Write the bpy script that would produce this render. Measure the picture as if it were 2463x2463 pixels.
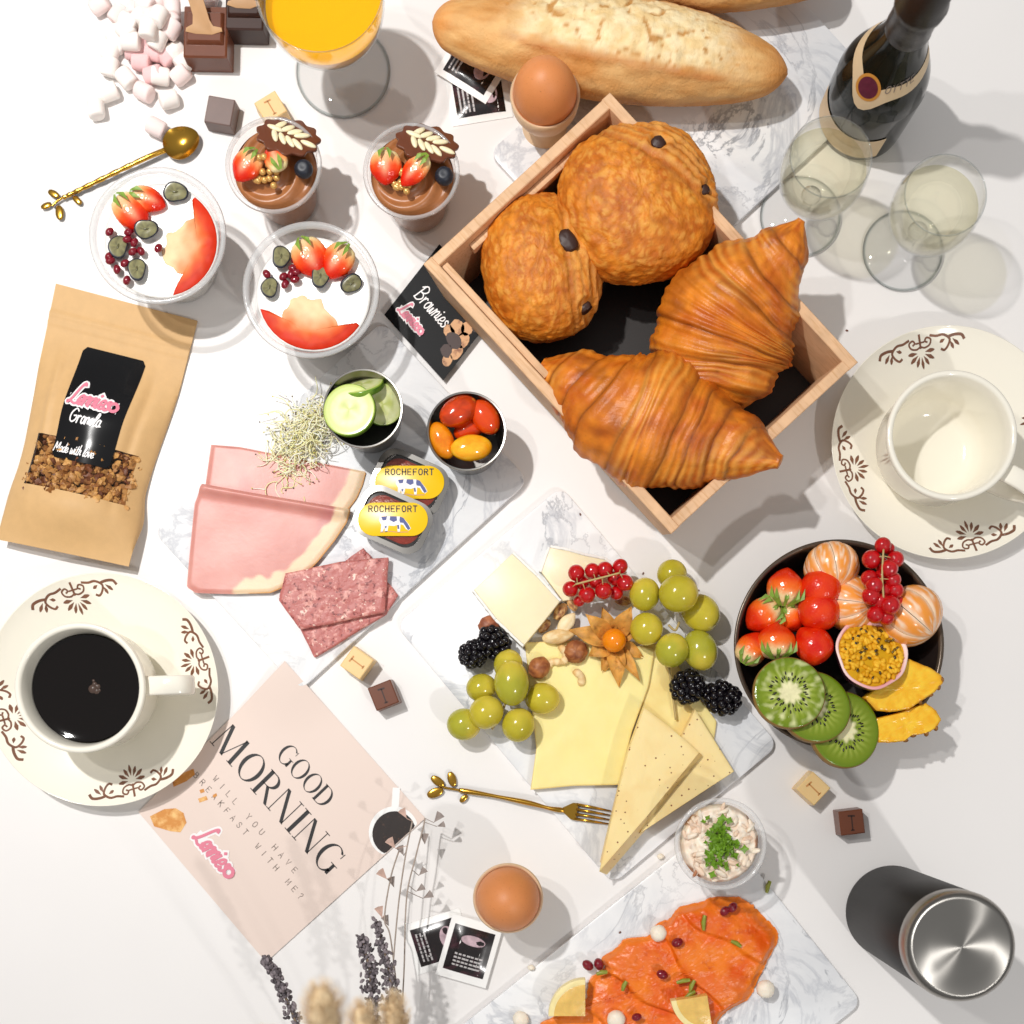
import bpy, math, random
from mathutils import Vector, Matrix, Euler, noise
random.seed(7)
PI = math.pi
sc = bpy.context.scene
for o in list(bpy.data.objects): bpy.data.objects.remove(o)
COL = sc.collection
# ------------------------------------------------------------------ camera, room light, lamps, exposure
H = 100.0            # camera height over the table, cm
PX = 32.0            # photo pixels per cm on the table
NX, NY = 1290.0, 1760.0   # the point straight under the camera
def W(px, py, h=0.0, z=None):
    k = (1 - h / H) / PX
    return Vector(((px - NX) * k, (NY - py) * k, h if z is None else z))
def L(px, h=0.0): return px / PX * (1 - h / H)
cam_d = bpy.data.cameras.new("camera"); cam = bpy.data.objects.new("camera", cam_d); COL.objects.link(cam)
cam.location = (0, 0, H * .01)
cam_d.sensor_width = 36; cam_d.lens = 36 * (PX * H) / 2463
cam_d.shift_x = (1231.5 - NX) / 2463; cam_d.shift_y = (NY - 1231.5) / 2463
cam_d.clip_start = .01; cam_d.clip_end = 50
cam_d.dof.use_dof = True; cam_d.dof.focus_distance = .95; cam_d.dof.aperture_fstop = 5.5
sc.camera = cam
wd = bpy.data.worlds.new("World"); sc.world = wd; wd.use_nodes = True
nt = wd.node_tree; bg = nt.nodes['Background']
tc = nt.nodes.new('ShaderNodeTexCoord'); sx = nt.nodes.new('ShaderNodeSeparateXYZ'); rp = nt.nodes.new('ShaderNodeValToRGB')
nt.links.new(tc.outputs['Generated'], sx.inputs[0]); nt.links.new(sx.outputs['Z'], rp.inputs[0]); nt.links.new(rp.outputs[0], bg.inputs[0])
rp.color_ramp.elements[0].position = 0; rp.color_ramp.elements[0].color = (.29, .275, .265, 1)
rp.color_ramp.elements[1].position = .75; rp.color_ramp.elements[1].color = (1, .993, .985, 1)
bg.inputs[1].default_value = .39
def lamp(name, px, py, h, watt, size, col, aim=(1231, 1231), spot=0):
    d = bpy.data.lights.new(name, 'SPOT' if spot else 'AREA'); d.energy = watt; d.color = col
    if spot: d.spot_size = math.radians(spot); d.spot_blend = 1.0; d.shadow_soft_size = size * .005
    else: d.shape = 'DISK'; d.size = size * .01
    o = bpy.data.objects.new(name, d); COL.objects.link(o)
    o.location = ((px - NX) / PX * .01, (NY - py) / PX * .01, h * .01)
    a = Vector(((aim[0] - NX) / PX * .01, (NY - aim[1]) / PX * .01, 0))
    o.rotation_euler = (Vector(o.location) - a).to_track_quat('Z', 'Y').to_euler()
lamp("ceiling_spot", -750, -450, 170, 20.2, 5, (1, .98, .955))
lamp("ceiling_spot", -1150, 350, 175, 5.2, 5, (1, .98, .955))
lamp("ceiling_spot", 4300, 5200, 165, 9.6, 8, (1, .98, .955))
lamp("added_corner_spot", -750, -450, 170, 25, 5, (1, .98, .95), (150, 250), 46)  # added lamp at the key's position, only brightens the upper-left corner
sc.view_settings.view_transform = 'Standard'; sc.view_settings.look = 'None'
sc.view_settings.exposure = 0; sc.view_settings.gamma = 1
cy = sc.cycles
cy.use_denoising = True; cy.max_bounces = 10; cy.transparent_max_bounces = 24; cy.transmission_bounces = 8
cy.caustics_reflective = False; cy.caustics_refractive = False; cy.sample_clamp_indirect = 6; cy.blur_glossy = .5
# ------------------------------------------------------------------ helpers
def S(hx):
    hx = hx.lstrip('#'); r = [int(hx[i:i + 2], 16) / 255 for i in (0, 2, 4)]
    return tuple(c / 12.92 if c <= .04045 else ((c + .055) / 1.055) ** 2.4 for c in r)
def lerp(a, b, t): return a + (b - a) * t
def mixc(a, b, t):
    t = max(0, min(1, t)); return tuple(a[i] + (b[i] - a[i]) * t for i in range(3))
def sstep(a, b, x):
    t = max(0, min(1, (x - a) / (b - a))); return t * t * (3 - 2 * t)
def nz(x, y, z=0): return noise.noise(Vector((x, y, z)))
def fbm(x, y, z=0, o=3): return noise.fractal(Vector((x, y, z)), .6, 2.1, o)
def rotz(a): return Matrix.Rotation(a, 3, 'Z')
def R3(rx=0, ry=0, rz=0): return Euler((rx, ry, rz)).to_matrix()
def catmull(P, n=8, closed=False):
    P = [Vector(p) for p in P]; out = []; N = len(P)
    for i in range(N if closed else N - 1):
        if closed: a, b, c, d = P[i - 1], P[i], P[(i + 1) % N], P[(i + 2) % N]
        else: a, b, c, d = P[max(i - 1, 0)], P[i], P[i + 1], P[min(i + 2, N - 1)]
        for k in range(n):
            t = k / n
            out.append(.5 * ((2 * b) + (c - a) * t + (2 * a - 5 * b + 4 * c - d) * t * t + (3 * b - a - 3 * c + d) * t ** 3))
    if not closed: out.append(P[-1])
    return out
class MB:
    def __init__(s): s.v = []; s.f = []; s.m = []; s.c = []
    def add(s, V, F, mi=0, col=None):
        o = len(s.v)
        for i, p in enumerate(V):
            s.v.append(Vector(p))
            s.c.append((1, 1, 1) if col is None else (col[i] if isinstance(col, list) else col))
        for f in F: s.f.append(tuple(o + k for k in f)); s.m.append(mi)
        return s
    def box(s, c, d, R=None, mi=0, col=None, bev=0.0, top=1.0):
        x, y, z = d[0] / 2, d[1] / 2, d[2] / 2
        V = []
        if bev <= 0:
            lay = [(-z, 0, 1), (z, 0, top)]
        else:
            lay = [(-z, bev, 1), (-z + bev, 0, 1), (z - bev, 0, top), (z, bev, top)]
        for zz, i, k in lay:
            xx, yy = x * k - i, y * k - i
            if bev > 0:
                b = bev * .6
                V += [(-xx, -yy + b, zz), (-xx + b, -yy, zz), (xx - b, -yy, zz), (xx, -yy + b, zz), (xx, yy - b, zz), (xx - b, yy, zz), (-xx + b, yy, zz), (-xx, yy - b, zz)]
            else: V += [(-xx, -yy, zz), (xx, -yy, zz), (xx, yy, zz), (-xx, yy, zz)]
        n = 8 if bev > 0 else 4
        F = [tuple(range(n))[::-1], tuple(range(len(V) - n, len(V)))]
        for l in range(len(lay) - 1):
            for i in range(n): F.append((l * n + i, l * n + (i + 1) % n, (l + 1) * n + (i + 1) % n, (l + 1) * n + i))
        c = Vector(c); R = R or Matrix.Identity(3)
        return s.add([c + R @ Vector(p) for p in V], F, mi, col)
    def lathe(s, prof, n=48, c=(0, 0, 0), R=None, mi=0, col=None, wob=None):
        V = []; F = []; rows = []; cc = []
        for j, (r, z) in enumerate(prof):
            if abs(r) < 1e-6: rows.append([len(V)]); V.append(Vector((0, 0, z))); cc.append(col(0, r, z) if callable(col) else col)
            else:
                row = []
                for i in range(n):
                    a = 2 * PI * i / n; k = 1 + (wob(a, r, z) if wob else 0)
                    row.append(len(V)); V.append(Vector((r * k * math.cos(a), r * k * math.sin(a), z))); cc.append(col(a, r, z) if callable(col) else col)
                rows.append(row)
        for A, B in zip(rows, rows[1:]):
            for i in range(n):
                j = (i + 1) % n
                if len(A) == 1 and len(B) == 1: break
                if len(A) == 1: F.append((A[0], B[j], B[i])) 
                elif len(B) == 1: F.append((A[i], A[j], B[0]))
                else: F.append((A[i], A[j], B[j], B[i]))
        c = Vector(c); R = R or Matrix.Identity(3)
        return s.add([c + R @ p for p in V], F, mi, None if col is None else cc)
    def tube(s, pts, rad, n=8, mi=0, col=None, flat=1.0, cap=True):
        pts = [Vector(p) for p in pts]; N = len(pts)
        if not hasattr(rad, '__len__'): rad = [rad] * N
        up = Vector((0, 0, 1)); V = []; F = []; cc = []
        for i, p in enumerate(pts):
            t = (pts[min(i + 1, N - 1)] - pts[max(i - 1, 0)])
            t = t.normalized() if t.length > 1e-9 else Vector((1, 0, 0))
            sd = t.cross(up)
            if sd.length < 1e-3: sd = t.cross(Vector((0, 1, 0)))
            sd.normalize(); u2 = sd.cross(t).normalized()
            for k in range(n):
                a = 2 * PI * k / n
                V.append(p + sd * (rad[i] * math.cos(a)) + u2 * (rad[i] * flat * math.sin(a)))
                cc.append(col[i] if isinstance(col, list) else col)
        for i in range(N - 1):
            for k in range(n): F.append((i * n + k, i * n + (k + 1) % n, (i + 1) * n + (k + 1) % n, (i + 1) * n + k))
        if cap: F.append(tuple(range(n))[::-1]); F.append(tuple((N - 1) * n + k for k in range(n)))
        return s.add(V, F, mi, None if col is None else cc)
    def ball(s, c, r, nu=16, nv=10, R=None, disp=None, mi=0, col=None):
        if not hasattr(r, '__len__'): r = (r, r, r)
        V = []; F = []; cc = []; c = Vector(c); R = R or Matrix.Identity(3)
        def P(d):
            k = 1 + (disp(d) if disp else 0)
            V.append(c + R @ Vector((d.x * r[0] * k, d.y * r[1] * k, d.z * r[2] * k)))
            cc.append(col(d) if callable(col) else col)
        P(Vector((0, 0, -1)))
        for j in range(1, nv):
            b = -PI / 2 + PI * j / nv
            for i in range(nu):
                a = 2 * PI * i / nu; P(Vector((math.cos(b) * math.cos(a), math.cos(b) * math.sin(a), math.sin(b))))
        P(Vector((0, 0, 1))); T = len(V) - 1
        for i in range(nu):
            F.append((0, 1 + (i + 1) % nu, 1 + i)); b = 1 + (nv - 2) * nu; F.append((b + i, b + (i + 1) % nu, T))
        for j in range(nv - 2):
            for i in range(nu):
                a = 1 + j * nu; F.append((a + i, a + (i + 1) % nu, a + nu + (i + 1) % nu, a + nu + i))
        return s.add(V, F, mi, None if col is None else cc)
    def prism(s, poly, z0, z1, bev=0.0, mi=0, col=None, F=None):
        poly = [Vector((p[0], p[1])) for p in poly]
        ar = sum(a.x * b.y - a.y * b.x for a, b in zip(poly, poly[1:] + poly[:1]))
        if ar < 0: poly = poly[::-1]
        n = len(poly)
        def off(d):
            if d == 0: return poly
            out = []
            for i in range(n):
                e1 = (poly[i] - poly[i - 1]); e2 = (poly[(i + 1) % n] - poly[i])
                n1 = Vector((-e1.y, e1.x)).normalized(); n2 = Vector((-e2.y, e2.x)).normalized()
                m = n1 + n2; l = max(m.length_squared, .6); out.append(poly[i] + m * (2 * d / l))
            return out
        lay = [(z0, 0), (z1, 0)] if bev == 0 else [(z0, bev * .5), (z0 + bev * .5, 0), (z1 - bev, 0), (z1 - bev * .3, bev * .3), (z1, bev)]
        V = []; FF = []
        for z, d in lay: V += [Vector((p.x, p.y, z)) for p in off(d)]
        FF.append(tuple(range(n))[::-1]); FF.append(tuple((len(lay) - 1) * n + i for i in range(n)))
        for l in range(len(lay) - 1):
            for i in range(n): FF.append((l * n + i, l * n + (i + 1) % n, (l + 1) * n + (i + 1) % n, (l + 1) * n + i))
        return s.add([F(p) for p in V] if F else V, FF, mi, col)
    def patch(s, outline, zf, z0=None, rings=12, n=96, mi=0, col=None, cen=None, sm=True):
        pts = [Vector((p[0], p[1])) for p in outline]
        if sm: pts = catmull(pts, 10, True)
        ln = [0]; P2 = pts + pts[:1]
        for a, b in zip(P2, P2[1:]): ln.append(ln[-1] + (b - a).length)
        o = []; j = 0
        for i in range(n):
            d = ln[-1] * i / n
            while ln[j + 1] < d: j += 1
            o.append(P2[j].lerp(P2[j + 1], (d - ln[j]) / max(1e-9, ln[j + 1] - ln[j])))
        ar = sum(a.x * b.y - a.y * b.x for a, b in zip(o, o[1:] + o[:1]))
        if ar < 0: o = o[::-1]
        c = Vector(cen) if cen else sum(o, Vector((0, 0))) / n
        V = [Vector((c.x, c.y, zf(c.x, c.y, 0)))]; cc = [col(c.x, c.y, 0) if callable(col) else col]; F = []
        for r in range(1, rings + 1):
            t = r / rings; t = 1 - (1 - t) ** 1.4
            for q in o:
                p = c.lerp(q, t); V.append(Vector((p.x, p.y, zf(p.x, p.y, t)))); cc.append(col(p.x, p.y, t) if callable(col) else col)
        for i in range(n): F.append((0, 1 + i, 1 + (i + 1) % n))
        for r in range(rings - 1):
            a = 1 + r * n
            for i in range(n): F.append((a + i, a + n + i, a + n + (i + 1) % n, a + (i + 1) % n))
        if z0 is not None:
            a = 1 + (rings - 1) * n; b = len(V)
            for i in range(n): V.append(Vector((V[a + i].x, V[a + i].y, z0))); cc.append(cc[a + i])
            for i in range(n): F.append((a + i, b + i, b + (i + 1) % n, a + (i + 1) % n))
            F.append(tuple(b + i for i in range(n))[::-1])
        return s.add(V, F, mi, None if col is None else cc)
    def build(s, name, mats, parent=None, loc=(0, 0, 0), rz=0, rot=None, angle=40, mesh_only=False):
        me = bpy.data.meshes.new(name)
        me.from_pydata([tuple(p * .01) for p in s.v], [], s.f)
        if not isinstance(mats, (list, tuple)): mats = [mats]
        for m in mats: me.materials.append(m)
        me.polygons.foreach_set('material_index', s.m)
        if any(c != (1, 1, 1) for c in s.c):
            at = me.color_attributes.new('Col', 'FLOAT_COLOR', 'POINT')
            at.data.foreach_set('color', [x for c in s.c for x in (c[0], c[1], c[2], 1)])
        me.validate(); me.shade_smooth()
        if angle < 180: me.set_sharp_from_angle(angle=math.radians(angle))
        me.update()
        o = bpy.data.objects.new(name, me); COL.objects.link(o)
        o.location = Vector(loc) * .01; o.rotation_euler = rot if rot else (0, 0, rz)
        if parent: o.parent = parent
        return o
def tag(o, label=None, cat=None, group=None, kind=None):
    if label: o['label'] = label
    if cat: o['category'] = cat
    if group: o['group'] = group
    if kind: o['kind'] = kind
    return o
def thing(name, label, cat, loc=(0, 0, 0), rz=0, group=None, rot=None):
    o = bpy.data.objects.new(name, None); COL.objects.link(o); o.empty_display_size = .01
    o.location = Vector(loc) * .01; o.rotation_euler = rot if rot else (0, 0, rz)
    return tag(o, label, cat, group)
def dup(o, loc=None, rz=None, label=None, parent=None, rot=None):
    c = o.copy(); COL.objects.link(c)
    if loc is not None: c.location = Vector(loc) * .01
    if rz is not None: c.rotation_euler = (0, 0, rz)
    if rot is not None: c.rotation_euler = rot
    if label: c['label'] = label
    if parent: c.parent = parent
    for k in list(o.children): dup(k, parent=c)
    return c
# ------------------------------------------------------------------ materials
def N(t, ty, **kw):
    n = t.nodes.new(ty)
    for k, v in kw.items(): setattr(n, k, v)
    return n
def mat(name, col, rough=.5, metal=0, sss=0, srad=(1, .45, .25), sscale=.3, var=None, mix=(), bump=(), coat=0, spec=.5, aniso=0, alpha=None, sheen=0):
    m = bpy.data.materials.new(name); m.use_nodes = True; t = m.node_tree; p = t.nodes['Principled BSDF']
    tc = N(t, 'ShaderNodeTexCoord')
    if col == 'attr':
        a = N(t, 'ShaderNodeVertexColor'); a.layer_name = 'Col'; out = a.outputs['Color']
    else:
        c = S(col) if isinstance(col, str) else col
        rgb = N(t, 'ShaderNodeRGB'); rgb.outputs[0].default_value = (*c, 1); out = rgb.outputs[0]
    def tex(scale, ty='noise', detail=4, dist=0.0, rough=.55, stretch=None):
        src = tc.outputs['Object']
        if stretch:
            mp = N(t, 'ShaderNodeMapping'); mp.inputs['Scale'].default_value = stretch; t.links.new(src, mp.inputs[0]); src = mp.outputs[0]
        if ty == 'noise':
            n = N(t, 'ShaderNodeTexNoise'); n.inputs['Scale'].default_value = scale * 100; n.inputs['Detail'].default_value = detail
            n.inputs['Distortion'].default_value = dist; n.inputs['Roughness'].default_value = rough; o = n.outputs['Fac']
        else:
            n = N(t, 'ShaderNodeTexVoronoi'); n.inputs['Scale'].default_value = scale * 100; o = n.outputs['Distance']
        t.links.new(src, n.inputs['Vector']); return o
    for mx in mix:     # (scale, colour, lo, hi, type, distortion, stretch)
        sc_, c2, lo, hi = mx[:4]; ty = mx[4] if len(mx) > 4 else 'noise'; ds = mx[5] if len(mx) > 5 else 0; stv = mx[6] if len(mx) > 6 else None
        o = tex(sc_, ty, 5, ds, .6, stv); mr = N(t, 'ShaderNodeMapRange'); mr.inputs['From Min'].default_value = lo; mr.inputs['From Max'].default_value = hi
        t.links.new(o, mr.inputs['Value']); mm = N(t, 'ShaderNodeMix', data_type='RGBA'); t.links.new(mr.outputs[0], mm.inputs[0])
        t.links.new(out, mm.inputs[6]); mm.inputs[7].default_value = (*(S(c2) if isinstance(c2, str) else c2), 1); out = mm.outputs[2]
    if var:
        o = tex(var[0], 'noise', 5); mr = N(t, 'ShaderNodeMapRange'); mr.inputs['From Min'].default_value = .3; mr.inputs['From Max'].default_value = .7
        mr.inputs['To Min'].default_value = 1 - var[1]; mr.inputs['To Max'].default_value = 1 + var[1]; t.links.new(o, mr.inputs['Value'])
        vm = N(t, 'ShaderNodeMix', data_type='RGBA', blend_type='MULTIPLY'); vm.inputs[0].default_value = 1
        t.links.new(out, vm.inputs[6]); t.links.new(mr.outputs[0], vm.inputs[7]); out = vm.outputs[2]
    t.links.new(out, p.inputs['Base Color'])
    p.inputs['Roughness'].default_value = rough; p.inputs['Metallic'].default_value = metal
    p.inputs['Specular IOR Level'].default_value = spec
    if sss: p.inputs['Subsurface Weight'].default_value = sss; p.inputs['Subsurface Radius'].default_value = srad; p.inputs['Subsurface Scale'].default_value = sscale * .01
    if coat: p.inputs['Coat Weight'].default_value = coat; p.inputs['Coat Roughness'].default_value = .08
    if sheen: p.inputs['Sheen Weight'].default_value = sheen
    if aniso:
        p.inputs['Anisotropic'].default_value = aniso; tg = N(t, 'ShaderNodeTangent', direction_type='RADIAL', axis='Z'); t.links.new(tg.outputs[0], p.inputs['Tangent'])
    prev = None
    for b in bump:     # (scale, height cm, type, stretch)
        ty = b[2] if len(b) > 2 else 'noise'; stv = b[3] if len(b) > 3 else None
        o = tex(b[0], ty, 4, .3, .6, stv); bn = N(t, 'ShaderNodeBump'); bn.inputs['Distance'].default_value = b[1] * .01; bn.inputs['Strength'].default_value = 1
        t.links.new(o, bn.inputs['Height'])
        if prev: t.links.new(prev, bn.inputs['Normal'])
        prev = bn.outputs[0]
    if prev: t.links.new(prev, p.inputs['Normal'])
    return m
def clear(name, tint=(1, 1, 1), refr=0.0, ior=1.33, blend=.12, rough=.02, milk=0):
    m = bpy.data.materials.new(name); m.use_nodes = True; t = m.node_tree; t.nodes.clear()
    o = N(t, 'ShaderNodeOutputMaterial'); tr = N(t, 'ShaderNodeBsdfTransparent'); tr.inputs[0].default_value = (*tint, 1)
    gl = N(t, 'ShaderNodeBsdfGlossy'); gl.inputs['Roughness'].default_value = rough; lw = N(t, 'ShaderNodeLayerWeight'); lw.inputs[0].default_value = .5
    pw = N(t, 'ShaderNodeMath', operation='POWER'); pw.inputs[1].default_value = 3.5; t.links.new(lw.outputs['Facing'], pw.inputs[0])
    ma = N(t, 'ShaderNodeMath', operation='MULTIPLY_ADD'); ma.inputs[1].default_value = blend * 5; ma.inputs[2].default_value = .03; ma.use_clamp = True; t.links.new(pw.outputs[0], ma.inputs[0])
    body = tr.outputs[0]
    if refr:
        rf = N(t, 'ShaderNodeBsdfRefraction'); rf.inputs['IOR'].default_value = ior; rf.inputs['Color'].default_value = (*tint, 1); rf.inputs['Roughness'].default_value = .01
        mx = N(t, 'ShaderNodeMixShader'); mx.inputs[0].default_value = refr; t.links.new(tr.outputs[0], mx.inputs[1]); t.links.new(rf.outputs[0], mx.inputs[2]); body = mx.outputs[0]
    if milk:
        df = N(t, 'ShaderNodeBsdfDiffuse'); df.inputs[0].default_value = (.9, .9, .9, 1); mk = N(t, 'ShaderNodeMixShader'); mk.inputs[0].default_value = milk; t.links.new(body, mk.inputs[1]); t.links.new(df.outputs[0], mk.inputs[2]); body = mk.outputs[0]
    m2 = N(t, 'ShaderNodeMixShader'); t.links.new(ma.outputs[0], m2.inputs[0]); t.links.new(body, m2.inputs[1]); t.links.new(gl.outputs[0], m2.inputs[2])
    t.links.new(m2.outputs[0], o.inputs[0]); return m
def marble(name):
    m = mat(name, '#eceef0', rough=.32, spec=.45)
    t = m.node_tree; p = t.nodes['Principled BSDF']; tc = N(t, 'ShaderNodeTexCoord')
    def band(scale, dist, w, seed):
        mp = N(t, 'ShaderNodeMapping'); mp.inputs['Location'].default_value = (seed, seed * .7, 0); t.links.new(tc.outputs['Object'], mp.inputs[0])
        n = N(t, 'ShaderNodeTexNoise'); n.inputs['Scale'].default_value = scale; n.inputs['Detail'].default_value = 7; n.inputs['Distortion'].default_value = dist; n.inputs['Roughness'].default_value = .62
        t.links.new(mp.outputs[0], n.inputs['Vector'])
        a = N(t, 'ShaderNodeMath', operation='SUBTRACT'); a.inputs[1].default_value = .5; t.links.new(n.outputs['Fac'], a.inputs[0])
        b = N(t, 'ShaderNodeMath', operation='ABSOLUTE'); t.links.new(a.outputs[0], b.inputs[0])
        mr = N(t, 'ShaderNodeMapRange'); mr.inputs['From Min'].default_value = 0; mr.inputs['From Max'].default_value = w; mr.inputs['To Min'].default_value = 1; mr.inputs['To Max'].default_value = 0
        t.links.new(b.outputs[0], mr.inputs['Value']); return mr.outputs[0]
    n2 = N(t, 'ShaderNodeTexNoise'); n2.inputs['Scale'].default_value = 9; n2.inputs['Detail'].default_value = 3; t.links.new(tc.outputs['Object'], n2.inputs['Vector'])
    g = N(t, 'ShaderNodeMapRange'); g.inputs['From Min'].default_value = .42; g.inputs['From Max'].default_value = .60; t.links.new(n2.outputs['Fac'], g.inputs['Value'])
    cur = None
    base = N(t, 'ShaderNodeRGB'); base.outputs[0].default_value = (*S('#f3f3f3'), 1); cur = base.outputs[0]
    for sc_, ds, w, sd, cc, amt in ((8, 1.6, .018, 3.1, '#74777f', .8), (14, 1.2, .045, 8.2, '#9a9ea8', .6), (5, .8, .16, 1.7, '#cdd0d6', .5)):
        bnd = band(sc_, ds, w, sd); mu = N(t, 'ShaderNodeMath', operation='MULTIPLY'); t.links.new(bnd, mu.inputs[0])
        if sc_ == 5: mu.inputs[1].default_value = amt
        else:
            mu2 = N(t, 'ShaderNodeMath', operation='MULTIPLY'); t.links.new(g.outputs[0], mu2.inputs[0]); mu2.inputs[1].default_value = amt; t.links.new(mu2.outputs[0], mu.inputs[1])
        mm = N(t, 'ShaderNodeMix', data_type='RGBA'); t.links.new(mu.outputs[0], mm.inputs[0]); t.links.new(cur, mm.inputs[6]); mm.inputs[7].default_value = (*S(cc), 1); cur = mm.outputs[2]
    t.links.new(cur, p.inputs['Base Color']); return m
M = {}
M['table'] = mat('table_laminate', '#ebe8e6', rough=.42, var=(.08, .012), bump=((6, .002),), spec=.35)
M['marble'] = marble('white_marble')
M['wood'] = mat('pale_wood', '#dbb28a', rough=.6, var=(.7, .1), mix=((.5, '#c39566', .5, .75, 'noise', .2, (1, 9, 9)),), bump=((4, .01, 'noise', (1, 8, 8)),))
M['dark'] = mat('dark_floor', '#1d1410', rough=.5)  # near-black brown for the crate floor
M['pastry'] = mat('baked_pastry', 'attr', rough=.5, var=(1.3, .1), mix=((2.6, '#e0942e', .62, .9), (3.0, '#984c0e', .68, .95)), bump=((2.0, .05), (4.2, .05), (9, .02)), spec=.35)
M['crois'] = mat('croissant_crust', 'attr', rough=.4, var=(1.1, .12), mix=((2.4, '#7a3a0e', .66, .84),), bump=((2.6, .05), (7, .02)), spec=.45)
M['bread'] = mat('bread_crust', 'attr', rough=.65, var=(.9, .08), mix=((5, '#b9783a', .68, .8),), bump=((1.5, .08), (5, .05)))
M['choc_dark'] = mat('dark_chocolate', '#34190f', rough=.5)
M['choc_milk'] = mat('milk_chocolate', '#6b3a24', rough=.33, var=(1, .06))
M['choc_sheen'] = mat('chocolate_with_sheen', '#75605a', rough=.42, var=(1, .06))  # dark chocolate with its specular sheen put into the base colour
M['choc_white'] = mat('white_chocolate', '#ecc98d', rough=.35, sss=.15)
M['ceramic'] = mat('cream_ceramic', '#f3eee0', rough=.12, coat=.3)
M['motif'] = mat('brown_glaze', '#7a5340', rough=.2, var=(1.5, .2))
M['coffee'] = mat('coffee', '#0a0504', rough=.04, spec=.4)
M['foam'] = mat('coffee_bubble', '#4a3a33', rough=.1)
M['egg'] = mat('brown_eggshell', '#d98a50', rough=.5, sss=.1, var=(.5, .05), mix=((9, '#b06a3c', .62, .75),), bump=((14, .006),))
M['eggcup'] = mat('beech_eggcup', '#e3c4a0', rough=.5, var=(.8, .06), bump=((3, .006, 'noise', (1, 1, 9)),))
M['glass'] = clear('clear_glass', (.993, .995, .995), blend=.13)
M['stemg'] = clear('solid_glass', (.996, .998, .998), refr=.05, ior=1.45, blend=.14)
M['plastic'] = clear('clear_plastic', (.99, .99, .99), blend=.05, rough=.08)
M['glassrim'] = clear('glass_rim', (.9, .92, .92), blend=.7, rough=.03)
M['rimp'] = clear('milky_rim', (.98, .98, .98), blend=.2, rough=.1, milk=.3)
M['film'] = clear('window_film', (.97, .95, .93), blend=.06, rough=.06)
M['wine'] = clear('white_wine', (.995, .98, .87), refr=.12, blend=.04)
M['juice'] = mat('orange_juice', '#f3ae00', rough=.12, sss=.25, srad=(1, .7, .1), sscale=.5)
M['bottle'] = mat('dark_green_glass', '#0d120e', rough=.1, spec=.35)
M['foil'] = mat('black_foil', '#17110f', rough=.32, bump=((3, .02),))
M['paper'] = mat('cream_label_paper', '#dcc29c', rough=.5, var=(1, .03))
M['gold_edge'] = mat('gold_print', '#c98a3c', rough=.35)
M['purple'] = mat('wine_red_seal', '#5c1c33', rough=.4, var=(3, .2))
M['ink'] = mat('dark_ink', '#1b1a1c', rough=.5)
M['ink_soft'] = mat('grey_ink', '#86776f', rough=.6)
M['steel'] = mat('brushed_steel', '#a5a29d', rough=.36, metal=1, aniso=.95)
M['tin'] = mat('polished_steel', '#8f8c88', rough=.3, metal=1)
M['blackpaint'] = mat('black_powder_coat', '#0b0807', rough=.5, spec=.18)
M['bowl'] = mat('dark_stoneware', '#241d1b', rough=.3, var=(1.2, .2))
M['bowlrim'] = mat('bronze_rim', '#5d5044', rough=.25, metal=.5)
M['gold'] = mat('gold_metal', '#c99a3e', rough=.2, metal=1)
M['kraft'] = mat('kraft_paper', '#cfa772', rough=.62, var=(1.2, .04), bump=((7, .008),))
M['black_label'] = mat('glossy_black_label', '#101012', rough=.16, spec=.35)
M['white_ink'] = mat('white_ink', '#f2efee', rough=.5)
M['pink_ink'] = mat('pink_ink', '#e07f94', rough=.5)
M['card'] = mat('blush_card', '#e3d0c5', rough=.5)
M['card_black'] = mat('black_card', '#101012', rough=.45, spec=.15)
M['white_paper'] = mat('white_paper', '#f3f2f0', rough=.4, bump=((1.2, .02),))
M['granola'] = mat('granola', 'attr', rough=.5, var=(3, .2), bump=((6, .03),))
M['vc'] = mat('food_matt', 'attr', rough=.5)
M['wet'] = mat('wet_fruit', 'attr', rough=.12, bump=((2.6, .07, 'noise', (1, .5, 1)),), var=(2, .12))
M['vcg'] = mat('food_glossy', 'attr', rough=.22, sss=.12, sscale=.25)
M['berry'] = mat('strawberry_skin', 'attr', rough=.2, sss=.15, sscale=.25, bump=((5, .02, 'voronoi'),), mix=((6.5, '#e8a23c', .1, .02, 'voronoi'),))
M['leaf'] = mat('green_leaf', '#7c9a35', rough=.5, var=(2, .25))
M['parsley'] = mat('parsley', '#6a921c', rough=.5, var=(3, .35))
M['grape'] = mat('grape_skin', 'attr', rough=.16, sss=.4, srad=(1, .9, .2), sscale=.5, var=(.8, .07))
M['currant'] = mat('red_currant', '#bd0c12', rough=.07, sss=.3, srad=(1, .1, .1), sscale=.3, coat=.5, var=(1.2, .25))
M['blackberry'] = mat('blackberry', '#100c12', rough=.16, spec=.5)
M['blueberry'] = mat('blueberry', '#20242f', rough=.45, var=(3, .3))
M['pome'] = mat('pomegranate_seed', '#7c0a1e', rough=.1, coat=.5, sss=.2, srad=(1, .1, .1))
M['stemw'] = mat('pale_stem', '#b9a26a', rough=.6)
M['yogurt'] = mat('yogurt', '#f4f1ec', rough=.22, sss=.2, srad=(1, .9, .8), bump=((.9, .05),))
M['coulis'] = mat('fruit_coulis', 'attr', rough=.5, spec=.2, var=(1.2, .08))
M['mousse'] = mat('chocolate_mousse', '#a5693d', rough=.36, var=(1, .12))
M['pearl'] = mat('gold_pearl', '#e5b56a', rough=.25, metal=.45)
M['ham'] = mat('cooked_ham', 'attr', rough=.4, sss=.2, sscale=.3, var=(.5, .03), bump=((2.5, .01),))
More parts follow.
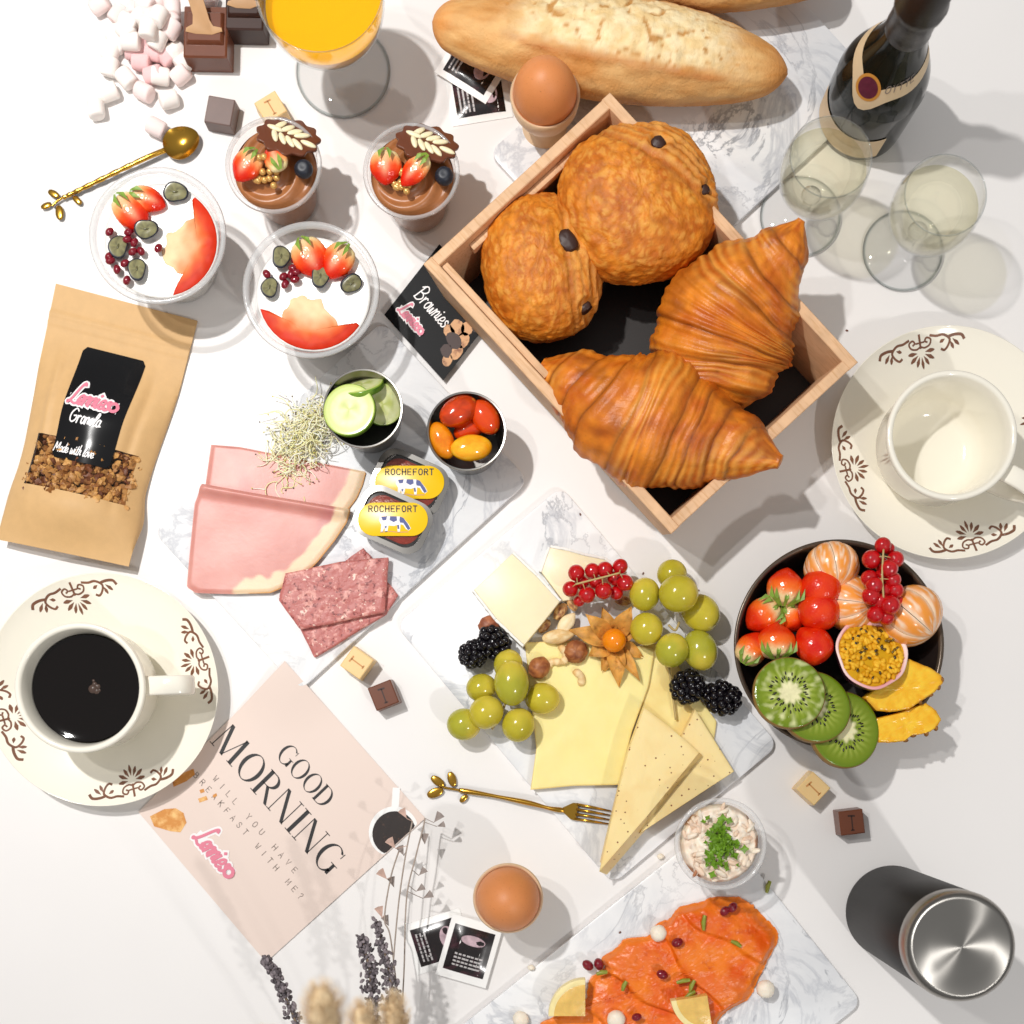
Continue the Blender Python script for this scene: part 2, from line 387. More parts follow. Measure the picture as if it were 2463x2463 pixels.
M['pate'] = mat('coarse_pate', '#bb6d67', rough=.45, sss=.1, mix=((1.7, '#de9f94', .52, .62), (3.0, '#7a3533', .56, .66), (2.3, '#f0cfbf', .62, .67)), bump=((2.4, .06),))
M['cheese'] = mat('yellow_cheese', 'attr', rough=.42, sss=.3, srad=(1, .8, .4), sscale=.4, var=(.3, .03))
M['pepper'] = mat('peppered_cheese', 'attr', rough=.45, sss=.25, srad=(1, .8, .4), sscale=.4, mix=((1.9, '#7a3d18', .145, .10, 'voronoi'), ))
M['brie'] = mat('brie_paste', '#f4e8c2', rough=.4, sss=.25, srad=(1, .8, .4), var=(.5, .03))
M['rind'] = mat('white_rind', '#f1efe9', rough=.8, bump=((3, .02),))
M['nut'] = mat('nut', 'attr', rough=.5, var=(2, .12), bump=((3, .03),))
M['husk'] = mat('dry_husk', '#cf9440', rough=.6, sss=.2, var=(1.0, .35), mix=((1.6, '#8a531c', .58, .75),), bump=((3, .04),))
M['physalis'] = mat('physalis', '#f08c10', rough=.15, sss=.3, srad=(1, .5, .1))
M['salmon'] = mat('smoked_salmon', 'attr', rough=.33, mix=((.7, '#ef8a48', .58, .8, 'noise', 1.6, (1, 3, 1)), (1.1, '#b93a08', .6, .8)), bump=((.9, .09, 'noise', (1, 2, 1)), (3, .02)))
M['cream'] = mat('cream_cheese', '#f3e8d6', rough=.5, sss=.2, srad=(1, .8, .6), bump=((2.4, .05),))
M['crab'] = mat('chunky_spread', 'attr', rough=.4, sss=.2, srad=(1, .7, .5), bump=((2, .04),))
M['mallow'] = mat('marshmallow', 'attr', rough=.85, sss=.25, srad=(1, .75, .7), sscale=.4)
M['tomato'] = mat('tomato', 'attr', rough=.14, sss=.3, srad=(1, .3, .1), coat=.5, mix=((1.4, '#ffb43c', .62, .8),))
M['sprout'] = mat('sprout', 'attr', rough=.4, sss=.2)
M['dry'] = mat('dried_plant', 'attr', rough=.8, var=(2, .2))
M['yellow'] = mat('yellow_label', '#f2c405', rough=.3)
M['blue_ink'] = mat('blue_ink', '#24357f', rough=.4)
M['clearlid'] = mat('tin_tray', '#55565a', rough=.22, metal=.7, var=(2, .25))
M['pork'] = mat('potted_meat', '#8f3327', rough=.25, var=(2, .3), bump=((3, .04),))
# ------------------------------------------------------------------ lettering
CAPS = {'A': [[(0, 0), (2, 6), (4, 0)], [(.7, 2), (3.3, 2)]], 'B': [[(0, 0), (0, 6), (2.6, 6), (3.4, 5.2), (3.4, 4), (2.6, 3.2), (0, 3.2)], [(2.6, 3.2), (3.8, 2.4), (3.8, .8), (2.8, 0), (0, 0)]],
 'C': [[(4, 5), (3, 6), (1, 6), (0, 4.6), (0, 1.4), (1, 0), (3, 0), (4, 1)]], 'D': [[(0, 0), (0, 6), (2.4, 6), (4, 4.4), (4, 1.6), (2.4, 0), (0, 0)]], 'E': [[(3.6, 6), (0, 6), (0, 0), (3.6, 0)], [(0, 3), (3, 3)]],
 'F': [[(3.6, 6), (0, 6), (0, 0)], [(0, 3), (3, 3)]], 'H': [[(0, 0), (0, 6)], [(4, 0), (4, 6)], [(0, 3), (4, 3)]], 'I': [[(2, 0), (2, 6)]], 'K': [[(0, 0), (0, 6)], [(4, 6), (0, 2.6)], [(1.2, 3.6), (4, 0)]],
 'L': [[(0, 6), (0, 0), (3.6, 0)]], 'M': [[(0, 0), (0, 6), (2, 2), (4, 6), (4, 0)]], 'O': [[(1.2, 0), (0, 1.4), (0, 4.6), (1.2, 6), (2.8, 6), (4, 4.6), (4, 1.4), (2.8, 0), (1.2, 0)]],
 'R': [[(0, 0), (0, 6), (2.8, 6), (3.8, 5.2), (3.8, 3.8), (2.8, 3), (0, 3)], [(2, 3), (4, 0)]], 'S': [[(3.8, 5), (2.8, 6), (1.2, 6), (.2, 5), (.4, 3.8), (3.6, 2.4), (3.8, 1), (2.8, 0), (1, 0), (0, 1)]],
 'T': [[(0, 6), (4, 6)], [(2, 6), (2, 0)]], 'U': [[(0, 6), (0, 1.2), (1.2, 0), (2.8, 0), (4, 1.2), (4, 6)]], 'V': [[(0, 6), (2, 0), (4, 6)]], 'W': [[(0, 6), (1, 0), (2, 4), (3, 0), (4, 6)]],
 'Y': [[(0, 6), (2, 3), (4, 6)], [(2, 3), (2, 0)]], '?': [[(.4, 5), (1.4, 6), (2.8, 6), (3.6, 5), (3.4, 3.8), (2, 2.8), (2, 1.8)], [(2, .5), (2, 0)]]}
SCR = {'L': [[(.75, 2.1), (.6, 2.3), (.45, 1.9), (.3, .6), (.05, .05), (.0, .2), (.3, .2), (.8, 0), (1.25, .25)]], 'e': [[(0, .35), (.4, .5), (.42, .85), (.25, 1), (.06, .75), (.05, .25), (.28, 0), (.62, .25)]],
 'n': [[(0, .9), (.05, .5), (.02, 0)], [(.03, .6), (.28, 1), (.42, .8), (.4, .15), (.62, .2)]], 'i': [[(.05, .95), (.05, .2), (.2, .02), (.35, .25)], [(.06, 1.35), (.1, 1.4)]],
 's': [[(.4, .85), (.22, 1), (.08, .8), (.2, .58), (.4, .4), (.35, .1), (.12, 0), (0, .15)]], 'o': [[(.3, 1), (.05, .7), (.05, .25), (.25, 0), (.45, .25), (.45, .75), (.3, 1), (.6, .85)]],
 'r': [[(0, .95), (.05, .5), (.03, 0)], [(.05, .6), (.25, 1), (.42, .9)]], 'a': [[(.45, .85), (.2, 1), (.03, .6), (.08, .1), (.28, .02), (.45, .4), (.46, 1), (.45, .15), (.65, .15)]],
 'l': [[(.05, .3), (.4, 1.5), (.25, 1.9), (.1, 1.3), (.1, .2), (.25, 0), (.42, .2)]], 'd': [[(.45, .85), (.2, 1), (.03, .6), (.08, .1), (.28, .02), (.45, .4), (.5, 1.9), (.46, .15), (.65, .15)]],
 't': [[(.15, 1.6), (.12, .2), (.28, 0), (.45, .2)], [(-.05, 1.05), (.4, 1.1)]], 'h': [[(.1, 1.9), (.05, 0)], [(.06, .6), (.3, 1), (.44, .8), (.42, .12), (.62, .2)]],
 'w': [[(0, 1), (.08, .1), (.25, .05), (.35, .8), (.42, .1), (.6, .1), (.72, 1)]], 'v': [[(0, 1), (.22, 0), (.48, 1)]],
 'M': [[(0, 0), (.15, 1.8), (.5, .5), (.9, 1.8), (1.0, 0)]], 'G': [[(.9, 1.6), (.5, 1.9), (.05, 1.2), (.1, .3), (.5, 0), (.9, .4), (.9, .9), (.55, .85)]], 'B': [[(.1, 1.8), (.05, 0)], [(-.15, 1.5), (.3, 2.0), (.75, 1.6), (.55, 1.1), (.15, 1.0), (.6, .95), (.85, .5), (.5, 0), (.0, .05)]], ' ': []}
def ribbon(mb, pts, w, F, mi=0, z=0.0, smooth=0, rise=0.0):
    P = [Vector((p[0], p[1], 0)) for p in pts]
    if smooth and len(P) > 2: P = catmull(P, smooth)
    n = len(P); V = []
    for i, p in enumerate(P):
        t = P[min(i + 1, n - 1)] - P[max(i - 1, 0)]; t = t.normalized() if t.length > 1e-9 else Vector((1, 0, 0))
        q = Vector((-t.y, t.x, 0)) * w / 2
        e = t * w * .45 if i == n - 1 else (-t * w * .45 if i == 0 else Vector((0, 0, 0)))
        zi = z + rise * i / n; V += [F(p.x + q.x + e.x, p.y + q.y + e.y, zi), F(p.x - q.x + e.x, p.y - q.y + e.y, zi)]
    mb.add(V, [(2 * i, 2 * i + 1, 2 * i + 3, 2 * i + 2) for i in range(n - 1)], mi)
def caps(mb, text, x, y, h, F, w=.1, gap=.55, wd=.62, mi=0, z=0.0, x1=None):
    n = len(text); adv = h * (wd + gap) if x1 is None else (x1 - x - h * wd) / max(1, n - 1)
    for i, ch in enumerate(text):
        for st in CAPS.get(ch, []):
            ribbon(mb, [(x + i * adv + p[0] / 4 * h * wd, y + p[1] / 6 * h) for p in st], h * w, F, mi, z)
def script(mb, text, x, y, h, F, w=.16, mi=0, z=0.0, shear=.2, only_len=False):
    wid = {'L': 1.0, 'M': 1.25, 'G': 1.15, 'B': 1.05, ' ': .45, 'i': .38, 'l': .45, 't': .45, 'w': .85, 's': .52}
    cx = x; k = 0
    for ch in text:
        for st in SCR.get(ch, []):
            ribbon(mb, [(cx + (p[0] + shear * p[1]) * h, y + p[1] * h) for p in st], h * w, F, mi, z + k, 5, .004); k += .005
        cx += wid.get(ch, .62) * h
    return cx
def logo(mb, x, y, h, F, mw, mp, z):
    """pink script word on a white outline with a round badge at the end"""
    e = script(mb, 'Lennies', x, y, h, F, .62, mw, z, .3)
    ribbon(mb, [(x + .6 * h, y + .45 * h), (e + .3 * h, y + .5 * h)], h * 1.2, F, mw, z - .004)
    script(mb, 'Lennies', x, y, h, F, .26, mp, z + .05, .3)
    a = [(e + .45 * h + .42 * h * math.cos(q * PI / 8), y + .5 * h + .42 * h * math.sin(q * PI / 8)) for q in range(17)]
    ribbon(mb, a, h * .34, F, mp, z + .10, 0, .004)
    return e
def arcband(mb, cx, cy, ro, ri, a0, a1, F, mi=0, z=0.0, n=22):
    V = []
    for i in range(n + 1):
        a = math.radians(lerp(a0, a1, i / n))
        V += [F(cx + ro[0] * math.cos(a), cy + ro[1] * math.sin(a), z), F(cx + ri[0] * math.cos(a), cy + ri[1] * math.sin(a), z)]
    mb.add(V, [(2 * i, 2 * i + 1, 2 * i + 3, 2 * i + 2) for i in range(n)], mi)
def para(mb, x0, y0, x1, y1, w, F, mi=0, z=0.0):
    mb.add([F(x0 - w / 2, y0, z), F(x0 + w / 2, y0, z), F(x1 + w / 2, y1, z), F(x1 - w / 2, y1, z)], [(0, 1, 2, 3)], mi)
def serif(mb, ch, x, y, h, F, z):
    def f(a, b, zz): return F(x + a * h, y + b * h, zz)
    tk, tn = .145, .035
    def sf(cx, yy, w=.2): ribbon(mb, [(cx - w / 2, yy), (cx + w / 2, yy)], .03, f, 0, z)
    if ch == 'O': arcband(mb, .43, .5, (.43, .52), (.29, .49), 0, 360, f, 0, z, 36); return .95
    if ch == 'D':
        para(mb, .1, 0, .1, 1, tk, f, 0, z); arcband(mb, .3, .5, (.46, .5), (.31, .465), -90, 90, f, 0, z); ribbon(mb, [(0, .98), (.32, .98)], .035, f, 0, z); ribbon(mb, [(0, .02), (.32, .02)], .035, f, 0, z); return .88
    if ch == 'G':
        arcband(mb, .43, .5, (.43, .52), (.29, .485), 48, 325, f, 0, z, 30); para(mb, .74, .04, .74, .44, .12, f, 0, z); sf(.74, .44, .28); para(mb, .73, .74, .74, .96, .03, f, 0, z); return .95
    if ch == 'M':
        para(mb, .06, 0, .12, 1, tn, f, 0, z); para(mb, .54, 0, .16, 1, tk, f, 0, z); para(mb, .54, 0, .92, 1, tn, f, 0, z); para(mb, .98, 0, .93, 1, tk, f, 0, z); sf(.06, .015); sf(1.0, .015, .28); return 1.2
    if ch == 'N':
        para(mb, .07, 0, .07, 1, tn, f, 0, z); para(mb, .75, 0, .12, 1, tk, f, 0, z); para(mb, .77, 0, .77, 1, tn, f, 0, z); sf(.07, .015); sf(.77, .985); return .98
    if ch == 'I': para(mb, .12, 0, .12, 1, tk, f, 0, z); sf(.12, .015, .3); sf(.12, .985, .3); return .38
    if ch == 'R':
        para(mb, .1, 0, .1, 1, tk, f, 0, z); arcband(mb, .3, .74, (.32, .26), (.19, .225), -90, 90, f, 0, z); ribbon(mb, [(0, .98), (.3, .98)], .035, f, 0, z); ribbon(mb, [(.1, .49), (.32, .49)], .03, f, 0, z); para(mb, .72, 0, .34, .5, tk, f, 0, z); sf(.1, .015, .3); return .82
# ------------------------------------------------------------------ table and boards
t = MB(); t.box((0, 0, -1.5), (420, 420, 3)); tag(t.build('table_surface', M['table']), 'smooth off-white table top under the whole breakfast spread', 'table', kind='structure')
def rrect(a, b, r, n=6):
    out = []
    for cx, cy, a0 in ((a - r, b - r, 0), (-a + r, b - r, 90), (-a + r, -b + r, 180), (a - r, -b + r, 270)):
        for i in range(n + 1):
            q = math.radians(a0 + 90 * i / n); out.append((cx + r * math.cos(q), cy + r * math.sin(q)))
    return out
BT = .55
def board(cpx, cpy, a, b, ang, label):
    mb = MB(); mb.prism(rrect(a / 2, b / 2, .9), .05, BT, .09)
    o = mb.build('marble_board', M['marble'], None, W(cpx, cpy, BT, 0), math.radians(ang)); tag(o, label, 'serving board', 'white marble serving boards'); return o
board(820, 1217, 23.3, 16.2, 42.6, 'white marble serving board carrying the ham, pate and vegetable cups')
board(1412, 1648, 16.2, 25.3, 44 - 4, 'white marble serving board under the cheeses and green grapes')
board(1580, 2450, 25.5, 17.4, 38.7, 'white marble serving board holding the smoked salmon and lemon')
board(1650, 290, 25, 16.4, 42.5, 'white marble serving board under the baguette, partly below the crate')
# ------------------------------------------------------------------ crate
CH = 7.6
ca = math.radians(-47.4)
cc_ = W(1541, 753, CH, 0); ck = (1 - CH / H) / PX
CA, CB = 882 * ck / 2, 611 * ck / 2
crate = thing('wooden_crate', 'open pale wooden crate holding the croissants and chocolate pastries', 'crate', cc_ + Vector((0, 0, BT + .02)), ca)
def slopewall(x0, y0, x1, y1, th, ins, name, h=CH - BT, z0=0.0):
    """plank from (x0,y0) to (x1,y1) along the rim's outer edge, th thick inwards; its foot sits ins further in"""
    d = Vector((x1 - x0, y1 - y0)).normalized(); n = Vector((-d.y, d.x)); mb = MB(); V = []
    for (z, off, e) in ((z0, ins, ins), (h - .06, ins * .02, 0), (h, .06 + ins * .02, .06)):
        for (p, k, s) in (((x0, y0), 0, 1), ((x1, y1), 0, -1), ((x1, y1), th - (.06 if z == h else 0), -1), ((x0, y0), th - (.06 if z == h else 0), 1)):
            kk = off + (k if k else 0); q = Vector(p) + n * (kk if k == 0 else ins * (1 - z / h) + k) + d * (s * (e if abs(d.x) > .5 else 0)); V.append((q.x, q.y, z))
    F = [(3, 2, 1, 0), (8, 9, 10, 11)]
    for l in (0, 4):
        for i in range(4): F.append((l + i, l + (i + 1) % 4, l + 4 + (i + 1) % 4, l + 4 + i))
    mb.add(V, F); return mb.build(name, M['wood'], crate)
th = .78; ins = .7
slopewall(-CA, -CB, CA, -CB, th, ins, 'side_plank')
slopewall(CA, CB, -CA, CB, th, ins, 'side_plank')
slopewall(CA - .02, -CB + th, CA - .02, CB - th, th, ins, 'end_plank', CH - BT - .02)
slopewall(-CA + .02, CB - th, -CA + .02, -CB + th, th, ins, 'end_plank', CH - BT - .02)
mb = MB(); mb.box((0, 0, .4), (2 * CA - 2.6, 2 * CB - 2.6, .7)); mb.build('floor_panel', M['dark'], crate)
mb = MB(); mb.box((-CA * .53, -CB + th + .38, CH - BT - .95), (CA * .86, .5, 1.1), bev=.05); mb.build('inner_rail', M['wood'], crate)
mb = MB(); mb.box((-CA + th + .38, -.3, CH - BT - 1.3), (.5, CB * 1.15, .9), bev=.05); mb.build('inner_rail', M['wood'], crate)
mb = MB()
for sgn in (-1, 1): mb.box((sgn * CA * .44, 0, .83), (CA * .82, CB * 1.75, .1), R3(0, sgn * -.12, .03))
# pain au chocolat
def pain(px, py, h, a, b, c, ang, zc, label, chocs, seed, axis):
    loc = W(px, py, h, zc); R = rotz(ang)
    o = thing('chocolate_pastry', label, 'pastry', loc, ang, 'chocolate pastries in the crate')
    def flake(d):
        w = Vector((d.x * 3.4 + seed, d.y * 2.6, d.z * 2.2)); q = noise.noise_vector(w * .9) * .55
        return 1 - 2 * min(.5, 1.5 * abs(noise.noise(w * 1.9 + q)) ) , 1 - 2 * min(.5, 1.6 * abs(noise.noise(w * 4.1 + q * 2)))
    def disp(d):
        # superellipse fullness, fold line, layered creases
        k = .10 * (1 - abs(d.x) ** 4 - abs(d.y) ** 4)
        u = d.x * math.cos(axis) + d.y * math.sin(axis)
        up = sstep(-.2, .4, d.z)
        k -= .028 * math.exp(-((u - .36 - .08 * d.y * d.y) / .05) ** 2) * up
        k += .012 * sstep(.38, .46, u) * up
        k += .013 * math.sin((u + .10 * nz(d.x * 2, d.y * 2, seed)) * 60) * up * sstep(.2, .45, u)
        k += .022 * fbm(d.x * 2.2 + seed, d.y * 2.2, d.z * 2) + .012 * fbm(d.x * 7 + seed, d.y * 7, d.z * 5) - .012 * abs(nz(d.x * 9 + seed, d.y * 6, d.z * 5)) - .008 * abs(nz(d.x * 17 + seed, d.y * 13, d.z * 9))
        f1, f2 = flake(d); k -= .010 * f1 * f1 + .008 * f2 * f2
        for (cx, cy, r) in pits:
            q = math.hypot(d.x - cx, d.y - cy); 
            if d.z > 0: k -= .05 * math.exp(-(q / (r * 1.0)) ** 4) - .022 * math.exp(-((q - r * 1.35) / (r * .4)) ** 2) - .010 * math.sin(q * 55) * math.exp(-(q / .3) ** 2)
        return k
    def col(d):
        u = d.x * math.cos(axis) + d.y * math.sin(axis)
        g = .5 + .8 * fbm(d.x * 3 + seed, d.y * 3, d.z * 3)
        cl = mixc(S('#bd6212'), S('#da8220'), g)
        cl = mixc(cl, S('#e9a848'), .26 * sstep(.0, .4, nz(d.x * 13 + seed, d.y * 9, d.z * 7) + .3 * nz(d.x * 30, d.y * 22, seed)))
        cl = mixc(cl, S('#8f470e'), .22 * sstep(.1, .5, nz(d.x * 7 + seed + 9, d.y * 5, d.z * 5)))
        f1, f2 = flake(d); cl = mixc(cl, S('#97520f'), .36 * sstep(.55, 1, f1) + .2 * sstep(.6, 1, f2)); cl = mixc(cl, S('#eab050'), .38 * sstep(.35, 0, f1) * sstep(.6, .1, f2))  # crease shade and ridge light painted into the crust colour
        cl = mixc(cl, S('#e6b066'), .4 * sstep(.25, .5, u) * (.5 + .5 * math.sin(u * 60)))
        cl = mixc(cl, S('#8a4412'), .4 * math.exp(-((u - .36 - .08 * d.y * d.y) / .04) ** 2) * sstep(-.2, .4, d.z))  # fold line gets its shade painted in too
        return mixc(S('#e0b070'), cl, sstep(-.55, -.1, d.z))
    pits = []
    for (qx, qy, rx, ry, ra) in chocs:
        q = R.transposed() @ (W(qx, qy, h + c * .75) - W(px, py, h)); pits.append((q.x / a, q.y / b, max(rx, ry) / a * 1.15))
    mb = MB(); mb.ball((0, 0, 0), (a, b, c), 210, 120, None, disp, 0, col); mb.build('pastry_crust', M['pastry'], o, angle=180)
    for (qx, qy, rx, ry, ra), (cx, cy, r) in zip(chocs, pits):
        dz = math.sqrt(max(.05, 1 - cx * cx - cy * cy)); d = Vector((cx, cy, dz)).normalized(); kk = 1 + disp(d)
        m2 = MB(); m2.ball((0, 0, 0), (rx * 1.05, ry * 1.05, .5), 18, 12, None, lambda v: .32 * (1 / max(abs(v.x), abs(v.y), abs(v.z), .58) - 1) + .10 * nz(v.x * 2.5 + seed + qx, v.y * 2.5, v.z))
        m2.build('chocolate_stick', M['choc_dark'], o, (d.x * a * kk, d.y * b * kk, d.z * c * kk - .22), ra, (d.y * .9, -d.x * .9, ra) if False else None)
PZ = BT
pain(1303, 640, 5.8, 4.3, 5.2, 3.0, .12, 5.4, 'rounded chocolate pastry with one large chocolate end, at the left corner of the crate', [(1362, 582, .62, .85, .5), (1406, 722, .5, .36, .5)], 1.3, .0)
pain(1533, 490, 6.6, 5.6, 5.5, 3.0, .25, 6.4, 'larger chocolate pastry with two small chocolate ends beside the baguette', [(1580, 352, .5, .5, .3), (1694, 449, .42, .36, .3)], 5.1, .72)
# croissants
def croissant(spine, rad, zs, flat, ridges, seed, label, slant):
    P = [W(p[0] * 1.2749, p[1] * 1.2749, z + .6, z) for p, z in zip(spine, zs)]
    base = P[len(P) // 2].copy(); base.z = 0; n = 46
    C = catmull([p - base for p in P], n); NN = len(C)
    rr = [lerp(rad[int(i // n)], rad[min(int(i // n) + 1, len(rad) - 1)], sstep(0, 1, (i % n) / n)) * 1.2749 / PX * .945 for i in range(NN)]
    rr[-1] = rad[-1] * 1.2749 / PX * .945
    K = 80; V = []; F = []; CL = []
    up = Vector((0, 0, 1))
    for i, p in enumerate(C):
        tt = (C[min(i + 1, NN - 1)] - C[max(i - 1, 0)]).normalized(); sd = tt.cross(up).normalized(); u2 = sd.cross(tt)
        s0 = i / (NN - 1)
        for k in range(K):
            a = 2 * PI * k / K; s = s0 + slant * math.cos(a) * .5 + .012 * nz(math.cos(a) * 2 + seed, math.sin(a) * 2, s0 * 6)
            bulge = 0; edge = 0; best = 0
            for rj in ridges:
                # wraps step up towards the middle ridge
                if rj < .5: x = (s - rj)
                else: x = (rj - s)
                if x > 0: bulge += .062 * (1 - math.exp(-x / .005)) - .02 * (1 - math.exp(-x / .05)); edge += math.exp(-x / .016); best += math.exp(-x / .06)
                elif x > -.02: edge -= .9 * math.exp(x / .006)
            st = .010 * math.sin(s * 190 + 3 * nz(s * 8, a * 1.2, seed)) + .012 * math.sin(s * 83 + 2 * nz(s * 5, a, seed + 3))
            k_ = .80 + bulge + st - .012 * abs(nz(s * 30, a * 3, seed)) + .05 * fbm(s * 5 + seed, math.cos(a) * 1.5, math.sin(a) * 1.5)
            r = rr[i] * k_
            V.append(p + sd * (r * math.cos(a)) + u2 * (r * flat * math.sin(a)))
            g = .5 + .9 * fbm(s * 9 + seed, math.cos(a) * 2, math.sin(a) * 2)
            cl = mixc(S('#bd5c0e'), S('#de8320'), g)
            cl = mixc(cl, S('#7c390c'), .8 * max(0, min(1, edge)) * (.4 + .6 * g)); cl = mixc(cl, S('#5a2808'), max(0, min(.75, -edge))); cl = mixc(cl, S('#8f4812'), .55 * sstep(.1, .5, fbm(s * 6 + seed, math.cos(a) * 1.2, math.sin(a) * 1.2 + 4)))  # dark line ahead of each wrap step is occlusion painted in
            cl = mixc(cl, S('#f2ae4e'), .5 * (.5 + .5 * math.sin(s * 190 + 3 * nz(s * 8, a * 1.2, seed))) * sstep(-.2, .5, nz(s * 7, a * .8, seed + 9)))  # golden highlights painted along the fine ridges
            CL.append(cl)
    for i in range(NN - 1):
        for k in range(K): F.append((i * K + k, i * K + (k + 1) % K, (i + 1) * K + (k + 1) % K, (i + 1) * K + k))
    F.append(tuple(range(K))[::-1]); F.append(tuple((NN - 1) * K + k for k in range(K)))
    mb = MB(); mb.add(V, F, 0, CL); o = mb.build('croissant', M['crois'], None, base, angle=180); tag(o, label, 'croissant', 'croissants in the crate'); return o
croissant([(1516, 408), (1478, 468), (1425, 535), (1380, 600), (1358, 660), (1352, 715), (1345, 775)], [8, 56, 102, 128, 130, 114, 52], [9.6, 8.6, 7.3, 6.4, 5.9, 5.5, 5.0], .8, (.14, .26, .38, .62, .74, .87), 2.2, 'golden croissant standing with its pointed tip towards the wine glasses', .06)
croissant([(1022, 690), (1090, 722), (1160, 765), (1230, 790), (1310, 818), (1390, 838), (1475, 868)], [22, 66, 100, 116, 96, 66, 14], [6.0, 6.5, 6.9, 6.9, 7.0, 7.7, 8.8], .82, (.10, .19, .30, .41, .60, .69, .78, .87), 7.7, 'golden croissant lying along the front corner of the crate', .05)
# baguettes
def even(C, R):
    ln = [0]
    for a, b in zip(C, C[1:]): ln.append(ln[-1] + (b - a).length)
    o, r, j, n = [], [], 0, len(C)
    for i in range(n):
        d = ln[-1] * i / (n - 1)
        while j < n - 2 and ln[j + 1] < d: j += 1
        t = (d - ln[j]) / max(1e-9, ln[j + 1] - ln[j]); o.append(C[j].lerp(C[j + 1], t)); r.append(lerp(R[j], R[j + 1], t))
    return o, r
def baguette(pts, rad, zc, label, seed, score):
    P = [W(x, y, 4.5, zc) for x, y in pts]; base = P[len(P) // 2].copy(); base.z = 0; n = 30
    C = catmull([p - base for p in P], n); NN = len(C); K = 88; V = []; RC = [v.x for v in catmull([(q, 0, 0) for q in rad], n)]; C, RC = even(C, RC); F = []; CL = []
    for i, p in enumerate(C):
        tt = (C[min(i + 1, NN - 1)] - C[max(i - 1, 0)]).normalized(); sd = tt.cross(Vector((0, 0, 1))).normalized(); u2 = sd.cross(tt); s = i / (NN - 1)
        f = i / n; r0 = RC[i] / PX * .955 * math.sqrt(max(.002, min(1, s / .05) * (2 - min(1, s / .05)))) * math.sqrt(max(.002, min(1, (1 - s) / .06) * (2 - min(1, (1 - s) / .06))))
        # smooth radius profile
        for k in range(K):
            a = 2 * PI * k / K; ca_, sa = math.cos(a), math.sin(a)
            r = r0 * (1 + .03 * fbm(s * 4 + seed, ca_, sa) + .012 * fbm(s * 22, ca_ * 5, sa * 5))
            c0 = mixc(S('#c98a45'), S('#dfae6e'), .5 + .9 * fbm(s * 6 + seed, ca_ * 2, sa * 2))
            if score:
                w = sstep(.16, .34, s) * sstep(.93, .74, s); ce = 1.95 - .55 * (s - .5) ; dd = (a - ce) / .95
                m = w * sstep(1.05, .75, abs(dd) + .22 * fbm(s * 9, a * 2, seed))
                PIT = nz(s * 36 + 2.2 * nz(s * 11, a * 2.1, 5), a * 4.4 + 2.2 * nz(a * 2, s * 12, 9), 8) + .3 * nz(s * 80, a * 11, 2)
                r *= 1 + .05 * m * fbm(s * 30, a * 7, 3) - .03 * m - .06 * m * max(0, PIT - .2); lip = w * math.exp(-((abs(dd + .12 * fbm(s * 9, a * 2, seed)) - 1) / .10) ** 2) * (1 if dd < 0 else .4); r *= 1 + .05 * lip
                c0 = mixc(c0, mixc(mixc(S('#e6c78e'), S('#f3e0b4'), .5 + fbm(s * 20, a * 5, 1)), S('#c08a48'), sstep(.25, .5, PIT)), m * .95); c0 = mixc(c0, S('#b2621a'), .95 * lip * (.6 + .4 * nz(s * 14, a * 3)))
            c0 = mixc(c0, S('#d98c42'), .7 * (sstep(.08, 0, s) + sstep(.9, 1, s)))
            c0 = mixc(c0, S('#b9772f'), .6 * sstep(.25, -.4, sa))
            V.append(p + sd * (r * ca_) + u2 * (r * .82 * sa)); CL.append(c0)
    for i in range(NN - 1):
        for k in range(K): F.append((i * K + k, i * K + (k + 1) % K, (i + 1) * K + (k + 1) % K, (i + 1) * K + k))
    F.append(tuple(range(K))[::-1]); F.append(tuple((NN - 1) * K + k for k in range(K)))
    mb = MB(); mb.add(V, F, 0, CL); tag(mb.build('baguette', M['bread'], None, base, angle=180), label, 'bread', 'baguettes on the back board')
baguette([(1038, 42), (1060, 46), (1160, 66), (1320, 92), (1480, 110), (1640, 128), (1790, 152), (1880, 166), (1898, 170)], [40, 52, 84, 110, 121, 112, 80, 44, 26], 3.9, 'crusty split baguette with a pale floury top, lying below the top edge of the photo', 3.3, True)
baguette([(1400, -150), (1430, -142), (1560, -110), (1700, -96), (1850, -90), (1990, -90), (2010, -92)], [40, 60, 90, 105, 90, 60, 40], 3.9, 'second baguette peeking in behind the split one at the top edge', 8.1, False)
# ------------------------------------------------------------------ cups and saucers
SAU = [(0, .35), (3.4, .35), (4.0, .42), (5.2, .72), (6.6, 1.12), (7.7, 1.5), (8.35, 1.78), (8.55, 1.92), (8.62, 1.96), (8.58, 1.84), (8.3, 1.62), (7.4, 1.2), (5.8, .62), (4.6, .2), (4.5, 0), (3.9, 0), (3.8, .15), (0, .15)]
def sau_z(r):
    for (a, za), (b, zb) in zip(SAU[:9], SAU[1:9]):
        if a <= r <= b: return lerp(za, zb, (r - a) / (b - a))
    return 1.96
def leafpts(x0, y0, x1, y1, w):
    d = Vector((x1 - x0, y1 - y0)); q = Vector((-d.y, d.x)).normalized() * w
    return [(x0, y0), (x0 + d.x * .55 + q.x, y0 + d.y * .55 + q.y), (x0 + d.x * .85 + q.x * .6, y0 + d.y * .85 + q.y * .6), (x1, y1), (x0 + d.x * .85 - q.x * .6, y0 + d.y * .85 - q.y * .6), (x0 + d.x * .55 - q.x, y0 + d.y * .55 - q.y)]
